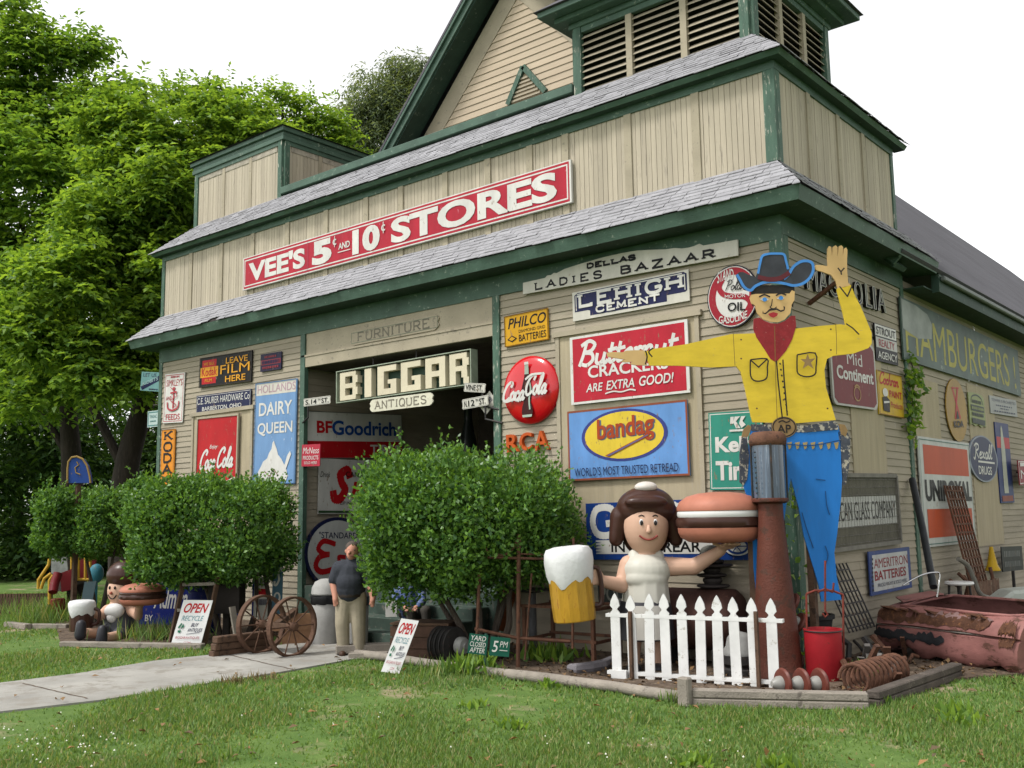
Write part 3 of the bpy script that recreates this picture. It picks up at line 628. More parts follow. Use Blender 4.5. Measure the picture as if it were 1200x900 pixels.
# -- VEE'S 5c and 10c STORES
r, F = sign('store_sign', 'long red board with big white capitals running along the upper storey', 'sign', [(284,303.5),(668.5,186.5),(670,237),(285.5,340)], m=WHITE, off=.05, t=.05)
VR = paint(188,38,58, (.45,.16,.2), .28)
F.rect(VR, .004,.03,.996,.97); F.border(WHITE, .025, .06)
F.text(WHITE, "VEE'S", .024,.2,.24,.8, .075); F.text(WHITE, '5', .266,.15,.334,.85, .1); F.text(WHITE, '10', .404,.15,.492,.85, .1); F.text(WHITE, 'STORES', .527,.16,.968,.84, .07)
F.text(WHITE, 'AND', .358,.42,.396,.6, .04); F.rect(WHITE, .356,.33,.398,.355, 'lettering')
for x in (.339, .498): F.text(WHITE, 'c', x,.58,x+.012,.76, .02); F.rect(WHITE, x+.0055,.52,x+.0075,.84, 'lettering')
F.rect(mat('sign_seam', (.2,.05,.07), .6), .2505,.05,.2515,.95, 'seam')
# -- left bay
r, F = sign('film_sign', 'black enamel sign with yellow capitals and a red and yellow box at its left', 'sign', c1((740,127),(933,95),(930,212),(738,235)), m=BLACK)
OY = paint(240,170,40); F.rect(RED, .05,.1,.33,.9); F.rect(OY, .02,.32,.37,.66); F.text(RED, 'Kodak', .05,.36,.35,.64, .03); F.text(OY, 'WE SELL', .08,.72,.3,.82, .01); F.text(OY, 'FILM', .12,.16,.26,.26, .01)
F.text(OY, 'LEAVE', .52,.68,.93,.88, .02); F.text(OY, 'FILM', .42,.36,.97,.65, .05); F.text(OY, 'HERE', .52,.08,.9,.28, .02); F.border(paint(60,50,30), .015)
r, F = sign('small_sign', 'small faded dark maroon and navy sign high beside the doorway post', 'sign', c1((964,112),(1042,100),(1040,165),(964,177)), m=paint(40,36,66))
FR = paint(150,56,66); F.rect(FR, .03,.36,.97,.64); F.worn_lines(FR, .2,.74,.8,.86); F.worn_lines(NAVY, .08,.41,.92,.59); F.worn_lines(FR, .12,.13,.88,.26)
r, F = sign('feed_sign', 'tall white enamel sign with red anchor emblem at the far left corner', 'sign', c1((608,185),(682,178),(677,362),(605,367)), m=WHITE)
PK = paint(190,70,80); F.border(PK, .015, .03); F.text(PK, 'SIMKLEY\'S', .1,.74,.92,.88, .01, .15); F.text(PK, 'FEEDS', .16,.06,.86,.18, .02); F.text(PK, 'AND', .12,.46,.42,.54, .01); F.worn_lines(PK, .32,.91,.74,.945)
F.curve(PK, [(.52,.68),(.5,.3)], .05); F.ring(PK, (.52,.69), (.07,.03), .03); F.curve(PK, [(.22,.42),(.26,.3),(.48,.25),(.75,.3),(.8,.43)], .045); F.curve(PK, [(.36,.6),(.68,.62)], .04); F.curve(PK, [(.36,.72),(.7,.55),(.4,.45),(.66,.36),(.5,.28)], .02)
r, F = sign('hardware_sign', 'dark navy enamel sign with two lines of white capitals above the plain red panel', 'sign', c1((727,266),(928,238),(928,315),(726,336)), m=NAVY)
F.border(WHITE, .008, .02); F.text(WHITE, 'C.E. SAURER HARDWARE Co', .02,.52,.98,.86, .02); F.text(WHITE, 'BARBERTON, OHIO', .12,.14,.84,.38, .015)
r, F = sign('vertical_sign', 'narrow orange upright sign with black letters stacked one under another', 'sign', c1((597,391),(647,388),(643,606),(593,610)), m=paint(240,152,36))
for k, ch in enumerate('KODAK'): F.slab(BLACK, ch, .2,.825-.19*k,.8,.965-.19*k, .05)
F.border(paint(70,50,30), .012)
r, F = sign('cola_panel', 'square red panel with white script low on its face on the boarded left window', 'sign', c1((730,352),(877,338),(876,600),(730,605)), m=paint(196,24,32), off=.06, t=.025)
F.text(WHITE, 'Enjoy', .32,.54,.52,.61, .02, .3); F.script(WHITE, 'Coca', .06,.27,.5,.53, .055); F.script(WHITE, 'Cola', .5,.29,.94,.55, .055); F.curve(WHITE, [(.1,.28),(.2,.21),(.4,.25)], .04); F.curve(WHITE, [(.02,.02),(.3,.11),(.6,.04),(.98,.12)], .06, 'lettering')
mbf = MB(); [mbf.prism([(a*F.W, b*F.H) for a, b in q], F.o, F.u, F.v, F.w, -.02, .02) for q in ([(-.53,-.53),(.53,-.53),(.53,-.5),(-.53,-.5)],[(-.53,.5),(.53,.5),(.53,.53),(-.53,.53)],[(-.53,-.498),(-.502,-.498),(-.502,.498),(-.53,.498)],[(.502,-.498),(.53,-.498),(.53,.498),(.502,.498)])]; mbf.build('frame', CREAM_T, r)
r, F = sign('dairy_sign', 'tall pale blue sign with a white ice cream picture by the doorway post', 'sign', c1((942,222),(1094,200),(1097,590),(942,592)), m=paint(122,162,208, (.5,.5,.5), .2))
F.rect(WHITE_W, .02,.875,.98,.99); F.text(paint(190,160,170), 'HOLLANDS', .05,.895,.97,.975, .02); F.text(WHITE, 'DAIRY', .1,.67,.9,.8, .03); F.text(WHITE, 'QUEEN', .08,.47,.92,.6, .03)
F.poly(WHITE, [(.16,.04),(.12,.12),(.2,.18),(.24,.22),(.34,.25),(.38,.3),(.44,.34),(.46,.4),(.49,.42),(.52,.38),(.56,.34),(.6,.28),(.68,.24),(.74,.19),(.8,.14),(.84,.08),(.8,.03),(.5,.01)]); F.poly(WHITE, [(.72,.12),(.82,.27),(.88,.31),(.91,.28),(.86,.22),(.77,.11)]); F.curve(paint(150,110,100), [(.3,.12),(.42,.08),(.5,.14),(.6,.09)], .02); F.border(paint(70,110,150), .015)
r, F = sign('hanging_sign', 'pale teal sign with a dark slanted band projecting past the left corner', 'sign', [(165.6,435.4),(188.6,436.6),(188.9,459),(164.7,457.6)], m=paint(120,165,165), off=-.25)
F.text(NAVY, 'LET US', .1,.74,.75,.94, .02); F.poly(NAVY, [(.02,.2),(.1,.02),(.98,.62),(.9,.85)]); F.text(paint(170,200,200), 'KIDBITS', .12,.26,.84,.44, .02, slope=.34); F.worn_lines(NAVY, .45,.07,.92,.13)
mb = MB(); mb.bar((-16.0,.22,4.75),(-15.36,.25,4.75), .025); mb.build('bracket', IRON, r)
r, F = sign('hanging_sign', 'small white rectangular sign projecting past the left corner below the teal one', 'sign', [(172.9,482),(186.2,480.8),(186.2,499.6),(172.9,501)], m=paint(196,216,214), off=-.25)
F.border(paint(90,140,140), .03, .02); F.text(paint(90,140,140), 'TINGAC', .18,.55,.82,.75, .01); F.worn_lines(paint(90,140,140), .25,.32,.75,.4)
mb = MB(); mb.bar((-15.8,.22,4.0),(-15.36,.25,4.0), .025); mb.build('bracket', IRON, r)
# -- doorway
r, F = sign('fascia_sign', 'cream scroll-ended wooden plaque with carved faded capitals on the board over the doorway', 'sign', c3((255,92),(596,24),(590,82),(262,146)), m=CREAM_T, off=.014, t=.02, poly=[(.02,.1),(.05,.0),(.95,.0),(.98,.12),(1,.3),(.985,.5),(1,.72),(.98,.9),(.95,1),(.05,1),(.02,.9),(0,.7),(.015,.5),(0,.3)])
GV = mat('faded_carved_line', (.15,.135,.105), .8, .2, 8); F.slab(GV, 'FURNITURE', .09,.22,.9,.8, .028, gap=.3); F.border(paint(130,140,120), .008, .035)
# big hanging box sign
c = c3((206,246),(712,160),(722,288),(204,358)); TL, TR, BR, BL = [onY(p[0], p[1], -.03) for p in c]
r = thing('box_letter_sign', 'long open-fronted box sign with chunky cream letters on dark green hung in the doorway', 'sign', tuple((BL+BR)/2+Vector((0,.12,0))))
uu = (TR-TL); uu.y = 0; uu.normalize(); vv = NY.cross(uu); ctr = (TL+TR+BL+BR)/4; Wd, H = (TR-TL).length*.99, ((TL-BL).dot(vv)+(TR-BR).dot(vv))/2
CR_ = mat('box_letter_cream', (.50,.45,.33), .7, .08, 3, wear=(.3,.26,.2), wamt=.25); DG = mat('box_letter_green', (.018,.04,.028), .7, .2, 3)
def blk(mbx, a0, b0, a1, b1, t0, t1): mbx.prism([((a0-.5)*Wd,(b0-.5)*H),((a1-.5)*Wd,(b0-.5)*H),((a1-.5)*Wd,(b1-.5)*H),((a0-.5)*Wd,(b1-.5)*H)], ctr, uu, vv, NY, t0, t1)
mb = MB(); blk(mb, 0,0,1,1, -.16,-.13); mb.build('back_panel', DG, r)
FRM = mat('sign_frame_pale_green', (.25,.29,.22), .6, .2, 4)
for q in ((-.006,-.03,1.006,-.001),(-.006,1.001,1.006,1.03),(-.006,0,-.0005,1),(1.0005,0,1.006,1)): mb = MB(); blk(mb, *q, -.16,.01); mb.build('frame', FRM, r)
GL = {  # letter solids as rectangles in a 0..1 cell
 'B': [(0,0,.3,1),(.3,.84,.9,1),(.3,.42,.9,.58),(.3,0,.9,.16),(.72,.58,1,.84),(.72,.16,1,.42)], 'I': [(.25,0,.85,1)],
 'G': [(0,0,.34,1),(.34,.8,1,1),(.34,0,1,.2),(.7,.2,1,.5),(.55,.36,.7,.5)], 'A': [(0,0,.32,1),(.32,.78,.7,1),(.32,.36,.7,.54),(.7,0,1,1)], 'R': [(0,0,.32,1),(.32,.82,.9,1),(.32,.42,.9,.58),(.68,.58,1,.82),(.62,.2,.92,.42),(.72,0,1,.2)]}
xs = [(.02,.165,'B'),(.2,.29,'I'),(.325,.47,'G'),(.505,.65,'G'),(.685,.825,'A'),(.855,.985,'R')]
for a, b, ch in xs:
    mb = MB()
    for q in GL[ch]: blk(mb, a+(b-a)*q[0], .04+.92*q[1], a+(b-a)*q[2], .04+.92*q[3], -.129, -.01)
    mb.build('letter', CR_, r)
for t in (.27, .6): 
    p = ctr+uu*(t-.5)*Wd+vv*(H*.53)+Vector((0,.08,0)); mb = MB(); mb.tube([p, (p.x,p.y,DTOP+.01)], .012, 6); mb.build('chain', IRON, r)
r, F = sign('hanging_sign', 'cream scroll-ended plaque with carved faded capitals slung under the box letter sign', 'sign', c3((332,350),(568,320),(572,368),(332,396)), m=mat('aged_white_board', (.50,.48,.38), .7, .12, 3, wear=(.3,.27,.2), wamt=.35), off=.02, t=.03, poly=[(.02,.1),(.05,.0),(.95,.0),(.98,.12),(1,.3),(.985,.5),(1,.72),(.98,.9),(.95,1),(.05,1),(.02,.9),(0,.7),(.015,.5),(0,.3)])
F.slab(GV, 'ANTIQUES', .09,.2,.9,.8, .024, gap=.3)
def street(label, px, t, sup=None):
    r, F = sign('street_sign', label, 'sign', px, m=WHITE_W, off=.12, t=.012, poly=[(0,.1),(.03,.0),(.97,0),(1,.1),(.985,.5),(1,.9),(.97,1),(.03,1),(0,.9),(.015,.5)])
    F.border(paint(150,150,145), .006, .01)
    x = .08
    for s, w, h in t: F.text(BLACK, s, x,.18 if h > .5 else .55,x+w,.8, .03); x += w+.04
    mb = MB(); p = F.P(.15 if px[0][0] < 450 else .85, .0); mb.tube([p+Vector((0,.03,0)), p+Vector((0,.03,-.22)), p+Vector((-.25 if px[0][0] < 450 else .3,.1,-.3))], .018, 6); mb.build('bracket', IRON, r)
    return r
street('white street name blade reading S. 14th on the left doorway post', c3((82,345),(183,333),(185,362),(82,375)), [('S.14',.42,1),('TH',.1,.2),('ST.',.26,1)])
street('upper of the two white street name blades on the right doorway post', c3((686,284),(768,288),(767,322),(688,318)), [('VINE',.48,1),('ST.',.28,1)])
street('lower white street name blade reading N. 12th on the right doorway post', c3((680,348),(778,330),(780,368),(680,386)), [('N.',.12,1),('12',.24,1),('TH',.1,.2),('ST.',.24,1)])
r, F = sign('street_sign', 'half hidden white street blade behind the N. 12th blade at the right post', 'sign', c3((742,372),(792,300),(800,368),(770,402)), m=WHITE_W, off=.03, t=.012); F.worn_lines(NAVY, .15,.3,.85,.7)
r, F = sign('tire_sign', 'wide white sign with red and blue lettering over a red band inside the doorway', 'sign', c3((92,390),(452,405),(455,568),(95,570)), at=dict(axes=(Y_, UP, X_), hit=lambda p: onX(p[0], p[1], DL+.05)), m=WHITE, t=.03)
F.rect(RED, 0,.0,1,.37); F.text(RED, 'BF', .1,.54,.25,.8, .06); F.text(paint(30,80,160), 'Goodrich', .25,.5,.93,.82, .05); F.text(WHITE, 'TIRES', .64,.07,.97,.3, .03); F.border(paint(120,120,118), .012)
r, F = sign('drink_sign', 'white drink sign with a big red script initial below the tire sign', 'sign', c3((136,570),(395,580),(395,782),(142,776)), at=dict(axes=(Y_, UP, X_), hit=lambda p: onX(p[0], p[1], DL+.05)), m=paint(216,214,208))
F.script(RED, 'S', .18,.28,.46,.8, .17); F.text(RED, 'pur', .46,.3,.95,.6, .05, .2); F.text(BLACK, 'Drink', .02,.66,.16,.76, .0, .3); F.text(BLACK, 'CANADA DRY', .38,.68,.98,.78, .02); F.text(BLACK, 'ZIP IN', .3,.17,.45,.23, .0, .2); F.rect(paint(60,90,60), .0,.02,1,.06)
r, F = sign('round_oil_sign', 'large round white sign ringed in dark blue with red letters standing by the steps', 'sign', [(357,606),(432,606),(432,690),(357,690)], at=dict(axes=(Y_, UP, X_), hit=lambda p: onX(p[0], p[1], DL+.12)), m=NAVY, t=.04, poly=[(.5+.5*math.cos(2*PI*k/48), .5+.5*math.sin(2*PI*k/48)) for k in range(48)])
F.ell(paint(214,214,210), (.5,.5), (.455,.455), 48, 'panel'); F.text(NAVY, '"STANDARD"', .2,.7,.84,.79, .02); c_ = RED
F.curve(c_, [(.46,.62),(.28,.66),(.2,.56),(.28,.49),(.36,.48)], .1, 'lettering'); F.curve(c_, [(.36,.48),(.22,.44),(.17,.32),(.26,.24),(.46,.28)], .11, 'lettering'); F.curve(c_, [(.62,.44),(.52,.44),(.54,.36),(.62,.32),(.6,.24),(.5,.25)], .08, 'lettering'); F.curve(c_, [(.78,.44),(.7,.44),(.71,.36),(.78,.32),(.76,.24),(.67,.25)], .08, 'lettering')
mb = MB(); c_ = onX(395,646,DL+.1); mb.bar((DL+.09,c_.y,.76), (DL+.09,c_.y,c_.z-.3), .06); mb.build('prop', IRON, r)
r, F = sign('small_sign', 'small square crimson sign with white lettering on the left doorway post', 'sign', c3((76,518),(145,515),(144,598),(76,600)), m=paint(190,50,70), off=.06, t=.015)
F.text(WHITE, 'McNess', .06,.58,.94,.86, .02, .2); F.text(WHITE, 'PRODUCTS', .08,.3,.92,.48, .01); F.text(WHITE, 'SOLD HERE', .15,.1,.85,.22, 0)
# -- right bay
r, F = sign('battery_sign', 'small yellow sign with slanting black capitals right of the doorway', 'sign', c3((838,35),(1003,3),(1005,120),(843,152)), m=paint(226,170,30))
F.text(BLACK, 'PHILCO', .08,.56,.96,.9, .03, .25); F.text(BLACK, 'DIAMOND GRID', .33,.38,.93,.48, .0); F.text(BLACK, 'BATTERIES', .33,.1,.95,.32, .01); F.poly(BLACK, [(.06,.22),(.17,.12),(.29,.22),(.17,.34)]); F.poly(paint(226,170,30), [(.1,.22),(.17,.16),(.25,.22),(.17,.3)]); F.border(paint(120,80,20), .012)
# round button
cc = onY(620,456.6,-.1); rx = (onY(652,456,-.06)-onY(588,458,-.06)).length/2; rz = (onY(619,416.8,-.06).z-onY(621,496.4,-.06).z)/2
r = thing('round_button_sign', 'round domed red disc with a bottle and white script right of the doorway', 'sign', (cc.x, -.03, cc.z-rz)); mb = MB()
mb.lathe((cc.x,-.03,cc.z), NY, [(rx,.0),(rx*1.0,.03),(rx*.97,.05),(rx*.85,.085),(rx*.6,.115),(rx*.3,.132),(.01,.137)], 56, sx=1.0); ob = mb.build('disc', mat('glossy_red_enamel', tuple(.8*x for x in lin(192,16,26)), .22, .05, 2, coat=.5), r, smooth=True)
ob.data.transform(Matrix.Translation((0,0,rz)) @ Matrix.Diagonal((1,1,rz/rx,1)) @ Matrix.Translation((0,0,-rz)))
F = Face((cc.x,-.166,cc.z), X_, UP, NY, rx*2, rz*2, .004)
BT = paint(62,22,22); F.poly(BT, [(.44,.1),(.58,.1),(.61,.16),(.6,.25),(.57,.32),(.6,.42),(.61,.5),(.58,.6),(.555,.68),(.545,.8),(.475,.8),(.465,.68),(.44,.6),(.41,.5),(.42,.42),(.45,.32),(.42,.25),(.41,.16)], 'bottle_picture')
GLs = paint(178,196,180); F.poly(GLs, [(.472,.72),(.55,.72),(.545,.86),(.478,.86)], 'bottle_picture'); F.poly(GLs, [(.43,.095),(.59,.095),(.6,.13),(.42,.13)], 'bottle_picture'); F.rect(WHITE, .475,.86,.55,.9, 'bottle_picture'); F.curve(GLs, [(.565,.2),(.555,.35),(.585,.5),(.56,.62)], .03, 'bottle_picture')
F.script(WHITE, 'Coca', .05,.36,.5,.62, .042); F.script(WHITE, 'Cola', .47,.42,.9,.69, .042); F.curve(WHITE, [(.08,.4),(.14,.35),(.28,.37),(.38,.34)], .04); F.curve(WHITE, [(.5,.64),(.62,.7),(.8,.7)], .035); FACES.append((F, r))
def standing_letter(ch, label, px, group, m, edge, plane='F', depth=.07, bold=.03):
    u, v, w = axes(plane); hit = (lambda p: onY(p[0],p[1],-.08)) if plane == 'F' else (lambda p: onX(p[0],p[1],.06))
    TL, TR, BR, BL = [hit(p) for p in px]; c = (TL+TR+BR+BL)/4; uu = (TR-TL+BR-BL); uu -= w*uu.dot(w); uu.normalize(); vv = w.cross(uu)
    Wd = ((TR-TL).length+(BR-BL).length)/2; H = ((TL-BL).dot(vv)+(TR-BR).dot(vv))/2; V, Fc = text_geo(ch, bold)
    root = thing('letter', label, 'letter', tuple(c-vv*H/2-w*.05), group); mb = MB()
    es = {}
    for f in Fc:
        for i in range(len(f)):
            k = (f[i], f[(i+1) % len(f)]); es[k] = es.get(k, 0)+1
    P = lambda a, t: c+uu*((V[a][0]-.5)*Wd)+vv*((V[a][1]-.5)*H)+w*t
    n = len(V); vs = [P(i, -depth) for i in range(n)]+[P(i, 0) for i in range(n)]; fs = [tuple(i+n for i in f) for f in Fc]+[tuple(reversed(f)) for f in Fc]
    fs += [(a, b, b+n, a+n) for (a, b) in es if (b, a) not in es]
    mb.add(vs, fs); mb.build('letter_body', m, root)
    if edge is not None:
        e = MB(); lim = [k for k in es if (k[1], k[0]) not in es]
        for a, b in lim: e.tube([P(a,.004), P(b,.004)], .006, 4, cap=False)
        e.build('outline', edge, root)
    return root
OR_ = paint(208,92,34, (.25,.1,.05), .3)
for ch, a, b, s in (('R',(846,478,890,546),0,'first'), ('C',(895,472,942,540),0,'middle'), ('A',(950,465,1003,538),0,'last')):
    x0, y0, x1, y1 = a; standing_letter(ch, s+' of the three loose orange letters below the round red disc', c3((x0,y0+3),(x1,y0-3),(x1,y1-3),(x0,y1+3)), 'orange letters below the red disc', OR_, None)
# arched bazaar board
r, F = sign('arched_sign', 'long weathered white board with torn arched top and spaced black capitals under the eave', 'sign', c5((118,130),(1060,-50),(1070,135),(128,328)), m=WHITE_W, off=.05, t=.03,
    poly=[(0,.0),(1,0),(1,.33),(.86,.345),(.845,.4),(.82,.37),(.80,.36),(.77,.37),(.74,.41),(.7,.42),(.64,.47),(.57,.52),(.5,.53),(.42,.52),(.35,.49),(.28,.46),(.22,.42),(.18,.36),(.165,.38),(.15,.34),(.13,.345),(.12,.3),(0,.28)])
F.slab(BLACK, 'LADIES', .065,.06,.405,.22, .03, gap=.6); F.slab(BLACK, 'BAZAAR', .495,.06,.905,.22, .032, gap=.55); F.slab(BLACK, 'DELLAS', .335,.33,.565,.43, .03, gap=.25)
r, F = sign('cement_sign', 'navy and white notched enamel sign with block serif capitals above the boarded window', 'sign', c5((338,312),(850,208),(856,345),(345,438)), m=WHITE_W)
NV = paint(34,38,82); F.poly(NV, [(.02,.3),(.14,.3),(.16,.27),(.16,.1),(.82,.1),(.82,.3),(.97,.3),(.985,.35),(.985,.88),(.96,.95),(.05,.95),(.02,.88)], 'panel'); F.curve(WHITE, [(.035,.34),(.035,.86)], .015, k=1); F.curve(WHITE, [(.045,.9),(.95,.9)], .015, k=1); F.curve(WHITE, [(.97,.86),(.97,.36)], .015, k=1)
F.slab(WHITE, 'LEHIGH', .06,.46,.95,.86, .05, gap=.3); F.slab(WHITE, 'CEMENT', .22,.17,.76,.37, .03, gap=.3)
r, F = sign('cracker_sign', 'large crimson sign in a white border with white script heading on the boarded window', 'sign', c5((325,509),(845,428),(858,748),(339,806)), m=WHITE, off=.06, t=.025)
CRm = paint(196,40,58); F.rect(CRm, .025,.035,.975,.965); F.script(WHITE, 'Butternut', .07,.56,.95,.9, .055, slant=.2); F.text(WHITE, 'CRACKERS', .16,.36,.84,.54, .04); F.text(WHITE, 'ARE', .14,.16,.29,.28, .03, .2); F.text(WHITE, 'EXTRA', .32,.16,.56,.29, .03, .2); F.text(WHITE, 'GOOD!', .6,.16,.88,.3, .03, .2)
F.curve(WHITE, [(.31,.11),(.38,.13),(.45,.11),(.52,.13),(.57,.11)], .02)
r, F = sign('retread_sign', 'sky blue sign with a yellow oval on the boarded window', 'sign', c6((243,82),(772,32),(778,362),(250,392)), m=paint(110,160,222), off=.06, t=.025)
F.border(paint(150,84,60), .03); F.ell(paint(62,70,140), (.485,.6), (.36,.36)); F.ell(paint(236,206,66), (.485,.6), (.33,.325)); BR_ = paint(176,72,34); F.text(paint(100,110,130), 'bandag', .275,.46,.75,.83, .06, 0, slope=.035); F.up(); F.text(BR_, 'bandag', .265,.47,.74,.84, .04, 0, slope=.035); F.poly(BR_, [(.33,.33),(.36,.31),(.7,.56),(.7,.6)]); F.poly(paint(100,110,150), [(.345,.33),(.365,.32),(.69,.565),(.69,.58)]); F.text(NAVY, "WORLD'S MOST TRUSTED RETREAD", .06,.06,.92,.18, .01)
r, F = sign('oil_sign', 'round white and maroon gasoline sign beside the cowboy hat', 'sign', [(828.3,313),(888,308.5),(889.5,381),(829.5,387)], m=paint(36,36,50), t=.03, poly=[(.5+.5*math.cos(2*PI*k/48), .5+.5*math.sin(2*PI*k/48)) for k in range(48)])
MR = paint(168,36,52); F.ell(WHITE, (.5,.5), (.48,.48), 48, 'panel'); F.ring(MR, (.5,.5), (.465,.465), .105, 48); F.curve(MR, [(.3,.78),(.24,.66),(.32,.55),(.5,.5),(.72,.48),(.84,.4),(.86,.3)], .075)
F.text(WHITE, 'STAND', .2,.72,.52,.9, .02, arch=.03, slope=.03); F.text(WHITE, 'GASOLINE', .25,.08,.8,.2, .02, arch=-.03, slope=.06); F.text(WHITE, 'MOTOR', .36,.47,.76,.53, .02); F.text(BLACK, 'OIL', .42,.26,.76,.4, .03); F.script(BLACK, 'Polar', .36,.6,.76,.76, .012)
r, F = sign('tire_sign', 'teal green upright sign with thick white letters left of the pump', 'sign', c6((860,92),(1100,72),(1112,428),(874,427)), m=paint(58,150,130))
F.border(WHITE, .012, .02); F.text(WHITE, 'Kelly', .12,.42,.93,.68, .07); F.text(WHITE, 'Tires', .12,.12,.9,.37, .07); F.poly(WHITE, [(.42,.93),(.48,.93),(.47,.84),(.41,.84)]); F.poly(WHITE, [(.5,.93),(.6,.93),(.52,.87),(.6,.78),(.52,.78),(.47,.86)]); F.poly(WHITE, [(.62,.93),(.7,.93),(.64,.87),(.7,.82),(.62,.78),(.58,.84)]); F.rect(WHITE, .4,.74,.7,.765, 'lettering')
r, F = sign('rear_sign', 'royal blue sign with big white letters above a white strip behind the waitress statue', 'sign', [(686.7,589.3),(886,583),(886,655.4),(688,656.6)], m=paint(28,66,140))
F.slab(WHITE, 'GAS', .04,.42,.6,.92, .1, gap=.3); F.rect(WHITE, .06,.1,.78,.34); F.text(BLACK, 'IN THE REAR', .16,.13,.7,.31, .03); 
for k in range(4): F.poly(paint(28,66,140), [(.055,.12+.055*k),(.1,.135+.055*k),(.055,.15+.055*k)])
F.ell(WHITE, (.9,.22), (.075,.15)); F.ring(paint(28,66,140), (.9,.22), (.06,.13), .03); [F.curve(paint(28,66,140), [(.9,.22),(.9+.05*math.cos(a),.22+.11*math.sin(a))], .012, k=1) for a in (0,1.05,2.1,3.14,4.2,5.2)]
r, F = sign('grey_sign', 'dark grey worn sign with pale capitals low on the wall behind the mug', 'sign', [(700,683.5),(752,683),(752,708),(702,708.5)], m=paint(70,76,74)); F.text(paint(150,150,140), 'POLICE', .06,.15,.94,.85, .04)
# -- right hand wall
for k, ch in enumerate('MAGNOLIA'):
    x0, x1 = ((945,957),(959,969),(971,981),(984,995),(1001,1010),(1014,1020.5),(1023,1025.5),(1028,1037))[k]; f = lambda x: (x, 308+33*(x-942)/96); a, b = f(x0), f(x1); h = 28.5-3*(x0-942)/96
    standing_letter(ch, {'M':'black channel letter M nearest the cowboy hat on the side wall','G':'black channel letter G behind the cowboy wrist','N':'black channel letter N right behind the raised yellow sleeve','O':'black channel letter O just right of the raised sleeve','L':'black channel letter L on the side wall under the eave','I':'slim black channel letter I on the side wall under the eave'}.get(ch, 'black channel letter A next to the M beside the raised hand' if k == 1 else 'rightmost black channel letter A on the side wall under the eave'), [a, b, (b[0]+.6,b[1]+h), (a[0]+.6,a[1]+h)], 'black letters on the side wall', BLACK, WHITE, 'S', .1, .0)
r = thing('neon_bracket', 'rusty iron arm jutting from the side wall beside the raised hand', 'bracket', tuple(onX(948,355,.02))); mb = MB(); mb.bar(onX(948,356,.03), onX(980,331,.5), .05); mb.build('arm', RUST, r)
r, F = sign('agency_sign', 'small upright sign of three white and black bands right of the raised elbow', 'sign', cA((292,355),(410,388),(412,580),(300,546)), 'S', m=BLACK)
F.rect(WHITE, .02,.68,.98,.98); F.rect(paint(206,204,198), .02,.36,.98,.64); F.text(BLACK, 'STROUT', .06,.72,.94,.93, .02); F.text(MR, 'REALTY', .14,.4,.86,.6, .01); F.text(WHITE, 'AGENCY', .06,.07,.94,.27, .02)
r, F = sign('paint_sign', 'yellow sign with red lettering and a black and white painter figure by the corner board', 'sign', cA((308,603),(440,635),(443,858),(312,830)), 'S', m=paint(220,180,40))
F.script(RED, 'Cochran', .06,.72,.88,.98, .03); F.text(RED, 'PAINT', .44,.44,.94,.6, .03); F.text(RED, 'Products', .46,.2,.94,.34, .0, .2); F.ell(WHITE, (.27,.52), (.1,.1)); F.poly(BLACK, [(.16,.1),(.4,.08),(.42,.36),(.3,.44),(.14,.4)]); F.poly(WHITE, [(.18,.26),(.4,.3),(.4,.34),(.18,.31)]); F.border(paint(110,60,20), .012)
r, F = sign('continent_sign', 'rounded dark red sign with white lettering half behind the cowboy elbow', 'sign', [(973,392),(1026,404.5),(1027.5,481.5),(975.5,472.5)], 'S', m=paint(200,198,192), off=.05, t=.03, rnd=.13)
F2 = paint(126,30,34); F.poly(F2, [(.03,.1),(.1,.03),(.9,.03),(.97,.1),(.97,.9),(.9,.97),(.1,.97),(.03,.9)], 'panel'); F.text(WHITE, 'Mid', .34,.62,.68,.8, .05); F.text(WHITE, 'Continent', .1,.38,.92,.58, .05); F.ring(paint(190,150,90), (.52,.2), (.08,.11), .02); F.curve(paint(190,150,90), [(.46,.3),(.52,.33),(.58,.3)], .02)
r = thing('burger_sign', 'big dark green board with tall yellow capitals under the hall eave', 'sign', tuple(onX(1128,450,.03))); HG = mat('faded_green_sign', (.055,.085,.07), .55, .3, 2, wear=(.26,.29,.25), wamt=.28, wscale=2.5)
q = cA((425,222),(1040,485),(1072,742),(450,545)); TL, TR, BR, BL = [onX(p[0], p[1], .07) for p in q]; c = (TL+TR+BR+BL)/4; Wd = ((TR-TL).length+(BR-BL).length)/2; H = ((TL-BL).z+(TR-BR).z)/2; uu = (BR-BL).normalized(); F = Face(c, uu, X_.cross(uu), X_, Wd, H, .002); FACES.append((F, r))
mb = MB(); mb.prism([(-Wd/2,-H/2),(Wd/2,-H/2),(Wd/2,H/2*.95),(Wd*.1,H/2*.98),(-Wd/2,H/2*1.02)], c, uu, X_.cross(uu), X_, -.03, 0); mb.build('board', HG, r)
YL = mat('faded_yellow_lettering', (.30,.27,.045), .6, .2, 3, wear=(.12,.13,.06), wamt=.4); F.text(YL, 'HAMBURGERS !', .02,.12,.95,.8, .05)
bm_ = mat('bare_galvanised_patch', (.22,.24,.22), .6, .25, 2); F.poly(bm_, [(.005,.5),(.005,.98),(.1,.97),(.18,.9),(.21,.75),(.2,.5),(.1,.42)], 'bare_patch')
r, F = sign('camp_sign', 'tall yellow oval sign with a thin red tent mark under the green burger board', 'sign', cK((315,25),(467,25),(470,500),(318,500)), 'S', m=paint(176,140,60), poly=[(.5+.5*math.cos(2*PI*k/40), .5+.5*math.sin(2*PI*k/40)) for k in range(40)])
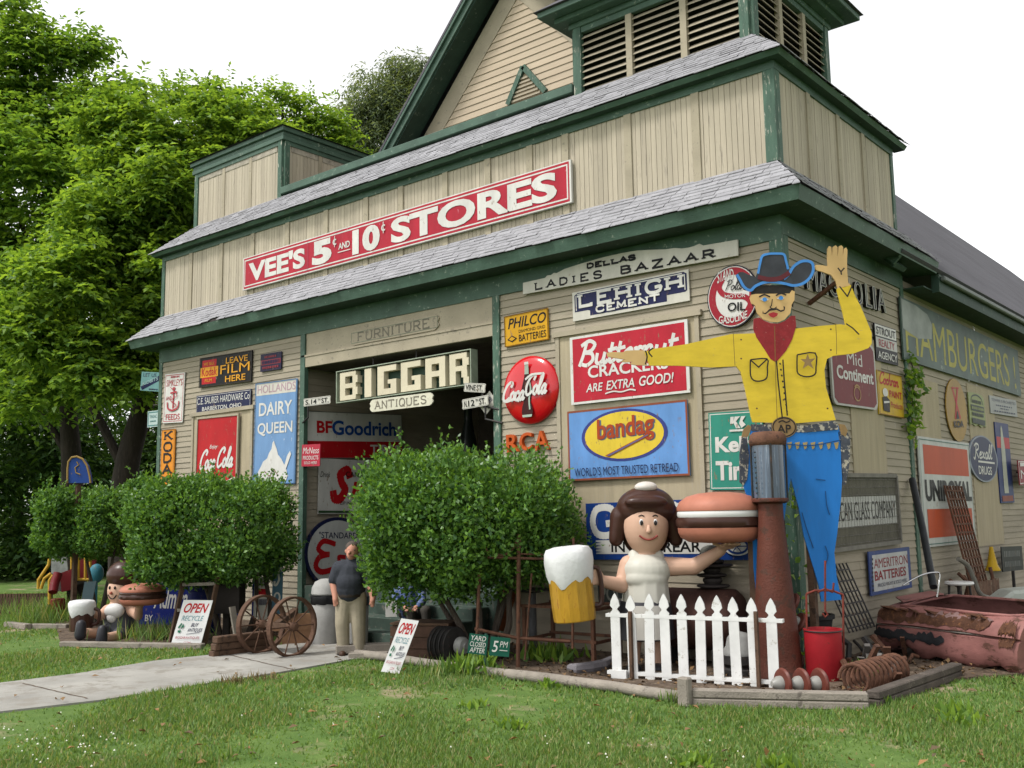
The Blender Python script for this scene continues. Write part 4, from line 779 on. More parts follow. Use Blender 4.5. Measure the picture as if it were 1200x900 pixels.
F.curve(RED, [(.36,.86),(.64,.36)], .07, k=1); F.curve(RED, [(.62,.86),(.38,.36)], .07, k=1); F.rect(RED, .32,.84,.68,.86, 'emblem'); F.poly(BLACK, [(.42,.36),(.56,.36),(.49,.5)]); F.text(BLACK, 'KOA', .26,.22,.74,.33, .05)
r, F = sign('seal_sign', 'pale green scalloped sign with dark lettering right of the yellow oval', 'sign', cK((480,118),(598,150),(613,392),(495,368)), 'S', m=paint(150,160,96), poly=[(0,0),(.15,.03),(.3,-.02),(.5,.04),(.7,-.03),(.85,.03),(1,.0),(1,.85),(.9,.97),(.7,1),(.3,1),(.0,.97)])
DGn = paint(30,50,36); F.curve(DGn, [(.14,.68),(.2,.86),(.5,.94),(.8,.86),(.88,.68)], .03); F.worn_lines(DGn, .2,.68,.82,.78); F.rect(DGn, .1,.44,.92,.62); F.worn_lines(paint(150,160,96), .14,.49,.88,.57); F.worn_lines(DGn, .14,.29,.88,.39); F.poly(DGn, [(.1,.06),(.9,.04),(.92,.2),(.1,.22)])
r, F = sign('notice_sign', 'small white notice with lines of dark text below the right end of the green board', 'sign', cK((640,150),(840,188),(853,315),(650,282)), 'S', m=paint(170,172,168)); DB = paint(50,60,90)
F.text(DB, 'TOWER IS PROHIBITED', .06,.7,.95,.86, .02); F.worn_lines(DB, .2,.47,.8,.54); F.worn_lines(DB, .35,.31,.65,.38); F.worn_lines(DB, .12,.13,.9,.2)
r, F = sign('drug_sign', 'round navy sign with white script and capitals beside the white and orange tire sign', 'sign', cK((485,440),(700,470),(703,815),(488,790)), 'S', m=paint(150,158,170), t=.03, poly=[(.5+.5*math.cos(2*PI*k/48), .5+.5*math.sin(2*PI*k/48)) for k in range(48)])
F.ell(paint(34,44,84), (.5,.5), (.46,.47), 48, 'panel'); F.script(WHITE, 'Rexall', .16,.5,.84,.8, .035, slope=.02); F.text(WHITE, 'DRUGS', .28,.16,.74,.34, .03); F.rect(WHITE, .28,.41,.86,.45, 'lettering')
r, F = sign('rocket_sign', 'tall narrow blue panel with a white rocket right of the round navy sign', 'sign', cB((840,60),(905,68),(936,447),(872,447)), 'S', m=paint(38,56,112))
F.rect(RED, .05,.68,.98,.82); F.poly(paint(190,192,176), [(.3,.12),(.62,.12),(.6,.7),(.5,.93),(.44,.97),(.38,.93),(.32,.7)]); F.rect(paint(140,60,40), .1,.02,.9,.09)
r, F = sign('rubber_sign', 'tall white sign with two burnt orange blocks and black capitals between them', 'sign', cB((472,122),(725,166),(745,632),(505,666)), 'S', m=paint(206,208,202), off=.04)
OB = mat('burnt_orange_panel', tuple(.9*x for x in lin(168,64,22)), .55, .12, 3, wear=(.2,.06,.02), wamt=.3, stretch=(1,1,.3)); F.rect(OB, .08,.66,.95,.93); F.rect(OB, .08,.08,.95,.34); F.text(BLACK, 'UNIROYAL', .07,.41,.97,.61, .075); F.border(paint(40,110,100), .012, .04)
r, F = sign('glass_sign', 'wire fronted frame holding a white strip with black condensed capitals behind the blue trouser leg', 'sign', [(963,556),(1050.6,558),(1053,634.5),(958,648)], 'S', m=mat('grey_brown_panel', (.10,.092,.07), .8, .2, 4), t=.03)
F.rect(paint(196,196,190), .02,.29,.98,.7); F.text(BLACK, 'AMERICAN GLASS COMPANY', .03,.37,.97,.63, .05); GW = mat('grey_wire', (.13,.125,.11), .6, .15, 8); mbw = MB()
for k in range(30): a = k/29; mbw.tube([F.P(a,.02,.012), F.P(a+.01*math.sin(k*7),.5,.012), F.P(a,.98,.012)], .0025, 4, cap=False)
for k in range(9): mbw.tube([F.P(.01,.06+.11*k,.016), F.P(.99,.06+.11*k,.016)], .003, 4, cap=False)
mbw.build('wire_mesh', GW, r)
mbf = MB()
for a, b in (((0,0),(1,0)),((1,0),(1,1)),((1,1),(0,1)),((0,1),(0,0))): mbf.bar(F.P(*a), F.P(*b), .05, .06)
mbf.build('frame', mat('grey_weathered_frame', (.16,.15,.13), .85, .2, 5), r)
r, F = sign('battery_sign', 'white and blue bordered sign with dark red capitals low beside the wrecked car', 'sign', cB((240,683),(437,655),(440,855),(246,893)), 'S', m=paint(66,84,140), off=.06)
F.rect(paint(206,206,204), .07,.08,.93,.91); DR_ = paint(150,24,40); F.text(DR_, 'AMERITRON', .1,.6,.92,.82, .03); F.text(DR_, 'BATTERIES', .1,.32,.86,.54, .03); F.text(NAVY, 'PRICED RIGHT & SOLD HERE', .16,.17,.86,.25, .0); [F.rect(BLACK, .025,.1+.1*k,.05,.15+.1*k, 'border') for k in range(8)]
r, F = sign('red_sign', 'small maroon and white sign at the far right end of the side wall', 'sign', [(1194,540),(1212,538),(1213,567),(1194,568)], 'S', m=paint(150,44,54), off=.2); F.border(WHITE, .02, .02); F.text(WHITE, 'M', .1,.25,.45,.6, .05); F.rect(WHITE, .1,.75,.9,.9)
mb = MB(); p = F.P(.5,.5,-.02); mb.bar(p, p-Vector((.2,0,0)), .03); mb.build('bracket', IRON, r)
r, F = sign('black_sign', 'dark upright board with faint grey lettering standing low at the far right', 'sign', [(1174,641),(1198,639.5),(1199,668),(1175,670)], 'S', m=paint(44,46,46), off=.3); F.worn_lines(paint(110,112,110), .1,.58,.9,.82); F.worn_lines(paint(110,112,110), .1,.18,.9,.4)
mb = MB(); p = F.P(.5,.0,-.02); mb.bar(p, (p.x,p.y,.03), .05); mb.build('stake', IRON, r)
# doorway interior: what shows in the shade
r = thing('drink_cooler', 'tall dark red cabinet with a bottle picture inside the shaded doorway', 'vending machine', (-6.3,4.2,.76)); mb = MB(); mb.box((-7.1,3.85,.76),(-5.5,4.8,4.3)); mb.build('cabinet', mat('dim_red_enamel', (.30,.02,.026), .4, .1, 2), r, bevel=.02)
mb = MB(); bx = onY(545,500,3.7).x; mb.lathe((bx,3.8,2.1), UP, [(.2,0),(.22,.1),(.2,.5),(.17,.8),(.21,1.2),(.17,1.6),(.09,2.0),(.085,2.3),(.1,2.32)], 20); mb.build('bottle_relief', mat('dark_bottle_glass', (.02,.025,.022), .2, .1, 3), r, smooth=True)
for lab, px, m, tx in (('pale notice card with faint lines pinned inside the doorway', [(494,498),(522,496),(522,517),(495,519)], paint(215,210,200), [0,1]), ('small pale red lettered card inside the doorway above the notice', [(504,482),(521,480),(521,490),(505,491)], paint(120,70,70), [0])):
    r, F = sign('card', lab, 'sign', px, m=m, at=dict(axes=(X_, UP, NY), hit=lambda p: onY(p[0], p[1], 5.16)))
    for k, t in enumerate(tx): F.worn_lines(paint(80,40,40), .15,.56-.36*k,.85,.72-.36*k)
r, F = sign('round_sign', 'dim round blue sign at the back of the doorway', 'sign', [(466,505),(486,503),(486,527),(466,530)], m=paint(50,100,200), at=dict(axes=(X_, UP, NY), hit=lambda p: onY(p[0], p[1], 5.14)), poly=[(.5+.5*math.cos(2*PI*k/32), .5+.5*math.sin(2*PI*k/32)) for k in range(32)]); F.ell(paint(150,120,130), (.4,.45), (.2,.22))
# every face drawn above is written out here
for F, r in FACES: F.done(r)
# ------------------------------------------------------------------ standing things in front of the store
def onPl(px, py, Q, n): r = Vector(ray(px, py)); c = Vector(CAM); return c + r*((Q-c).dot(n)/r.dot(n))
WOODG = mat('grey_weathered_wood', (.21,.185,.155), .9, .25, 3, wear=(.11,.095,.08), wamt=.45, wscale=8, bump=.5, bscale=50, stretch=(1,1,1), island=.1)
WOODB = mat('brown_old_wood', (.085,.05,.032), .85, .3, 4, wear=(.04,.026,.018), wamt=.45, bump=.4)
SKINW = mat('painted_flesh', (.48,.30,.215), .5, .06, 3); WPAINT = mat('white_gloss_paint', (.55,.545,.53), .4, .05, 4, wear=(.42,.40,.37), wamt=.2)
BROWNP = mat('dark_brown_gloss_paint', (.045,.02,.015), .3, .15, 5, wear=(.1,.06,.045), wamt=.2); BUN = mat('bun_orange_paint', (.34,.13,.085), .55, .14, 3, wear=(.4,.19,.12), wamt=.2)
CHAR = mat('charcoal_gloss_paint', (.028,.028,.033), .4, .15, 4); LINE = mat('thin_black_line', (.015,.012,.012), .6)
# ---- cowboy cut from board
Q = Vector((CAM[0],CAM[1],0)) - TH*12.72; Q = onPl(930, 640, Q, TH); Q.z = 0
ck = crop(780,270,3.914); c36 = crop(800,470,3.6)
COW = thing('cutout_figure', 'giant painted plywood cowboy in yellow shirt waving beside the corner', 'cutout sign', tuple(Q))
def K(pts): r = []; [r.append(((p-Q).dot(RH), (p-Q).z)) for p in (onPl(a, b, Q, TH) for a, b in pts)]; return r
def cut(nm, pts, m, t0=-.03, t1=0., parent=None):
    mb = MB(); mb.prism(K(pts), Q, RH, UP, TH, t0, t1); return mb.build(nm, m, COW, parent)
YS = mat('cutout_yellow', (.56,.40,.03), .55, .1, 3, wear=(.36,.27,.09), wamt=.24, wscale=9, stretch=(1,1,3)); BS = mat('cutout_blue', (.012,.14,.44), .5, .1, 2, wear=(.05,.1,.25), wamt=.25, stretch=(3,3,.5)); FL = mat('cutout_flesh', (.50,.33,.14), .55, .06, 4, wear=(.3,.2,.1), wamt=.2)
HATM = mat('cutout_hat_grey', (.035,.038,.045), .55, .25, 5); HBL = mat('cutout_hat_blue', (.05,.2,.5), .5); BND = mat('cutout_bandana_red', (.22,.016,.02), .6, .2, 8, wear=(.4,.2,.18), wamt=.28, wscale=30); BRT = mat('cutout_tan', (.22,.14,.06), .6, .15, 8)
cut('trousers', c36((288,120),(430,120),(656,103),(668,150),(668,240),(673,330),(668,420),(652,560),(640,640),(650,740),(670,838),(585,846),(575,780),(545,680),(512,570),(490,450),(457,325),(440,420),(420,560),(400,700),(385,800),(310,812),(300,700),(296,560),(285,440),(258,360)), BS)
sh = [(755,413),(764,409),(801,404),(857,391.5),(884,390.7),(905,383),(933,385),(960,382),(984.4,380),(991,381),(988,367),(984,352),(980.6,339),(982,337.7),(990,336.5),(997,334),(1002,346.6),(1009,360),(1014,372),(1021.4,390),(1021.4,402.9),(1017.6,408),(999.7,414.4),(976.7,417),(969,420.7),(966,433.5),(967.8,454),(974,474.4),(979.3,492.3),(933,496),(882,494.8),(880,488),(873,455),(868,436),(862.7,429.3),(833,430.7),(793,428.5),(761,428.5)]
shp = cut('shirt', sh, YS, -.025, .006)
cut('pointing_hand', [(758,411),(758,428),(745,428),(738,426.5),(741,424),(733,424.5),(727,423.5),(733,421.5),(724,420),(712,418),(711,413.5),(718,412.5),(729,413),(734,411),(743,410.5),(752,410.5)], FL, -.028, .003)
cut('raised_hand', ck((790,265),(782,235),(760,205),(720,190),(690,182),(682,170),(690,158),(720,160),(745,165),(742,120),(743,84),(750,72),(760,76),(763,120),(767,76),(780,68),(788,76),(789,120),(794,74),(805,68),(814,76),(812,122),(818,84),(828,78),(834,90),(832,150),(833,190),(838,240),(850,252)), FL, -.028, .003)
cut('hair', ck((395,252),(590,250),(592,295),(585,350),(575,330),(570,290),(410,292),(410,330),(402,350),(392,300)), mat('cutout_hair', (.02,.017,.015), .7, .3, 20), -.03, .004)
cut('face', ck((412,292),(568,290),(578,275),(592,280),(590,320),(578,340),(572,380),(545,410),(515,422),(480,420),(445,408),(420,380),(410,345),(394,335),(386,310),(392,296)), FL, -.02, .007)
cut('bandana', ck((405,405),(430,400),(450,414),(480,426),(515,428),(545,416),(575,392),(594,392),(598,440),(580,500),(550,555),(506,606),(480,590),(455,550),(415,490),(403,450)), BND, -.02, .01)
hat = cut('hat', ck((322,205),(335,193),(355,192),(385,206),(412,216),(420,195),(430,150),(440,118),(465,106),(485,112),(505,104),(530,104),(550,120),(556,150),(566,185),(590,160),(620,140),(655,138),(674,152),(677,190),(655,228),(620,250),(580,256),(545,245),(500,238),(450,240),(415,256),(390,280),(360,272),(335,240)), HATM, -.02, .014)
Fc = Face(Q, RH, UP, TH, 1, 1, .017)
def kk(pts): return [(a+.5, b+.5) for a, b in K(pts)]
Fc.curve(HBL, kk(ck((326,205),(338,225),(360,262),(388,276),(412,256),(452,240),(500,238),(548,246),(585,254),(622,247),(654,225),(674,190),(672,155),(650,142),(618,145),(585,168),(562,205),(540,225))), .035, 'hat_outline', 4); Fc.curve(HBL, kk(ck((422,200),(432,150),(442,120),(468,110),(505,108),(540,112),(550,140),(560,180))), .03, 'hat_outline', 4)
Fc.curve(mat('cutout_band', (.09,.015,.02), .6), kk(ck((424,216),(470,226),(520,222),(565,196))), .06, 'hat_band')
Fc.poly(mat('cutout_eye_white', (.5,.5,.5), .5), kk(ck((430,318),(450,308),(472,318),(452,330))), 'eye'); Fc.poly(_M['cutout_eye_white'], kk(ck((506,314),(526,302),(544,312),(526,322))), 'eye')
Fc.ell(HBL, kk(ck((452,319)))[0], (.028,.028), 12, 'eye'); Fc.ell(HBL, kk(ck((526,312)))[0], (.028,.028), 12, 'eye')
Fc.curve(LINE, kk(ck((426,308),(450,298),(476,308))), .02, 'eyebrow'); Fc.curve(LINE, kk(ck((502,302),(526,292),(550,300))), .02, 'eyebrow')
Fc.curve(LINE, kk(ck((486,318),(482,345),(476,356),(492,362),(506,354))), .012, 'nose'); Fc.poly(LINE, kk(ck((442,370),(440,384),(455,388),(475,372),(490,370),(505,368),(525,378),(542,370),(544,354),(536,350),(538,366),(524,370),(506,360),(490,362),(474,362),(456,380),(446,382))), 'moustache')
Fc.poly(mat('cutout_lip', (.3,.02,.025), .5), kk(ck((466,386),(490,378),(512,384),(506,396),(490,404),(474,398))), 'mouth')
for pts in (((385,596),(384,630),(386,670),(400,690),(425,694),(452,686),(462,668),(462,630),(460,592),(385,596)), ((385,598),(422,630),(460,594)), ((598,574),(597,620),(602,660),(640,674),(678,664),(684,630),(680,566),(598,574)), ((503,600),(510,690),(520,780),(530,866)), ((532,596),(538,690),(546,780),(552,852)), ((820,432),(850,452),(880,482)), ((790,262),(826,308),(850,254)), ((782,178),(796,196),(812,178)), ((796,196),(798,210))):
    Fc.curve(LINE, kk(ck(*pts)), .018, 'drawn_line', 1 if len(pts) in (3,2) else 3)
for k in range(9): x, y = 516+k*3.6, 612+k*27; Fc.curve(LINE, kk(ck((x,y),(x+4,y+8))), .02, 'button', 1)
Fc.poly(BRT, kk(ck((641,572),(650,596),(676,592),(656,612),(668,640),(643,624),(618,640),(628,612),(608,596),(632,596))), 'star_badge')
for pts in (((755,412.5),(757,420),(755,428.5)), ((764,409.5),(759,414),(763,420))): Fc.curve(LINE, kk(pts), .018, 'drawn_line')
for pts in (((857,392),(858,411),(859,430)), ((976,381),(977,400),(977,417)), ((905,384),(906,440),(908,495))): Fc.curve(mat('board_seam', (.16,.11,.03), .8), kk(pts), .008, 'board_seam', 2)
for q in ((866,400),(866,422),(970,388),(970,412),(884,480),(966,480),(915,400),(915,470)): Fc.ell(RUST, kk([q])[0], (.012,.012), 8, 'screw_head')
# belt, holsters, buckle
WEAR = mat('worn_belt_paint', (.05,.055,.07), .7, .3, 12, wear=(.34,.31,.25), wamt=.55, wscale=16)
cut('belt', c36((288,98),(400,100),(520,104),(640,82),(652,96),(656,120),(520,132),(290,126)), WEAR, -.02, .009); cut('holster', c36((655,130),(690,118),(708,160),(706,250),(690,350),(678,356),(672,260),(664,190)), WEAR, -.025, .0); cut('holster', c36((270,150),(250,152),(240,230),(240,340),(256,356),(272,330),(280,230)), WEAR, -.025, .005)
cut('gun_grip', c36((660,96),(684,100),(696,124),(688,150),(668,140)), BRT, -.02, .003); cut('gun_grip', c36((276,100),(292,108),(276,150),(248,154),(256,120)), BRT, -.02, .004)
for k in range(7): a = 440+k*33; cut('cartridge', c36((a,176),(a+20,172),(a+16,198),(a+8,204)), mat('cutout_brass', (.30,.22,.09), .5), -.0, .008)
Fb = Face(Q, RH, UP, TH, 1, 1, .012); bc = kk(c36((427,110)))[0]; Fb.ell(BRT, bc, (.16,.135), 30, 'buckle'); Fb.ring(LINE, bc, (.15,.125), .014, 30, 'buckle'); Fb.text(LINE, 'AP', bc[0]-.09,bc[1]-.075,bc[0]+.085,bc[1]+.03, .03, name='buckle_letters'); Fb.curve(LINE, [(bc[0]-.07,bc[1]+.06),(bc[0]-.02,bc[1]+.08),(bc[0]+.03,bc[1]+.06),(bc[0]+.08,bc[1]+.08)], .016, 'buckle_letters')
for pts in (((600,380),(606,440),(618,480)), ((560,330),(600,335)), ((598,610),(610,650),(600,690)), ((500,470),(520,540),(548,620)), ((432,182),(540,188),(660,166))): Fb.curve(mat('cutout_fold_line', (.006,.05,.16), .6), kk(c36(*pts)), .014, 'drawn_line')
Fc.done(COW); Fb.done(COW)
mb = MB()
for a, b in (((955,700),(950,560)), ((886,700),(890,560))):
    p = onPl(a[0], a[1], Q, TH)-TH*.075; q = onPl(b[0], b[1], Q, TH)-TH*.075; mbp = MB(); mbp.bar((p.x,p.y,0), (p.x,p.y,q.z), .09, .08); mbp.build('support_post', WOODB, COW)
# ---- glass topped pump
b = onZ(912, 797); tp = onPl(899, 508, b, TH); ax = (tp-b); Hh = ax.length; s = Hh/289.5; gdep = b
PR = mat('rusted_pump_red', (.088,.026,.016), .6, .3, 3, wear=(.055,.024,.016), wamt=.56, wscale=6, bump=.4, bscale=50)
r = thing('gas_pump', 'rust red visible gas pump with a cloudy blue glass cylinder in front of the cowboy', 'gas pump', tuple(b), None)
PB = mat('cloudy_blue_glass', (.045,.075,.115), .15, .6, 5, wear=(.17,.21,.26), wamt=.4, wscale=6, stretch=(6,6,.2), spec=.8)
zg0, zg1 = Hh*(797-587)/289., Hh*(797-521)/289.
mb = MB(); mb.lathe(b, ax, [(30*s,0),(30*s,.06),(28.5*s,.08),(27.5*s,.3),(24*s,.8),(20.5*s,1.2),(17.5*s,1.6),(15*s,1.9),(14.5*s,zg0-.05)], 32); mb.build('column', PR, r, smooth=True)
mb = MB(); mb.lathe(b, ax, [(17*s,zg0-.05),(21.5*s,zg0-.03),(22*s,zg0),(21.5*s,zg0+.015)], 32); mb.build('collar', PR, r, smooth=True)
mb = MB(); mb.lathe(b, ax, [(19.5*s,zg0+.01),(19.5*s,zg1)], 32); mb.build('glass_cylinder', PB, r, smooth=True)
mb = MB(); mb.lathe(b, ax, [(20*s,zg1-.02),(22*s,zg1),(22.5*s,zg1+.04),(21.5*s,zg1+.11),(17*s,zg1+.15),(.01,zg1+.16)], 32); mb.build('cap', RUST, r, smooth=True)
x, y, d = frame_from(ax)
for k in range(4): a = k*PI/2+.6; o = (x*math.cos(a)+y*math.sin(a))*20.5*s; mb = MB(); mb.tube([b+d*zg0+o, b+d*zg1+o], .013, 6); mb.build('cage_rod', IRON, r)
gm = MB(); 
for k in range(10): p = onPl(884.5+.3*k, 530+k*6, b+TH*.19, TH); gm.ell(p, (RH,UP,TH), (.012,.012,.012), 6, 4)
gm.build('gallon_marks', IRON, r)
# ---- waitress statue (a plain generic figure)
D0 = 12.9; s = D0/FPX
WT = thing('waitress_statue', 'tall fibreglass waitress statue in white top holding up a huge hamburger behind the picket fence', 'statue', tuple(onZ(757, 786.5)))
WB = onZ(757, 786.5)
def sp(px, py, t=0.): return onPl(px, py, WB+TH*t, TH)
mb = MB(); A3 = (RH, TH, UP)
mb.ell(sp(757,616), A3, (27*s,24*s,36*s), 24, 16); mb.caps(sp(757,640), 11*s, sp(757,652), 13*s); mb.caps(sp(757,664), 20*s, sp(757,700), 20*s)
mb.caps(sp(742,720), 13*s, sp(743,752), 9*s); mb.caps(sp(743,752), 9*s, sp(743,778), 6.5*s); mb.caps(sp(772,720), 13*s, sp(771,752), 9*s); mb.caps(sp(771,752), 9*s, sp(771,778), 6.5*s)
mb.caps(sp(737,662), 12*s, sp(729,686,.08), 9.5*s); mb.caps(sp(729,686,.08), 9.5*s, sp(706,681,.3), 7*s); mb.ell(sp(700,677,.34), A3, (8*s,5*s,9*s))
for k in range(4): mb.caps(sp(699,670+4.4*k,.37), 2.6*s, sp(693-.6*(k % 2),671+4.4*k,.42), 2.3*s)
mb.caps(sp(703,671,.36), 2.8*s, sp(697,665,.42), 2.4*s)
mb.caps(sp(779,664), 12*s, sp(813,664,.12), 10*s); mb.caps(sp(813,664,.12), 10*s, sp(845,645,.28), 6.5*s); mb.ell(sp(851,640,.33), A3, (11*s,11*s,4.2*s))
for k in range(4): mb.caps(sp(848+4.5*k,639,.42), 2.5*s, sp(850+5.5*k,637.5,.58), 2.1*s)
mb.caps(sp(846,640,.40), 2.7*s, sp(836,637,.44), 2.2*s)
sculpt('body', mb, SKINW, WT, vox=.014, smooth=9)
mb = MB(); mb.ell(sp(757,669,.02), A3, (30*s,25*s,22*s), 22, 12); mb.caps(sp(757,672,.02), 25*s, sp(757,706), 29*s); mb.ell(sp(757,678,.14), A3, (25*s,15*s,14*s), 20, 10); mb.caps(sp(744,652,.0), 9*s, sp(746,664,.05), 13*s); mb.caps(sp(770,652,.0), 9*s, sp(768,664,.05), 13*s)
sculpt('white_top', mb, mat('statue_top_paint', (.45,.435,.38), .45, .06, 2), WT, vox=.013, smooth=14)
mb = MB(); mb.lathe(sp(757,748), UP, [(34*s,0),(35*s,.01),(33*s,.2),(31*s,.42),(28.5*s,.48)], 32); mb.build('skirt', CHAR, WT, smooth=True)
mb = MB(); n = 12; o0 = sp(757,748)
for k in range(n):
    a0, a1 = [math.radians(-38+76*j/n) for j in (k,k+1)]
    f = lambda a, h, rr: o0 + TH*math.cos(a)*rr + RH*math.sin(a)*rr + UP*h
    mb.add([f(a0,.02,35.6*s), f(a1,.02,35.6*s), f(a1,.44,31.6*s), f(a0,.44,31.6*s)], [(0,1,2,3)])
mb.build('apron', mat('statue_apron_paint', (.44,.42,.38), .5, .05, 3, wear=(.42,.12,.1), wamt=.24, wscale=7), WT, smooth=True)
mb = MB(); mb.ell(sp(757,596,-.08), A3, (36*s,29*s,27*s), 24, 14); mb.caps(sp(727,605,-.1), 13*s, sp(722,632,-.1), 9*s); mb.caps(sp(787,605,-.1), 13*s, sp(792,632,-.1), 9*s); mb.ell(sp(757,625,-.22), A3, (30*s,14*s,30*s)); mb.ell(sp(757,588,.17), A3, (26*s,11*s,8*s))
sculpt('hair', mb, BROWNP, WT, vox=.018, smooth=5)
mb = MB(); mb.ell(sp(757,571,.0), A3, (14*s,12*s,7*s), 20, 10); mb.build('cap', mat('statue_cap_paint', (.5,.46,.42), .45, .06, 3), WT, smooth=True)
fr = 24.5*s
def face_pt(px, py, extra=0.): # a point on the front of the head
    c = sp(757,616); p = sp(px, py); dx, dz = (p-c).dot(RH)/(27*s), (p-c).dot(UP)/(36*s); return p + TH*(24*s*math.sqrt(max(0,1-dx*dx-dz*dz))+extra)
for e in (749,765):
    mb = MB(); mb.ell(face_pt(e,612,-.006), A3, (2.6*s,.015,3.9*s)); mb.build('eye', mat('statue_eye_white', (.5,.5,.5), .3), WT, smooth=True); 
    mb = MB(); mb.ell(face_pt(e,612.6,.004), A3, (1.9*s,.018,3*s)); mb.build('pupil', LINE, WT, smooth=True)
    mb = MB(); mb.tube([face_pt(e+k*1.6,605-.7*(2-abs(k)),.002) for k in (-2,-1,0,1,2)], .008, 6); mb.build('eyebrow', LINE, WT)
mb = MB(); mb.caps(face_pt(757,617,0), 2*s, face_pt(757,622,.02), 3.2*s); mb.build('nose', SKINW, WT, smooth=True)
mb = MB(); mb.tube([face_pt(757+k*2.6,632-.3*k*k,.014) for k in range(-4,5)], .013, 6); mb.build('mouth', mat('statue_lip_paint', (.25,.05,.04), .4), WT)
for sx in (743,771): mb = MB(); mb.ell(sp(sx,783,.06), A3, (9*s,16*s,6*s)); mb.build('shoe', CHAR, WT, smooth=True)
def burger(c, R, label, flat=1., plain=False):
    """c = centre of underside"""
    t = thing('hamburger', label, 'giant hamburger', tuple(c)); k = R/.55
    for nm, m, pr in (('bottom_bun', BUN, [(.2,0),(.42,.015),(.52,.07),(.555,.14),(.56,.2)]), ('patty', BROWNP, [(.555,.202),(.575,.23),(.575,.3),(.56,.335)]), ('filling', WPAINT, [(.55,.337),(.56,.36),(.56,.4),(.55,.418)]), ('top_bun', BUN, [(.56,.42),(.565,.46),(.53,.54),(.43,.61),(.28,.65),(.12,.665),(.01,.668)])):
        mb = MB(); mb.lathe(c, UP, [(a*k,h*k*flat) for a, h in pr], 44)
        if nm == 'patty': mb.v = [(x+random.uniform(-.008,.008), y+random.uniform(-.008,.008), z) for x, y, z in mb.v]
        mb.build(nm, BROWNP if plain and nm == 'filling' else m, t, smooth=True)
    return t
burger(sp(845,636,.4), 51*12.5/FPX*.98, 'giant orange bun hamburger balanced on the tall waitress statue hand')
BEER = mat('amber_mug_paint', (.36,.20,.02), .3, .2, 5, wear=(.22,.10,.012), wamt=.45, wscale=5, stretch=(3,3,.6), coat=.3)
def mug(base, ax, R, H, label, bm, hand=None):
    t = thing('beer_mug', label, 'giant mug', tuple(base)); ax = ax.normalized()
    mb = MB(); mb.lathe(base, ax, [(R*.9,0),(R*.93,.01),(R*.96,H*.2),(R*.97,H*.62)], 14); mb.build('glass', bm, t, bevel=.006)
    mb = MB(); x, y, d = frame_from(ax); n = 36; prof = [(R*.95,H*.56),(R*1.04,H*.64),(R*1.1,H*.8),(R*1.08,H*.92),(R*.95,H*.985),(R*.6,H*1.01),(.01,H*1.0)]
    vs = []; fs = []
    for i, (rr, h) in enumerate(prof):
        for k in range(n):
            a = 2*PI*k/n; w = .5+.5*math.sin(3*a+.6)+.4*math.sin(7*a); vs.append(Vector(base)+d*(h-(w*H*.085 if i < 2 else 0))+(x*math.cos(a)+y*math.sin(a))*rr*(1+.03*math.sin(5*a+i)))
    for i in range(len(prof)-1):
        for k in range(n): fs.append((i*n+k, i*n+(k+1) % n, (i+1)*n+(k+1) % n, (i+1)*n+k))
    mb.add(vs, fs); mb.build('foam', mat('foam_white_paint', (.56,.56,.56), .45, .05, 6, bump=.3, bscale=20), t, smooth=True)
    mb = MB(); h_ = hand; p0, p1 = Vector(base)+d*H*.2+h_*R*.93, Vector(base)+d*H*.72+h_*R*.98; mb.tube(crom([p0, p0+h_*.09+d*.03, (p0+p1)/2+h_*.11, p1+h_*.09-d*.03, p1], 4), .03, 8); mb.build('handle', BROWNP, t, smooth=True)
    return t
mb0 = sp(674,727.5,.42); mt0 = sp(664,641,.42); mug(mb0, mt0-mb0, 27*12.45/FPX, (mt0-mb0).length, 'giant beer mug with white foam held by the tall waitress statue', BEER, RH)
# ---- seated statue on the left (a plain generic figure)
D1 = 17.35; s = D1/FPX; CB = onZ(138,747.5); q1 = lambda px, py, t=0.: onPl(px, py, CB+TH*t, TH)
CH = thing('child_statue', 'seated fibreglass child statue with brown hair and black shoes left of the walk', 'statue', tuple(onZ(138,747.5)))
mb = MB(); mb.ell(q1(141,692), A3, (15*s,14*s,18*s), 20, 12); mb.caps(q1(141,706), 7*s, q1(140,715), 8*s); mb.caps(q1(138,718), 15*s, q1(140,736), 17*s); mb.caps(q1(126,714), 6*s, q1(118,722,.2), 5.5*s); mb.caps(q1(118,722,.2), 5.5*s, q1(108,718,.4), 4.5*s); mb.ell(q1(106,717,.42), A3, (5*s,4*s,5*s))
for k in range(4): mb.caps(q1(105,713+2.8*k,.44), 1.8*s, q1(101,713.5+2.8*k,.5), 1.5*s)
mb.caps(q1(154,715), 6.5*s, q1(162,722,.2), 5.5*s); mb.caps(q1(162,722,.2), 5.5*s, q1(163,712,.4), 4.5*s); mb.ell(q1(164,709,.43), A3, (5.5*s,5*s,3*s))
for k in range(4): mb.caps(q1(160+2.6*k,708.5,.46), 1.6*s, q1(160+3*k,708,.56), 1.4*s)
mb.caps(q1(132,742), 8*s, q1(112,742,.45), 6.5*s); mb.caps(q1(112,742,.45), 6.5*s, q1(97,742,.75), 5.5*s); mb.caps(q1(146,744), 8*s, q1(136,746,.5), 6.5*s); mb.caps(q1(136,746,.5), 6.5*s, q1(123,748,.85), 5.5*s)
sculpt('body', mb, SKINW, CH, vox=.02, smooth=4)
mb = MB(); mb.caps(q1(138,722), 17*s, q1(141,738), 19*s); mb.caps(q1(134,741), 9.5*s, q1(120,741.5,.32), 8.5*s); mb.caps(q1(147,743), 9.5*s, q1(138,745,.4), 8.5*s); sculpt('overalls', mb, mat('slate_grey_gloss', (.05,.052,.06), .4, .1, 4), CH, vox=.02, smooth=4)
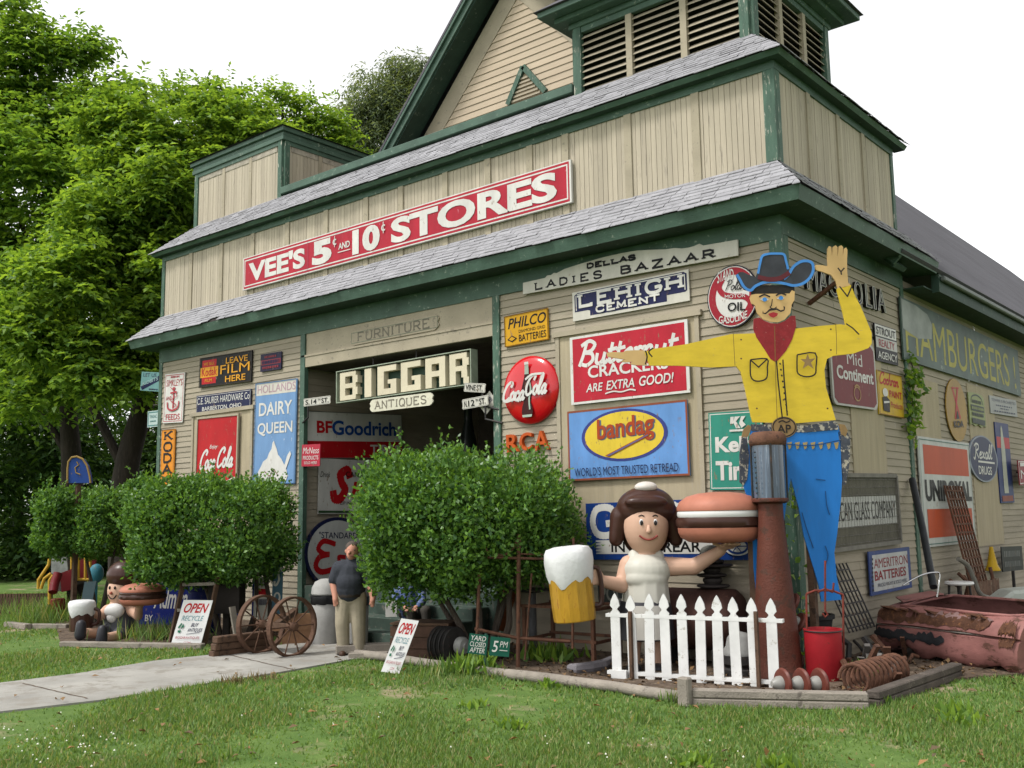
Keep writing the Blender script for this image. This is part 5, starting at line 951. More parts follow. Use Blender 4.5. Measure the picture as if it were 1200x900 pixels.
mb = MB(); mb.ell(q1(134,716,.22), A3, (12*s,7*s,9*s)); mb.ell(q1(131,723,.25), A3, (6*s,4*s,7*s)); mb.build('bib', WPAINT, CH, smooth=True)
mb = MB(); mb.ell(q1(146,674,-.04), A3, (21*s,19*s,18*s), 22, 12); mb.ell(q1(156,688,-.08), A3, (9*s,12*s,17*s)); mb.ell(q1(166,664,-.1), A3, (5*s,5*s,6*s)); sculpt('hair', mb, BROWNP, CH, vox=.02, smooth=4)
def fp1(px, py, e=0.): c = q1(141,692); p = q1(px,py); dx, dz = (p-c).dot(RH)/(15*s), (p-c).dot(UP)/(18*s); return p+TH*(14*s*math.sqrt(max(0,1-dx*dx-dz*dz))+e)
for e in (133,140): mb = MB(); mb.ell(fp1(e,688,.004), A3, (1.3*s,.02,2*s)); mb.build('eye', LINE, CH)
mb = MB(); mb.ell(fp1(135.5,694,.02), A3, (1.8*s,.03,1.8*s)); mb.build('nose', mat('statue_nose_paint', (.3,.08,.05), .4), CH); mb = MB(); mb.tube([fp1(136+k*1.4,701-.3*k*k,.004) for k in range(-4,5)], .01, 6); mb.build('mouth', LINE, CH)
for a, b_, t in ((94,738,.8), (119,744,.92)): mb = MB(); mb.caps(q1(a,b_+6,t), 6.5*s, q1(a+1,b_-6,t), 5.5*s); mb.build('shoe', CHAR, CH, smooth=True)
burger(q1(167,709,.5), 26*16.9/FPX, 'small orange bun hamburger carried by the seated child statue', .82, True)
mb0 = q1(95,739.5,.5); mug(mb0, UP, 14*16.9/FPX, 36*16.9/FPX, 'brown mug with white foam in the seated child statue hand', BROWNP, RH)
# ---- picket fence
f0, f1 = onZ(724,797), onZ(908,809.5); fd = (f1-f0).normalized(); fn = Vector((fd.y,-fd.x,0)); L = (f1-f0).length
FN = thing('picket_fence', 'short run of white gothic pickets guarding the waitress statue', 'fence', tuple((f0+f1)/2)); zt = onPl(724,695.5,f0,fn).z
PKW = mat('picket_white_paint', (.56,.56,.545), .55, .12, 3, wear=(.33,.31,.27), wamt=.34, wscale=9)
for k in range(10):
    c = f0+fd*(L*k/9); w = .06; h = zt+random.uniform(-.015,.015); b0 = .03+(.0 if k else 0)
    pl = [(-w,b0),(w,b0),(w,h-.23),(w*.5,h-.2),(w*.5,h-.185),(w*1.05,h-.15),(w*.85,h-.09),(w*.35,h-.03),(0,h),(-w*.35,h-.03),(-w*.85,h-.09),(-w*1.05,h-.15),(-w*.5,h-.185),(-w*.5,h-.2),(-w,h-.23)]
    tl = Vector((0,0,1))+fd*random.uniform(-.02,.02); mb = MB(); mb.prism(pl, c, fd, tl, fn, 0, .02); mb.build('picket', PKW, FN)
for z in (onPl(724,721,f0,fn).z, onPl(724,788,f0,fn).z): mb = MB(); mb.bar(f0-fd*.13+fn*-.022+UP*z, f1+fd*.13+fn*-.022+UP*z, .09, .04, upv=UP); mb.build('rail', PKW, FN)
mb = MB(); c = f0+fd*.05; mb.obox(c+fn*.06+UP*.06, (fd,fn,UP), (.1,.035,.07)); mb.build('foot_block', PKW, FN)
for px in (739.5,887.5): c = onPl(px,760,f0+fn*.05,fn); mb = MB(); mb.bar((c.x,c.y,0), (c.x,c.y,onPl(px,716,f0,fn).z), .04, .04); mb.build('stake', WOODB, FN)
# ---- landscape timbers
def timber(name, label, p, q, h, w=.14, m=WOODG, z=0., rnd=False, group=None):
    mb = MB(); p, q = Vector((p[0],p[1],z+h/2)), Vector((q[0],q[1],z+h/2))
    if rnd: n = 7; mb.tube([p+(q-p)*(k/n)+Vector((random.uniform(-.015,.015),random.uniform(-.015,.015),random.uniform(-.012,.012))) for k in range(n+1)], [h/2*random.uniform(.92,1.06) for _ in range(n+1)], 12)
    else: mb.bar(p, q, w, h, upv=UP)
    o = mb.build(name, m, smooth=rnd, bevel=0 if rnd else .012, off=Vector(((p.x+q.x)/2, (p.y+q.y)/2, z))); return tag(o, label, 'timber', group)
timber('log', 'long grey weathered log edging the bed below the picket fence', onZ(548,789), onZ(800,824), .13, rnd=True)
timber('log', 'grey log edging the bed behind the leaning open board', onZ(418,771), onZ(545,788), .12, rnd=True)
for z, lab in ((0,'lower grey squared timber along the front of the bed right of the short post'), (.15,'upper grey squared timber along the front of the bed right of the short post')): timber('timber', lab, onZ(812,827), onZ(1018,832), .085, z=z*.6)
for z, lab in ((0,'lower dark squared timber running from the front corner to the wrecked car'), (.15,'upper dark squared timber running from the front corner to the wrecked car')): timber('timber', lab, onZ(1024,830), onZ(1122,794), .085, z=z*.6, m=mat('dark_weathered_wood', (.075,.062,.052), .9, .3, 4, wear=(.13,.11,.09), wamt=.4, bump=.5))
p = onZ(804,828); mb = MB(); mb.box((p.x-.07,p.y-.06,0),(p.x+.06,p.y+.05,.3)); tag(mb.build('short_post', WOODG, bevel=.015, off=Vector((p.x,p.y,0))), 'short square grey post where the log meets the timbers', 'post')
timber('timber', 'thin pale board edging the lawn in front of the seated child statue', onZ(72,758), onZ(238,761), .09)
timber('timber', 'weathered grey timber edging the weeds at the far left', onZ(38,737), onZ(80,737.5), .1); timber('timber', 'broken pale timber end at the far left edge', onZ(8,735), onZ(33,738), .11)
for k, lab in enumerate(('bottom timber of the low stack by the cart wheels', 'middle timber of the low stack by the cart wheels', 'top timber of the low stack by the cart wheels')): timber('timber', lab, onZ(247+2*k,771), onZ(318,762), .1, z=.104*k, m=WOODB)
# ---- A-boards and yard signs
AB = mat('white_board_paint', (.55,.55,.54), .5, .05, 4)
def open_board(px, label, Qd, flip=1):
    Qp = onD(px[3][0], px[3][1], Qd); at = dict(axes=(RH, UP, TH), hit=lambda p: onPl(p[0], p[1], Qp, TH))
    TL, TR, BR, BL = [at['hit'](p) for p in px]
    r = thing('open_sign', label, 'sign', tuple((BL+BR)/2)); c = (TL+TR+BR+BL)/4; uu = (TR-TL+BR-BL)/2; vv = (TL-BL+TR-BR)/2; Wd, H = uu.length, vv.length
    lean = TH*-.22; F = Face(c, uu.normalized(), (vv+lean).normalized(), TH, Wd, H*1.03, .003); n = F.u.cross(F.v).normalized(); F.w = n
    mb = MB(); mb.prism([((a-.5)*Wd,(b-.5)*H*1.03) for a, b in ((0,0),(1,0),(1,1),(0,1))], c, F.u, F.v, n, -.02, 0); mb.build('board', AB, r)
    F.text(RED, 'OPEN', .1,.72,.92,.93, .04, .3); F.text(paint(120,170,180), 'RECYCLE', .12,.55,.85,.66, .0, .2); F.text(NAVY, 'BUY', .5,.42,.75,.5, .02, .3); F.text(NAVY, 'ANTIQUES', .42,.3,.92,.39, .01, .3); F.curve(NAVY, [(.42,.26),(.85,.3)], .008)
    gR = paint(40,120,90); F.poly(gR, [(.1,.34),(.22,.34),(.2,.29),(.12,.29)]); F.poly(gR, [(.2,.36),(.28,.42),(.24,.48),(.2,.43)]); F.poly(gR, [(.08,.4),(.16,.5),(.2,.47),(.13,.37)])
    F.text(paint(180,60,80), 'BIGGARANTIQUES', .1,.15,.9,.21, .01); F.text(paint(180,60,80), '.COM', .4,.05,.65,.1, .01); F.done(r)
    mb = MB(); 
    for a in (.1,.9): p = F.P(a,.92,-.03); mb.bar(p, Vector((p.x,p.y,0))-TH*.25, .03); 
    return r
open_board([(468,725),(491.5,728),(467,789),(449,786)], 'small white hand lettered open board tilted at the bed edge', 13.1)
open_board([(213,703),(247,704),(237,757),(202,757)], 'white hand lettered open board propped on the wooden ladder', 16.2)
LD = thing('ladder', 'old brown wooden step ladder behind the white open board', 'ladder', tuple(onZ(222,757)))
for a, b_ in (((220,657),(199,757)), ((258,665),(239,757))): mb = MB(); p = onZ(*b_); d = np.dot(np.array(p)-CAM, CF); mb.bar(p, onD(a[0],a[1],d+.5), .07, .05); mb.build('rail', WOODB, LD)
for y in (685,715,740): f = (757-y)/100; mb = MB(); mb.bar(onD(220-21*(y-657)/100,y,16.4+.4*f), onD(258-19*(y-665)/92,y-1,16.4+.4*f), .05, .05); mb.build('rung', WOODG, LD)
GS = paint(30,96,78); 
r = thing('yard_sign', 'pair of small green boards on a stake with white closing hours', 'sign', tuple(onZ(569,792)))
for px, tx in ([(549.5,742),(572.5,745),(569.5,768),(548.5,765.5)], [('YARD',.1,.68,.9,.93),('CLOSED',.08,.38,.92,.62),('AFTER',.1,.08,.9,.33)]), ([(575,746),(599.5,747.5),(595,770.5),(573,768)], [('5',.12,.2,.42,.8),('PM',.5,.48,.9,.8)]):
    Qp = onD(569,770,12.62); h = [onPl(a,b_,Qp,TH) for a, b_ in px]; c = sum(h, Vector())/4; uu = (h[1]-h[0]+h[2]-h[3]); Wd = uu.length/2; uu.normalize(); vv = TH.cross(uu); H = (h[0]-h[3]).length
    mb = MB(); mb.prism([(-Wd/2,-H/2),(Wd/2,-H/2),(Wd/2,H/2),(-Wd/2,H/2)], c, uu, vv, TH, -.015, 0); mb.build('board', GS, r); F = Face(c, uu, vv, TH, Wd, H, .003)
    for t, a, b_, c_, d_ in tx: F.text(WHITE, t, a,b_,c_,d_, .015, .15)
    if tx[0][0] == '5': F.rect(WHITE, .5,.3,.9,.34, 'lettering')
    F.done(r)
p = onZ(567.5,793); mb = MB(); mb.bar(p-TH*.04, Vector((p.x,p.y,onPl(571,743,p,TH).z))-TH*.04+RH*.03, .03); mb.build('stake', mat('green_stake_paint', (.02,.06,.045), .6), r)
# ---- wooden box with spools behind the right open board
c4 = crop(340,560,3)
def obj1(name, mb, m, label, cat, base, group=None, smooth=False, bevel=0.): return tag(mb.build(name, m, off=Vector(base), smooth=smooth, bevel=bevel), label, cat, group)
bx0 = onZ(492,775); a1 = (RH*.9+TH*.25).normalized(); a2 = UP.cross(a1)
r = thing('wooden_crate', 'low brown wooden crate behind the right open board', 'crate', tuple(bx0)); hb = .5
mb = MB(); mb.obox(bx0+a2*.25+UP*hb/2, (a1,a2,UP), (.42,.25,hb/2)); mb.build('box', WOODB, r, bevel=.01)
for k in range(3): mb = MB(); mb.obox(bx0-a2*.012+UP*(.09+.16*k), (a1,a2,UP), (.44,.012,.07)); mb.build('slat', mat('crate_slat_brown', (.07,.038,.026), .85, .3, 5, wear=(.035,.02,.015), wamt=.4), r)
mb = MB(); mb.obox(bx0+a2*.25+UP*(hb+.015), (a1,a2,UP), (.44,.28,.015)); mb.build('lid', WOODB, r)
sp0 = onZ(527,777); ax_ = (RH*.75+TH*.66).normalized()
r = thing('pulley', 'stack of black iron pulley wheels with a pale grey hub beside the brown crate', 'pulley', tuple(sp0)); c = sp0+UP*.25
for k in range(4):
    mb = MB(); mb.lathe(c+ax_*(-.18+.09*k), ax_, [(.12,-.03),(.24,-.03),(.25,-.02),(.2,0),(.25,.02),(.24,.03),(.12,.03)], 24); mb.build('sheave', IRON, r, smooth=True)
mb = MB(); mb.lathe(c+ax_*.16, ax_, [(.06,0),(.12,.03),(.125,.1),(.1,.14),(.05,.15),(.045,.17)], 20); mb.build('hub', mat('grey_cast_metal', (.2,.2,.19), .5, .2, 6), r, smooth=True)
p = onZ(427,767.5); mb = MB(); mb.obox(p+UP*.1, ((RH*.97-TH*.2).normalized(), UP.cross((RH*.97-TH*.2).normalized()), UP), (.42,.12,.06)); obj1('plank', mb, WOODG, 'short grey plank lying at the walk edge by the standing man', 'plank', p, bevel=.01)
p = onZ(432,772); mb = MB(); mb.obox(p+UP*.05, (RH,TH,UP), (.28,.1,.045)); obj1('plank', mb, WOODG, 'lower grey plank under the short plank at the walk edge', 'plank', p, bevel=.01)
# ---- rusty bed frame
B = onZ(607,785); v = lambda px, py, t=0.: onPl(px, py, B+TH*t, TH)
r = thing('bed_frame', 'rusty iron bed frame with a curved rail standing before the big round bush', 'bed frame', tuple(B))
for nm, pts, rad in (('post', [(607,785),(608,626)], .028), ('post', [(558,772),(562,668)], .022), ('post', [(671,760),(672,630)], .018), ('rail', [(566,653),(640,655)], .018), ('rail', [(556,737),(608,748),(668,752)], .022), ('rail', [(608,649),(636,650)], .012), ('curved_rail', [(567,634),(570,645),(580,650),(592,650),(601,643),(607,630)], .016), ('brace', [(623,672),(615,773)], .013)):
    mb = MB(); pp = [v(*q) for q in pts]; pp = crom(pp, 5) if nm == 'curved_rail' else pp; mb.tube(pp, rad, 8); mb.build(nm, RUST, r)
# ---- rusty table stand behind the mug
B = onZ(655,778); a1 = (X_*.95+Y_*.1).normalized(); a2 = UP.cross(a1); r = thing('table_frame', 'rusty iron table frame without a top against the wall below the mug', 'table frame', tuple(B))
for i in (-1, 1):
    for j in (0, 1): p = B+a1*(.55*i)+a2*(.75*j); mb = MB(); mb.bar(p, p+UP*.78, .05); mb.build('leg', RUST, r)
for j in (0, 1):
    for z in (.76, .32): mb = MB(); mb.bar(B+a1*-.6+a2*(.75*j)+UP*z, B+a1*.6+a2*(.75*j)+UP*z, .045, .04); mb.build('rail', RUST, r)
for i in (-1, 1):
    for z in (.74, .3): mb = MB(); mb.bar(B+a1*(.55*i)+UP*z, B+a1*(.55*i)+a2*.75+UP*z, .04); mb.build('side_rail', RUST, r)
B = onZ(625,768); r = thing('pedestal_stand', 'dark round topped pedestal stand next to the rusty bed frame', 'stand', tuple(B)); mb = MB(); mb.lathe(B, UP, [(.22,0),(.22,.03),(.06,.07),(.055,.9)], 18); mb.build('column', mat('grey_pipe', (.09,.09,.095), .6, .2, 5), r, smooth=True); mb = MB(); mb.lathe(B+UP*.9, UP, [(.1,0),(.3,.03),(.3,.055),(.01,.06)], 24); mb.build('top', IRON, r)
B = onZ(697,790); mb = MB(); pts = [(668,787),(676,789),(692,787),(706,784),(716,779),(722,777)]; mb.tube([onZ(a,b_+3)+UP*.08 for a, b_ in pts], [.05,.075,.075,.075,.07,.05], 8); obj1('old_runner', mb, mat('bleached_grey_wood', (.15,.14,.15), .9, .25, 5, wear=(.08,.075,.08), wamt=.4, bump=.4), 'bleached curved wooden piece lying on the soil left of the pickets', 'driftwood', B)
p = onZ(585,758); mb = MB(); mb.bar((p.x,p.y,.25),(p.x+.2,p.y+.3,1.35), .28, .03); obj1('orange_panel', mb, mat('faded_orange_panel', (.23,.075,.025), .7, .3, 6, wear=(.08,.04,.025), wamt=.5), 'faded orange tin panel leaning behind the stems of the big bush', 'panel', p)
# ---- rusty tank, disc stack, stone, glass dome, insulators
tb = onZ(838,782); ta = (X_*.98+Y_*.1).normalized()
TANKM = mat('rusted_tank', (.055,.024,.018), .75, .3, 3, wear=(.11,.05,.03), wamt=.35, bump=.3); r = thing('iron_tank', 'dark rusted iron tank lying behind the pickets under the hamburger', 'tank', tuple(tb))
mb = MB(); mb.lathe(tb+UP*.62-ta*.85, ta, [(.1,-.06),(.34,-.03),(.4,.02),(.4,1.15),(.34,1.22),(.1,1.25)], 28); mb.build('shell', TANKM, r, smooth=True)
for k in (-.6, .15): mb = MB(); mb.obox(tb+ta*k+UP*.13, (ta,UP.cross(ta),UP), (.06,.3,.13)); mb.build('saddle', IRON, r)
dc = tb+UP*1.03+ta*.02; r = thing('disc_stack', 'stack of dark iron discs on the rusted tank', 'disc stack', tuple(dc)); z = 0
for k, (rr, hh) in enumerate(((.22,.05),(.13,.09),(.2,.05),(.12,.08),(.29,.045),(.17,.06))):
    mb = MB(); mb.lathe(dc+UP*z+ta*random.uniform(-.02,.02), UP, [(rr*.8,0),(rr,hh*.4),(rr*.96,hh*.8),(rr*.6,hh)], 22); mb.build('disc', mat('dark_disc_iron', (.035,.028,.027), .7, .3, 8), r, smooth=True); z += hh
mb = MB(); mb.ell(dc+UP*(z+.085), (ta,Y_,UP), (.16,.14,.1), 12, 8); mb.v = [(x+random.uniform(-.01,.01), y+random.uniform(-.01,.01), zz+random.uniform(-.01,.01)) for x, y, zz in mb.v]; obj1('stone', mb, mat('grey_stone', (.15,.15,.13), .9, .25, 8, bump=.5), 'rounded grey stone resting on top of the disc stack', 'stone', dc+UP*z, smooth=True)
p = onZ(868,793); r = thing('lamp_base', 'grey domed fixture on dark rings standing behind the pickets', 'fixture', tuple(p)); mb = MB(); mb.lathe(p, UP, [(.24,0),(.24,.1),(.2,.13),(.24,.17),(.24,.27)], 20); mb.build('rings', IRON, r, smooth=True); mb = MB(); mb.lathe(p+UP*.27, UP, [(.22,0),(.22,.04),(.17,.1),(.15,.2),(.1,.26),(.01,.28)], 20); mb.build('dome', mat('grey_dome_metal', (.22,.22,.21), .5, .2, 5), r, smooth=True)
PORC = mat('grey_white_porcelain', (.24,.235,.215), .3, .12, 5, wear=(.2,.17,.13), wamt=.3); CLAY = mat('rust_brown_glaze', (.11,.03,.02), .45, .25, 6)
INS = {}
def insulator(p, ax, R, label, group='insulators around the red bucket'):
    t = thing('insulator', label, 'insulator', tuple(p), group); c = p+UP*R
    mb = MB(); mb.lathe(c, ax, [(R*.4,0),(R*1.05,.012),(R*1.1,.03),(R,.05),(R*.3,.06)], 22); mb.build('skirt', CLAY, t, smooth=True)
    mb = MB(); mb.lathe(c+Vector(ax).normalized()*.05, ax, [(R*.55,0),(R*.52,.05),(R*.3,.1),(R*.2,.12)], 18); mb.build('bell', PORC, t, smooth=True); return t
for px, lab in ((921,'leftmost of three insulators lying along the front timber'), (943,'middle of three insulators lying along the front timber'), (964,'rightmost of three insulators lying along the front timber')): insulator(onZ(px,817), -RH*.9+TH*.3, .15, lab)
p = onZ(938,797)+RH*.05
for k, (dx, z, lab) in enumerate(((0,0,'lowest white capped insulator of the heap behind the red bucket'), (-.04,.26,'white capped insulator low in the heap behind the red bucket'), (.05,.5,'white capped insulator high in the heap behind the red bucket'), (-.02,.74,'topmost white capped insulator of the heap behind the red bucket'))): insulator(p+RH*dx+UP*z-TH*.25, -RH*.8+UP*.5+TH*.2, .13, lab)
# ---- red bucket on its frame
RB = mat('bucket_red_paint', (.30,.014,.02), .5, .15, 4, wear=(.12,.03,.02), wamt=.35, wscale=7); RFR = mat('red_oxide_rod', (.15,.03,.02), .7, .3, 6, wear=(.08,.03,.02), wamt=.4)
bk = onZ(967,799); s = .01037
r = thing('bucket', 'worn bright red metal bucket standing inside the rod frame', 'bucket', tuple(bk))
mb = MB(); R_ = 21*s; mb.lathe(bk+UP*.02, UP, [(R_*.96,0),(R_,.01),(R_,.57),(R_*1.03,.575),(R_*1.03,.6),(R_*.96,.6),(R_*.93,.55),(R_*.9,.3),(.02,.29)], 30); mb.build('body', RB, r, smooth=True)
mb = MB(); mb.tube([bk+RH*R_*math.cos(a)*1.0+UP*(.6+.0*math.sin(a))+TH*(R_*1.05*math.sin(a)) for a in np.linspace(0,PI,13)], .009, 6); mb.build('bail', IRON, r)
r = thing('rod_frame', 'red oxide rod frame with a hook standing over the red bucket', 'rod frame', tuple(bk)); v = lambda px, py, t=0.: onPl(px, py, bk+TH*t, TH)
for nm, pts in (('upright', [(946,797),(945,696)]), ('upright', [(989,797),(988,697)]), ('cross_rod', [(945,696),(955,692),(975,692),(988,697)]), ('hook_rod', [(967,657),(967,716)]), ('hook', [(967,716),(970,720),(967,723),(964,719)]), ('ring', [(958,694),(967,690),(976,694)]), ('prong', [(976,694),(977,683)])):
    mb = MB(); mb.tube([v(*q) for q in pts], .013, 8); mb.build(nm, RFR, r)
p = onZ(948,782); mb = MB(); mb.lathe(p, UP, [(.22,0),(.24,.02),(.33,.62),(.36,.63),(.36,.68),(.32,.68),(.28,.6),(.02,.58)], 26); obj1('shade_filler_pot', mb, mat('shade_black_pot', (.014,.014,.015), .7, .2, 6), 'black tub standing in for shade and dark pots under the blue trouser leg', 'pot', p, smooth=True)  # made-up tub filling in the shade and dark pots at the corner
# ---- coil spring
ca, cb_ = onZ(1000,815)+UP*.17, onZ(1052,800)+UP*.17; d = (cb_-ca); x, y, dn = frame_from(d); mb = MB(); mb.tube([ca+d*(t/160)+(x*math.cos(2*PI*t/16)+y*math.sin(2*PI*t/16))*.16 for t in range(161)], .022, 8); obj1('coil_spring', mb, RUST, 'rusty coil spring lying on the soil inside the front corner timbers', 'spring', Vector((ca.x,ca.y,0)), smooth=True)
p = onZ(1012,806); mb = MB()
for k in range(26): q = p+RH*random.uniform(-.35,.4)-TH*random.uniform(.0,.9)+UP*.03; e = q+Vector((random.uniform(-.3,.3),random.uniform(-.3,.3),random.uniform(.05,.3))); mb = MB(); mb.bar(q, e, random.uniform(.04,.09), random.uniform(.02,.05)); obj1('scrap_iron', mb, RUST if k % 3 else mat('grey_scrap', (.13,.12,.11), .7, .3, 6), 'rusty or grey iron scrap in the heap between the bucket and the car', 'scrap', q, 'scrap pieces between the bucket and the car')
for k in range(30):
    q = Vector((random.uniform(.12,1.25), random.uniform(-.6,2.2), .05)); e = q+Vector((random.uniform(-.35,.35),random.uniform(-.35,.35),random.uniform(.03,.42))); mb = MB()
    if k % 4 == 0: mb.lathe(q, (e-q), [(.05,0),(.1,.01),(.11,.05),(.07,.06),(.03,.1)], 14)
    elif k % 4 == 1: mb.tube([q, (q+e)/2+Vector((random.uniform(-.1,.1),.05,.06)), e], random.uniform(.018,.04), 8)
    else: mb.bar(q, e, random.uniform(.05,.13), random.uniform(.015,.05))
    obj1('scrap_iron', mb, (RUST, IRON, _M['grey_scrap'])[k % 3], 'rusty or dark iron scrap strewn on the soil along the side wall', 'scrap', q, 'scrap pieces strewn along the side wall')
# ---- black bar grates against the side wall
def grate(name, label, p0, p1, h, nv, nh, m, tw=.018):
    p0, p1 = Vector(p0), Vector(p1); r = thing(name, label, 'grate', tuple((p0+p1)/2)); u = p1-p0; n = UP.cross(u).normalized(); tilt = UP*h + n*.0
    top = Vector((-.35,0,h)); 
    for k in range(nv): a = p0+u*(k/(nv-1)); mb = MB(); mb.bar(a, a+top, tw); mb.build('bar', m, r)
    for k in range(nh): z = (k+.4)/nh; mb = MB(); mb.bar(p0+top*z, p1+top*z, tw); mb.build('cross_bar', m, r)
    return r
g0 = onX(990,735,.42); g1 = onX(1022,735,.42); grate('iron_grate', 'black iron bar grate leaning on the side wall left of the wrecked car', (.42,g0.y+.15,.45), (.42,g1.y+.1,.45), .85, 8, 6, IRON)
a, b_ = onX(1139,668,.5), onX(1158,668,.5); grate('trellis_rack', 'tall rusty lattice rack leaning against the white and orange tire sign', (.5,a.y,.55), (.5,b_.y,.55), onX(1130,570,.15).z-.55, 7, 13, RUST, .03)
pp, qq = onX(1094,688,.75), onX(1069,562,.08); mb = MB(); mb.tube([pp,(pp+qq)/2+Vector((.01,0,0)),qq], .055, 14); obj1('drain_pipe', mb, mat('black_corrugated_pipe', (.018,.02,.022), .5, .2, 5), 'black drain pipe leaning on the side wall right of the corner board', 'pipe', (pp.x,pp.y,pp.z), smooth=True)
# ---- wrecked car body
O = onZ(1021,769); E_ = onZ(1186,793.5); lu = (E_-O); LL = lu.length; lu.normalize(); du = UP.cross(lu)      # along the shell, and back towards the wall
if du.dot(Vector((0,1,0))) < 0: du = -du
CARM = mat('faded_pink_car_paint', (.225,.098,.088), .6, .3, 2.2, wear=(.08,.038,.028), wamt=.52, wscale=3.4, bump=.15, stretch=(.7,.7,1.6)); CARD = mat('dark_primer_patch', (.02,.021,.024), .6, .3, 5, wear=(.14,.06,.05), wamt=.3)
r = thing('wrecked_car', 'rusted pink shell of a scrapped car lying beyond the front corner timbers', 'car wreck', tuple((O+E_)/2))
st0 = [(-.05,.35,.5,.2),(-.03,.66,.3,.5),(.0,.86,.14,.78),(.03,.96,.02,.9),(.12,.98,0,.95),(.3,1.0,0,1),(.5,.99,0,1),(.75,.97,0,1),(.95,.95,0,1),(1.0,.92,.04,.97)]     # along, height scale, front inset, depth scale
st = []
for a, b_ in zip(st0, st0[1:]):
    k = max(1, int((b_[0]-a[0])/.05))
    for j in range(k): st.append(tuple(a[i]+(b_[i]-a[i])*j/k for i in range(4)))
st.append(st0[-1])
sec = [(.13,.0),(.09,.05),(.05,.16),(.03,.28),(.05,.39),(.10,.415),(.05,.44),(.08,.53),(.13,.61),(.16,.635),(.24,.66),(.6,.72),(1.0,.76),(1.3,.74),(1.42,.62),(1.46,.36),(1.44,.1)]
def lift(t, z):       # ragged sill that rises over the old wheel arch
    b = .13*math.exp(-((t-.22)/.14)**2)+.05*math.sin(9*t)**2+.03*math.sin(31*t); return max(z, b+z*.35) if z < .22 else z
def dent(t, z): return .045*math.exp(-((t-.62)/.10)**2-((z-.3)/.12)**2)+.03*math.exp(-((t-.3)/.06)**2-((z-.55)/.08)**2)-.03*math.exp(-((t-.85)/.09)**2-((z-.5)/.1)**2)+.012*math.sin(17*t+5*z)
mb = MB(); n = len(sec); vs = []
for t, hz, ins, ds in st:
    for jj, (q, z) in enumerate(sec): vs.append(O+lu*(LL*(t+.07*z*(t > .6)*(t-.6)*2.5))+du*(ins*1.2+q*ds+(dent(t,z) if jj < 9 else 0))+UP*(.02+lift(t,z)*hz*1.04+(.02*math.sin(11*t+jj) if jj > 9 else 0)))
fs = []
for i in range(len(st)-1):
    for j in range(n-1):
        if 10 <= j <= 12 and .16 < st[i][0] < .93: continue       # the cockpit opening
        fs.append((i*n+j, (i+1)*n+j, (i+1)*n+j+1, i*n+j+1))
fs += [tuple(range(n)), tuple(reversed(range((len(st)-1)*n, len(st)*n)))]
mb.add(vs, fs); ob = mb.build('body_shell', CARM, r, smooth=True)
P = lambda t, q, z: O+lu*(LL*(t+.07*z*(t > .6)*(t-.6)*2.5))+du*q+UP*(.02+z*1.03)
mb = MB(); rim = [P(.16,.26,.66),P(.3,.25,.67),P(.9,.25,.655),P(.95,.6,.71),P(.92,1.25,.74),P(.3,1.28,.75),P(.16,1.15,.74)]; mb.tube(crom(rim+rim[:1], 3)[:-1], .022, 8, closed=True); mb.build('opening_rim', CARM, r, smooth=True)
mb = MB(); mb.add([P(.06,.16,.3),P(.97,.16,.3),P(.97,1.4,.35),P(.06,1.4,.35)], [(0,1,2,3)]); mb.build('floor_pan', CARD, r)
mb = MB(); mb.add([P(.02,.5,.735),P(.15,.32,.70),P(.17,1.1,.77),P(.03,1.2,.79),P(.02,.5,.75),P(.15,.32,.715),P(.17,1.1,.785),P(.03,1.2,.805)], [(3,2,1,0),(4,5,6,7),(0,1,5,4),(1,2,6,5),(2,3,7,6),(3,0,4,7)]); mb.build('bent_panel', CARM, r)
RUSTP = mat('bare_rust_patch', (.085,.038,.022), .85, .35, 8, wear=(.16,.07,.03), wamt=.45, wscale=16, bump=.3)
def jag(pts, a=.012, k=7): o = [];  [o.append((p[0]+(q[0]-p[0])*j/k+random.uniform(-a,a)*.6, p[1]+(q[1]-p[1])*j/k+random.uniform(-a,a))) for p, q in zip(pts, pts[1:]+pts[:1]) for j in range(k)]; return o
def face_q(z):
    for (q0, z0), (q1_, z1) in zip(sec, sec[1:11]):
        if z0 <= z <= z1: return q0+(q1_-q0)*(z-z0)/(z1-z0)
    return 0.
def patch(m, t0, t1, z0, z1, seed):
    rr = random.Random(seed); mb = MB(); n = 26; zs = [z0+(z1-z0)*k/5 for k in range(6)]; vs = []
    lo = [z0+rr.uniform(-.02,.03) for _ in range(n+1)]; hi = [z1+rr.uniform(-.05,.03) for _ in range(n+1)]
    for k in range(n+1):
        f = k/n; e = min(1, min(f, 1-f)*9+.3); zm = (z0+z1)/2
        for j in range(6): z = zm+(lo[k]+(hi[k]-lo[k])*j/5-zm)*e; vs.append(P(t0+(t1-t0)*f, face_q(z)+dent(t0+(t1-t0)*f, z)-.008, z))
    mb.add(vs, [(k*6+j,(k+1)*6+j,(k+1)*6+j+1,k*6+j+1) for k in range(n) for j in range(5)]); mb.build('rust_patch', m, r)
patch(RUSTP, .04, .84, .47, .65, 3); patch(RUSTP, .62, .8, .49, .56, 8); patch(mat('grey_pink_fade', (.17,.105,.10), .7, .2, 4), .4, .85, .585, .63, 4); patch(RUSTP, .9, .99, .3, .6, 6)
mb = MB(); band = [(.02,.12,.02),(.1,.14,0),(.2,.13,0),(.3,.1,0),(.42,.12,0),(.47,.16,0),(.44,.2,0),(.3,.24,0),(.15,.28,0),(.05,.27,.02)]
mb = MB(); patch(CARD, .02, .55, .24, .37, 11)
mb = MB(); mb.tube([P(.03,.085,.415),P(.5,.08,.415),P(.98,.085,.41)], .012, 6); mb.build('trim_strip', mat('dull_chrome', (.35,.33,.3), .35, .2, 6, metal=.8), r)
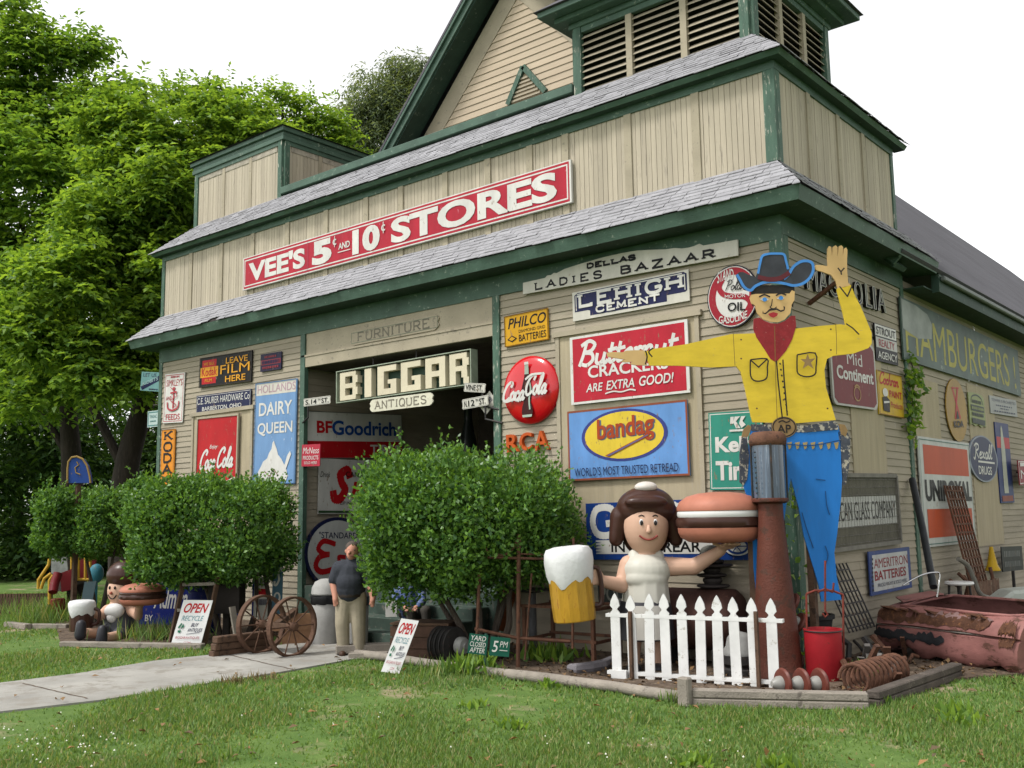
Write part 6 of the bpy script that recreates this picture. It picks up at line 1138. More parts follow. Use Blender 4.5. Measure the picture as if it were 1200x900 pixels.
mb = MB(); p0 = P(-.02,.5,.3); mb.lathe(p0-lu*.05, -lu, [(.24,0),(.25,.03),(.2,.06),(.12,.02)], 24); mb.build('headlight_socket', CARD, r, smooth=True)
mb = MB(); mb.tube(crom([onD(1058,686,13.2),onD(1066,681,13.25),onD(1080,674,13.3),(onD(1094,671,13.35)),onD(1101,674,13.4),onD(1098,700,13.2)], 5), .011, 8); obj1('chrome_rail', mb, mat('bright_chrome', (.5,.5,.5), .2, .1, 4, metal=1.), 'bent chrome rail rising from the back of the wrecked car', 'rail', onD(1098,700,13.2), smooth=True)
# ---- clutter beyond the car
p = onX(1126,712,.9); p.z = 0; r = thing('stool', 'small white topped stool behind the wrecked car', 'stool', tuple(p)); zt_ = onPl(1126,683,p,TH).z
mb = MB(); mb.lathe(p+UP*(zt_-.03), UP, [(.19,0),(.21,.02),(.2,.05),(.01,.055)], 22); mb.build('seat', WPAINT, r, smooth=True)
for k in range(4): a = k*PI/2+.4; o = Vector((math.cos(a),math.sin(a),0)); mb = MB(); mb.tube([p+o*.2, p+o*.14+UP*(zt_-.03)], .018, 6); mb.build('leg', IRON, r)
p = onX(1155,712,.75); p.z = 0; r = thing('plank_bin', 'rust stained low bin of upright boards behind the stool', 'bin', tuple(p)); zb = onPl(1150,680,p,TH).z
for k in range(9): q = p+Vector((.0,-.75+.19*k,0)); mb = MB(); mb.obox(q+UP*(zb/2), (Y_,X_,UP), (.09,.012,zb/2*random.uniform(.94,1.0))); mb.build('board', mat('rust_stained_board', (.12,.065,.04), .85, .35, 5, wear=(.2,.17,.12), wamt=.4), r)
mb = MB(); mb.box((p.x-.5,p.y-.85,zb*.6),(p.x-.015,p.y+.87,zb*.66)); mb.build('shelf', WOODB, r)
for k in range(9): q = p+Vector((-.25+random.uniform(-.15,.15),-.7+.17*k,zb*.66)); e = q+Vector((random.uniform(-.2,.2),random.uniform(-.25,.25),random.uniform(.2,.5))); mb = MB(); mb.tube([q,(q+e)/2+Vector((.05,.05,.05)),e], .03, 6); obj1('scrap_iron', mb, RUST, 'rusty iron scrap piled on the board bin by the side wall', 'scrap', q, 'scrap pieces on the board bin')
p = onX(1163,662,.5); mb = MB(); mb.lathe(p-UP*.1, UP, [(.13,0),(.13,.02),(.09,.1),(.05,.3),(.03,.42)], 16); obj1('yellow_cone', mb, paint(210,170,40), 'small yellow cone on the scrap pile below the rocket panel', 'cone', p-UP*.1, smooth=True)
mb = MB(); mb.tube(crom([onX(1123,655,.95),onX(1134,663,1.0),onX(1142,680,1.05),onX(1150,697,1.1),onX(1172,703,1.2)], 5), .035, 8); obj1('plough_handle', mb, mat('grey_bent_wood', (.15,.14,.12), .85, .25, 5), 'grey curved wooden plough handle sticking up behind the car', 'handle', onX(1172,703,1.2), smooth=True)
p = onZ(1196,745); mb = MB(); zt_ = onPl(1190,688,p,TH).z; mb.prism([(-.32,0),(.7,0),(.7,.42),(-.05,.36),(-.28,.2)], p+UP*(zt_-.42), RH, UP, TH, -.55, 0); obj1('white_tub', mb, paint(200,206,196), 'rounded white enamel tub at the right edge behind the car', 'tub', p, bevel=.05)
mb = MB(); q = p+UP*(zt_-.42); mb.box((q.x-.2,q.y-.1,0),(q.x+.5,q.y+.5,q.z)); obj1('tub_stand', mb, IRON, 'dark stand carrying the white enamel tub', 'stand', (q.x,q.y,0))
# ---- bins, cart wheels and leaning signs left of the steps
CONG = mat('grey_concrete_bin', (.29,.285,.27), .85, .15, 4, bump=.3, bscale=60)
def bin_(p, label, s=1.):
    r = thing('trash_bin', label, 'trash bin', tuple(p), 'grey trash bins by the steps'); mb = MB(); mb.lathe(p, UP, [(.19*s,0),(.2*s,.02),(.21*s,.6*s),(.2*s,.62*s)], 26); mb.build('body', CONG, r, smooth=True)
    mb = MB(); mb.lathe(p+UP*.6*s, UP, [(.215*s,0),(.225*s,.02),(.22*s,.12*s),(.19*s,.13*s)], 26); mb.v = [(x+random.uniform(-.012,.012), y+random.uniform(-.012,.012), z+random.uniform(-.012,.012)) for x, y, z in mb.v]; mb.build('bag', mat('black_bin_bag', (.012,.012,.013), .35, .2, 8), r, smooth=True)
    mb = MB(); mb.lathe(p+UP*.73*s, UP, [(.2*s,0),(.215*s,.02),(.205*s,.12),(.16*s,.21),(.08*s,.255),(.01,.262)], 26); mb.build('dome_lid', CONG, r, smooth=True); return r
bin_(onZ(381,755), 'grey domed trash bin with a black bag left of the standing man', 1.08); bin_(Vector((-6.9,-1.45,0)), 'grey domed trash bin half hidden right behind the standing man', 1.05)
WHM = mat('rusted_wheel_rim', (.085,.045,.028), .8, .25, 6, wear=(.06,.03,.02), wamt=.45, bump=.3); wn = (RH*.78+TH*.62).normalized(); wb = onZ(342,770); R_ = .44
r = thing('cart_wheels', 'pair of rusty iron cart wheels on a wooden axle beside the walk', 'cart', tuple(wb-wn*.36))
for k in (0, 1):
    c = wb+UP*R_-wn*(.72*k); a1 = UP.cross(wn).normalized(); a2 = wn.cross(a1); w_ = MB(); rr = MB(); ring = []
    for q in range(36): a = 2*PI*q/36; o = a1*math.cos(a)+a2*math.sin(a); ring.append((c+o*R_+wn*.045, c+o*R_-wn*.045, c+o*(R_-.035)-wn*.045, c+o*(R_-.035)+wn*.045))
    vs = [p for g4 in ring for p in g4]; fs = [(4*q+j, 4*q+(j+1) % 4, 4*((q+1) % 36)+(j+1) % 4, 4*((q+1) % 36)+j) for q in range(36) for j in range(4)]; w_.add(vs, fs); wh = w_.build('wheel', WHM, r)
    for q in range(10): a = 2*PI*q/10; o = a1*math.cos(a)+a2*math.sin(a); m_ = MB(); m_.tube([c+o*.05, c+o*(R_-.03)], .011, 6); m_.build('spoke', WHM, r, parent=wh)
    m_ = MB(); m_.lathe(c-wn*.1, wn, [(.04,0),(.065,.03),(.065,.17),(.04,.2)], 14); m_.build('hub', WHM, r, parent=wh, smooth=True)
mb = MB(); c = wb+UP*R_; mb.bar(c-wn*.08, c-wn*.64, .07); mb.build('axle', WOODB, r)
mb = MB(); mb.bar(c-wn*.36, c-wn*.36-TH*1.3+UP*.1, .09); mb.build('tongue', WOODB, r)
p = onZ(352,755); mb = MB(); mb.obox(p+UP*.36, ((RH*.95-TH*.3).normalized(), (TH*.95+RH*.3).normalized(), UP), (.45,.04,.13)); mb.obox(p+UP*.12, ((RH*.95-TH*.3).normalized(), (TH*.95+RH*.3).normalized(), UP), (.35,.03,.11)); obj1('tan_crate', mb, mat('tan_crate_wood', (.22,.12,.065), .8, .25, 5), 'tan crate board standing behind the front cart wheel', 'crate', p)
def leaner(name, label, px, dep, m, draw=None, cat='sign'):
    Qp = onD(px[2][0], px[2][1], dep); at = dict(axes=(RH, UP, TH), hit=lambda p: onPl(p[0], p[1], Qp, TH)); r, F = sign(name, label, cat, px, at=at, m=m); FACES.pop()
    if draw: draw(F)
    F.done(r); c = F.P(.5,.05,-.03); mb = MB(); mb.bar(c, Vector((c.x,c.y,.03))-TH*.1, .05); mb.build('stake', WOODB, r); return r
BLS = paint(34,48,130)
leaner('leaning_sign', 'navy refrigerator sign with white script standing behind the seated child statue', [(165,668),(226,672),(226,731),(166,733)], 18.6, BLS, lambda F: (F.text(WHITE, 'REFRIGERATORS', .14,.78,.97,.92, .02), F.script(WHITE, 'admiral', .3,.34,1.0,.66, .05, slope=.05) if False else F.text(WHITE, 'Admiral', .25,.3,.97,.7, .03, .3), F.text(WHITE, 'BY', .1,.06,.25,.18, .01)))
leaner('leaning_sign', 'narrow teal upright sign with a pale letter left of the doorway post', [(320,661),(332,661),(330,722),(318,722)], 17.7, paint(80,118,138), lambda F: (F.script(WHITE_W, 'S', .1,.6,.8,.92, .035), F.ring(WHITE_W, (.5,.36), (.34,.1), .03)))
leaner('leaning_sign', 'narrow white sign with red and blue blocks behind the cart wheels', [(304,676),(316,676),(312,726),(301,726)], 17.75, WHITE_W, lambda F: (F.rect(RED, 0,.58,1,.72), F.text(NAVY, 'LI', .15,.8,.85,.95, .03), F.worn_lines(NAVY, .12,.34,.9,.48)))
leaner('leaning_sign', 'slanting white board with a blue edge behind the cart wheels', [(294,672),(299,672),(302,724),(297,724)], 17.6, WHITE_W, lambda F: F.rect(BLS, 0,0,.4,1))
leaner('leaning_sign', 'narrow bright blue sign with white marks right of the wooden ladder', [(275,686),(284,686),(282,735),(273,735)], 17.6, paint(50,90,160), lambda F: F.worn_lines(WHITE, .1,.12,.9,.28))
p = onZ(239,742); r = thing('oil_drum', 'dark blue steel drum behind the wooden ladder', 'drum', tuple(p)); hh = onPl(239,664,p,TH).z
mb = MB(); mb.lathe(p, UP, [(.28,0),(.29,.02),(.29,hh*.32),(.305,hh*.33),(.305,hh*.35),(.29,hh*.36),(.29,hh*.64),(.305,hh*.65),(.305,hh*.67),(.29,hh*.68),(.29,hh-.02),(.3,hh),(.27,hh),(.26,hh-.03)], 28); mb.build('body', paint(30,40,110,RUSTW,.3), r, smooth=True); mb = MB(); mb.lathe(p+UP*(hh-.03), UP, [(.26,0),(.26,.01)], 28); mb.build('lid', IRON, r)
p = onZ(270,757); mb = MB(); mb.bar(p+RH*.13, p+RH*.0+UP*.62-TH*.05, .1, .04); obj1('grey_brace', mb, WOODG, 'slanting grey board propped beside the cart wheels', 'board', p)
p = onZ(263,752); mb = MB(); mb.obox(p+UP*.75-TH*.1, (RH,TH,UP), (.26,.2,.28)); mb.obox(p+UP*.24-TH*.1, (RH,TH,UP), (.05,.05,.23)); obj1('dark_box', mb, DARKW, 'black box on a post between the ladder and the cart wheels', 'box', p)
# ---- far left yard: play set, fence, arched blue sign
Bp = onZ(75,727); v = lambda px, py, t=0.: onPl(px, py, Bp+TH*t, TH); PY = paint(214,170,60); PRD = paint(120,30,36)
r = thing('play_set', 'wooden play set with yellow rails and dark red panels left of the seated child statue', 'play set', tuple(Bp))
for pts in ([(58,655),(57,662),(45,680),(45,690)], [(60,672),(52,678),(48,690)], [(58,708),(58,680),(62,674)]): mb = MB(); mb.tube([v(*q,.3) for q in pts], .035, 8); mb.build('hand_rail', PY, r)
for x in (84,92,100,106): mb = MB(); mb.tube([v(x,642,0), v(x,679,0)], .03, 8); mb.build('rail_post', PY, r)
mb = MB(); mb.tube([v(88,679), v(110,679)], .03, 8); mb.build('rail', PY, r)
for q, t in (([(70,672),(88,665),(88,690),(72,694)], .1), ([(90,655),(112,655),(112,680),(90,680)], -.3)): mb = MB(); pp = [v(a,b_,t) for a, b_ in q]; mb.add(pp+[a-TH*.05 for a in pp], [(0,1,2,3),(7,6,5,4),(0,1,5,4),(1,2,6,5),(2,3,7,6),(3,0,4,7)]); mb.build('red_panel', PRD, r)
mb = MB(); mb.lathe(v(67,727,.4), UP, [(.14,0),(.14,.42),(.12,.44)], 18); mb.build('barrel', PRD, r); mb = MB(); mb.tube(crom([v(68,672,.4),v(64,684,.5),v(62,694,.6)], 4), .09, 10); mb.build('slide', PRD, r, smooth=True)
mb = MB(); pp = [v(78,690,.1),v(100,682,-.2),v(100,727,-.2),v(78,727,.1)]; mb.add(pp+[a-TH*.5 for a in pp], [(0,1,2,3),(7,6,5,4),(0,1,5,4),(1,2,6,5),(2,3,7,6),(3,0,4,7)]); mb.build('dark_base', DARKW, r)
mb = MB(); pp = [v(60,650,-.3),v(78,652,-.3),v(80,675,-.3),v(60,672,-.3)]; mb.add(pp+[a-TH*.04 for a in pp], [(0,1,2,3),(7,6,5,4),(0,1,5,4),(1,2,6,5),(2,3,7,6),(3,0,4,7)]); mb.build('grey_panel', mat('mottled_grey_panel', (.2,.21,.2), .8, .3, 6), r)
for x, t in ((60,0),(84,0),(106,-.2)): mb = MB(); p = v(x,680,t); mb.bar((p.x,p.y,0), p, .07); mb.build('leg', WOODB, r)
p = onZ(103,738); mb = MB(); pp = [onPl(a,b_,p,TH) for a, b_ in ((99,682),(113,681),(108,704),(95,705))]; mb.add(pp+[a-TH*.03 for a in pp], [(0,1,2,3),(7,6,5,4),(0,1,5,4),(1,2,6,5),(2,3,7,6),(3,0,4,7)]); mb.bar(pp[3]-TH*.04+RH*.1, Vector((p.x,p.y,0))-TH*.04, .04); obj1('slate_board', mb, paint(96,116,124), 'slate blue tilted board behind the brown mug', 'board', p)
p = onZ(112,728); mb = MB(); c = onPl(113,672,p,TH); mb.ell(c, A3, (.15,.12,.2)); mb.bar((c.x,c.y,0), c, .05); obj1('teal_float', mb, paint(70,140,160), 'round teal float on a post beside the yellow play set rails', 'float', p, smooth=True)
Bf = onZ(20,722.5); v = lambda px, py, t=0.: onPl(px, py, Bf+TH*t, TH); r = thing('low_fence', 'low dark brown picket fence at the left edge of the yard', 'fence', tuple(Bf)); z1 = v(0,696).z
for k in range(34): q = Bf+RH*(-1.6+.065*k*1.0); mb = MB(); mb.obox(q+UP*z1/2, (RH,TH,UP), (.024,.012,z1/2)); mb.build('picket', WOODB, r)
for z in (.12, z1-.04): mb = MB(); mb.obox(Bf+RH*-.5-TH*.03+UP*z, (RH,TH,UP), (1.15,.018,.035)); mb.build('rail', WOODB, r)
p = onD(90,560,19.5); p.z = 0; v = lambda px, py, t=0.: onPl(px, py, p+TH*t, TH); r = thing('arched_blue_sign', 'blue arched sign with a gold rim rising above the left bush', 'sign', tuple(p))
arch = [(79,566),(79,550),(80,541),(84,536),(90,535),(97,538),(102,546),(105,558),(106,566)]
mb = MB(); q = [v(*a) for a in arch]; mb.add(q+[a-TH*.12 for a in q], [tuple(range(9)), tuple(reversed(range(9,18)))]+[(i,(i+1) % 9,9+(i+1) % 9,9+i) for i in range(9)]); mb.build('panel', paint(40,76,150), r)
mb = MB(); mb.tube([v(*a,.01) for a in arch], .02, 6); mb.build('gold_rim', paint(170,140,80), r); mb = MB(); mb.tube([v(a,b_,.01) for a, b_ in ((90,541),(92,545),(88,548),(89,554),(94,556))], .012, 6); mb.build('gold_figure', paint(170,140,80), r)
mb = MB(); c = v(92,560,-.08); mb.bar((c.x,c.y,0), c, .08); mb.build('post', WOODB, r)
# ---- people
SKIN = mat('sunburnt_skin', (.42,.20,.14), .55, .1, 6); SHIRT = mat('slate_polo_knit', (.027,.030,.038), .85, .15, 30, bump=.2, bscale=200); KHAKI = mat('khaki_cotton', (.27,.235,.17), .85, .12, 6, bump=.3, bscale=14); HAIRM = mat('short_grey_brown_hair', (.07,.055,.045), .8, .3, 40)
mbase = onZ(406,768.5); sd_ = np.dot(np.array(mbase)-CAM, CF)/FPX; mv = lambda px, py, t=0.: onPl(px, py, mbase+TH*t, TH); s = sd_
MAN = thing('person', 'heavyset man in dark polo shirt and khaki trousers standing half behind the big bush', 'person', tuple(mbase))
mb = MB(); mb.ell(mv(413,645,.0), A3, (7.6*s,9*s,10.2*s), 18, 12); mb.ell(mv(411.5,650,.05), A3, (5.6*s,6*s,6*s)); mb.caps(mv(413,652), 5.4*s, mv(413,660), 6*s); mb.caps(mv(403,667), 10*s, mv(421,667), 10*s); mb.caps(mv(411,670), 14*s, mv(411,695), 15*s)
mb.caps(mv(409.8,645.5,.1), 1.5*s, mv(409,648,.14), 1.9*s)
for e in (-7.6, 7.6): mb.ell(mv(413+e,646,-.02), A3, (1.5*s,2.2*s,2.8*s))
def arm(pts, hand):
    for (a, ra), (b_, rb) in zip(pts, pts[1:]): mb.caps(mv(*a), ra*s, mv(*b_), rb*s)
    h = mv(*hand); mb.caps(mv(*pts[-1][0]), pts[-1][1]*s, h, 3.4*s); mb.ell(h+UP*-.02, A3, (3.2*s,2.6*s,4.5*s))
    for k in range(4): mb.caps(h+RH*((k-1.5)*.017)-UP*.05, .0105, h+RH*((k-1.5)*.015)-UP*(.095-.006*abs(k-1.2))+TH*.015, .009)
    mb.caps(h+RH*.03*(1 if hand[0] < 410 else -1)-UP*.01, .012, h+RH*.045*(1 if hand[0] < 410 else -1)-UP*.055+TH*.02, .0095)
arm([((397,664),6.5),((391,684,.03),5),((393,699,.1),3.6)], (393,703,.12)); arm([((428,666),6.5),((434,686,.03),5),((437,700,.1),3.6)], (436.5,704,.12))
for a, b_, c in (((404,699),(401,730,.04),(403,760)), ((419,699),(420,730,.03),(421,760))): mb.caps(mv(*a), 9*s, mv(*b_), 6.5*s); mb.caps(mv(*b_), 6.5*s, mv(*c), 4.6*s)
sculpt('body', mb, SKIN, MAN, vox=.011, smooth=4)
mb = MB(); mb.caps(mv(402,667), 11.2*s, mv(421,667), 11.2*s); mb.caps(mv(411,672), 16*s, mv(411,691), 18*s); mb.ell(mv(410,683,.09), A3, (16*s,12*s,14*s)); mb.caps(mv(397,665), 8.2*s, mv(392.3,679,.02), 7.8*s); mb.caps(mv(428,667), 8.2*s, mv(432.7,681,.02), 7.8*s); mb.caps(mv(413,658), 7*s, mv(413,661), 8*s); sculpt('polo_shirt', mb, SHIRT, MAN, vox=.014, smooth=5)
mb = MB(); mb.caps(mv(405,699), 12.6*s, mv(417,699), 12.6*s); [(mb.caps(mv(*a), 11.2*s, mv(*b_), 8.6*s), mb.caps(mv(*b_), 8.6*s, mv(*c), 7.4*s)) for a, b_, c in (((404,702),(401,730,.04),(402.5,759.5)), ((419,702),(420,730,.03),(421,759.5)))]; sculpt('trousers', mb, KHAKI, MAN, vox=.014, smooth=4)
mb = MB(); mb.lathe(mv(411,697.5), UP, [(16.2*s,-.02),(16.4*s,0),(16.2*s,.03)], 28); mb.build('belt', mat('dark_leather', (.02,.014,.01), .5, .2, 8), MAN, smooth=True)
mb = MB(); mb.ell(mv(413,641.5,-.025), A3, (8.4*s,9.6*s,7.8*s), 18, 10); mb.ell(mv(413,645,-.05), A3, (8.2*s,7*s,8*s)); sculpt('hair', mb, HAIRM, MAN, vox=.012, smooth=3)
for e in (409,415.5): mb = MB(); mb.ell(mv(e,644.5,.105), A3, (.011,.012,.009)); mb.build('eye', mat('eye_dark', (.03,.025,.02), .3), MAN)
mb = MB(); mb.tube([mv(409.5,651.3,.125), mv(411.5,651.6,.128), mv(414,651.2,.122)], .006, 6); mb.build('mouth', mat('lip_brown', (.22,.08,.07), .5), MAN)
for a in ((403,766.5),(421,766.5)): mb = MB(); mb.caps(mv(a[0],a[1]-.5,-.06), .055, mv(a[0]-2,a[1]+.3,.17), .048); mb.build('shoe', mat('brown_shoe', (.05,.025,.015), .5, .2, 8), MAN, smooth=True)
# the person on the steps
P2 = onY(486,712,-.62); P2.z = .38; pv = lambda dx, dz, t=0.: P2+RH*dx+UP*dz+TH*t
PL = mat('blue_plaid_base', (.05,.085,.22), .85, .1, 5)
def plaid():
    m = PL; n = m.node_tree.nodes; l = m.node_tree.links; b = n['Principled BSDF']; tc = n.new('ShaderNodeTexCoord'); last = None
    mix0 = None; src = b.inputs['Base Color'].links[0].from_socket
    for dr in ('X', 'Z'):
        w = n.new('ShaderNodeTexWave'); w.wave_type = 'BANDS'; w.bands_direction = dr; w.inputs['Scale'].default_value = 7; l.new(tc.outputs['Object'], w.inputs['Vector'])
        mr = n.new('ShaderNodeMapRange'); mr.inputs[1].default_value = .7; mr.inputs[2].default_value = .9; mr.inputs[4].default_value = .55; l.new(w.outputs['Fac'], mr.inputs[0])
        mi = n.new('ShaderNodeMix'); mi.data_type = 'RGBA'; l.new(mr.outputs[0], mi.inputs['Factor']); l.new(src, mi.inputs[6]); mi.inputs[7].default_value = (.20,.23,.30,1); src = mi.outputs[2]
    l.new(src, b.inputs['Base Color'])
plaid()
SIT = thing('person', 'seated person in blue plaid shirt and dark trousers on the steps behind the bush', 'person', tuple(P2))
mb = MB(); mb.ell(pv(-.1,.78,.1), A3, (.085,.1,.12)); mb.caps(pv(-.1,.66,.05), .06, pv(-.1,.6,.03), .065); mb.caps(pv(-.1,.5,.02), .15, pv(-.08,.12), .16); mb.caps(pv(-.28,.5,.02), .06, pv(-.3,.28,.15), .05); mb.caps(pv(-.3,.28,.15), .05, pv(-.1,.2,.38), .04); mb.caps(pv(.1,.5,.02), .06, pv(.14,.28,.15), .05); mb.caps(pv(.14,.28,.15), .05, pv(.05,.2,.4), .04)
for hx in (-.08,.04):
    mb.ell(pv(hx,.2,.43), A3, (.04,.05,.03))
    for k in range(4): mb.caps(pv(hx-.03+.02*k,.2,.46), .0105, pv(hx-.03+.02*k,.17,.52), .009)
    mb.caps(pv(hx+.04,.2,.42), .011, pv(hx+.05,.2,.48), .0095)
for kx in (-.12,.12): mb.caps(pv(kx*.8,.1,.05), .09, pv(kx+.1,.16,.42), .065); mb.caps(pv(kx+.1,.16,.42), .065, pv(kx+.12,-.3,.42), .045)
sculpt('body', mb, SKIN, SIT, vox=.014, smooth=4)
mb = MB(); mb.caps(pv(-.1,.5,.02), .17, pv(-.08,.12), .185); mb.caps(pv(-.28,.5,.02), .08, pv(-.3,.28,.15), .066); mb.caps(pv(-.3,.28,.15), .066, pv(-.16,.22,.32), .056); mb.caps(pv(.1,.5,.02), .08, pv(.14,.28,.15), .066); mb.caps(pv(.14,.28,.15), .066, pv(.08,.22,.34), .056); sculpt('plaid_shirt', mb, PL, SIT, vox=.015, smooth=4)
mb = MB(); [(mb.caps(pv(kx*.8,.1,.05), .11, pv(kx+.1,.16,.42), .085), mb.caps(pv(kx+.1,.16,.42), .085, pv(kx+.12,-.26,.42), .065)) for kx in (-.12,.12)]; mb.caps(pv(-.15,.1), .13, pv(.05,.1), .13); sculpt('trousers', mb, mat('dark_olive_cotton', (.045,.04,.034), .85, .15, 8), SIT, vox=.015, smooth=4)
mb = MB(); mb.ell(pv(-.1,.82,.06), A3, (.095,.1,.1)); mb.build('hair', HAIRM, SIT, smooth=True)
for kx in (-.12,.12): mb = MB(); mb.caps(pv(kx+.12,-.335,.38), .045, pv(kx+.12,-.34,.55), .04); mb.build('shoe', mat('black_shoe', (.015,.014,.014), .5), SIT, smooth=True)
mb = MB(); mb.obox(pv(-.34,.2,.38), (RH,TH,UP), (.09,.004,.13)); obj1('paper_sheet', mb, WHITE, 'white paper sheet held by the seated person in plaid', 'paper', pv(-.34,.07,.38))
# ------------------------------------------------------------------ vegetation
def leaf_quads(C, D, N, L, Wd, fold=.25):
    """C centres (n,3), D leaf directions, N approximate normals, L lengths, Wd widths -> kite shaped leaves"""
    D = D/np.linalg.norm(D, axis=1, keepdims=True); S = np.cross(D, N); S /= np.maximum(np.linalg.norm(S, axis=1, keepdims=True), 1e-6); U = np.cross(S, D)
    L = L[:,None]; Wd = Wd[:,None]
    V = np.stack([C, C+D*L*.45+S*Wd*.5+U*Wd*fold, C+D*L-U*L*.12, C+D*L*.45-S*Wd*.5+U*Wd*fold], 1).reshape(-1, 3)
    return V, np.arange(len(V)).reshape(-1, 4)
def rnd_dir(n): v = RNG.normal(size=(n,3)); return v/np.linalg.norm(v, axis=1, keepdims=True)
def lobed(lobes, n, shell=.55):
    """points through a set of ellipsoid lobes, denser near their skins; also outward directions"""
    w = np.array([l[1][0]*l[1][1]+l[1][1]*l[1][2]+l[1][0]*l[1][2] for l in lobes]); w /= w.sum(); idx = RNG.choice(len(lobes), n, p=w)
    c = np.array([l[0] for l in lobes])[idx]; r = np.array([l[1] for l in lobes])[idx]; d = rnd_dir(n); t = shell+(1-shell)*RNG.random(n)**.7; t *= 1+.10*RNG.normal(size=n)
    return c+d*r*t[:,None], d
BASIS = np.array([list(RH), list(TH), [0,0,1]])
def bush(label, base, lobes, n, m, stems, leaf=.08, group=None):
    T = thing('bush', label, 'bush', tuple(base), group)
    P, d = lobed(lobes, n, .62)
    d2 = d*.8+RNG.normal(size=d.shape)*.55+np.array([0,0,.35]); V, F = leaf_quads(P, d2, rnd_dir(n)*.6+d, leaf*(.7+.6*RNG.random(n)), leaf*.6*(.8+.4*RNG.random(n)))
    ns = max(60, n//80); Q, qd = lobed(lobes, ns*3, .98); cen = np.array([l[0] for l in lobes]).mean(0); o = np.linalg.norm(Q-cen, axis=1)*(1+.5*RNG.random(ns*3)); k = np.argsort(-o)[:ns]; Q, qd = Q[k], qd[k]
    ax = qd*.5+np.array([0,0,.75])+RNG.normal(size=Q.shape)*.25; ax /= np.linalg.norm(ax, axis=1, keepdims=True); t = np.linspace(0,1,9)[None,:,None]; C = (Q-ax*.08)[:,None,:]+ax[:,None,:]*t*(.14+.30*RNG.random(ns)**1.5)[:,None,None]
    Dd = ax[:,None,:]*.7+RNG.normal(size=C.shape)*.6; m_ = ns*9; V2, F2 = leaf_quads(C.reshape(-1,3), Dd.reshape(-1,3), rnd_dir(m_), leaf*(.6+.5*RNG.random(m_)), leaf*.55*np.ones(m_)); F = np.concatenate([F, F2+len(V)]); V = np.concatenate([V, V2])
    from_np('foliage', V, F, m, T, base)
    for st in stems: mb = MB(); mb.tube(crom([Vector(p) for p in st], 4), [.065-.045*k/(len(crom(st,4))-1) for k in range(len(crom(st,4)))], 8); mb.build('stem', BARK, T, smooth=True)
    return T
BARK = mat('grey_brown_bark', (.075,.06,.048), .95, .35, 5, wear=(.035,.03,.025), wamt=.5, wscale=10, bump=.9, bscale=25, stretch=(2,2,.4))
BL1 = leaf_mat('bush_leaf', (.082,.185,.040), .55, .35, .38)
def mk_lobes(px, py, rx, ry, base, depth_r, k, s, jit=.42, sub=.52, sq=.8):
    """big bush = inner body + k bumps spread over it"""
    c = np.array(onPl(px, py, Vector(base), TH)); R = np.array([rx*s, depth_r, ry*s]); L = [(c, np.abs(BASIS.T)@(R*.72) if False else R.mean()*np.array([.72,.72,.62]))]
    out = []
    for i in range(k):
        d = rnd_dir(1)[0]; d = np.sign(d)*np.abs(d)**sq; d[2] = d[2]*.92+.05; o = (BASIS[0]*d[0]*R[0]+BASIS[1]*d[1]*R[1]+BASIS[2]*d[2]*R[2])*(1-sub*.55)*RNG.uniform(.86,1.04); rr = R.mean()*sub*RNG.uniform(.62,1.0)*.8; out.append((c+o, np.array([rr,rr,rr*.85])))
    return out
b3 = onZ(556,773); s = 14.0/FPX
L3 = mk_lobes(545,614,142,93,b3,1.5,70,s,sub=.5,sq=.7)+[(np.array(onPl(a,b_,b3+TH*t_,TH)), np.array([r_,r_,r_])) for a, b_, t_, r_ in ((447,625,.3,.3),(443,656,.35,.24),(448,674,.3,.28),(470,690,.3,.3))]+[(np.array(onPl(545,612,b3,TH)), np.array([1.38,1.2,.92]))]
v = lambda px, py, t=0.: onPl(px, py, b3+TH*t, TH)
bush('largest rounded green bush in front of the right side of the doorway', b3, L3, 46000, BL1, [[v(556,773),v(540,735,.1),v(515,690,.2),v(490,650,.2)], [v(560,773),v(562,720,.2),v(555,660,.3)], [v(566,773),v(580,740),v(592,700),v(600,650)], [v(572,774,-.2),v(580,740,-.3),v(585,690,-.4),v(560,640,-.4)], [v(578,774,.2),v(596,735,.3),v(598,690,.3),v(620,640,.3)], [v(552,773,-.1),v(530,730,-.3),v(500,680,-.5)]])
b2 = onZ(258,748); s = 17.2/FPX; v = lambda px, py, t=0.: onPl(px, py, b2+TH*t, TH)
L2 = mk_lobes(252,626,92,66,b2,1.35,70,s,sub=.46,sq=.5)+[(np.array(onPl(253,615,b2,TH)), np.array([1.28,1.05,.86]))]
bush('wide flat topped green bush in front of the pale blue sign', b2, L2, 40000, BL1, [[v(258,748),v(250,715),v(235,670),v(220,640)], [v(262,748),v(275,710),v(285,660)], [v(290,748,-.4),v(300,710,-.3),v(300,660)], [v(318,746,-.5),v(315,700,-.4),v(305,650,-.2)]])
b1 = onZ(112,735); s = 19.2/FPX; v = lambda px, py, t=0.: onPl(px, py, b1+TH*t, TH)
L1 = mk_lobes(106,615,52,44,b1,1.05,40,s,sub=.46,sq=.5)+mk_lobes(165,585,30,32,b1-TH*1.2,.6,10,s)+[(np.array(onPl(112,610,b1,TH)), np.array([.75,.7,.55]))]
bush('smaller rounded green bush at the left end behind the seated child statue', b1, L1, 25000, BL1, [[v(112,735),v(108,690),v(100,650)], [v(116,735),v(125,690),v(135,640)]])
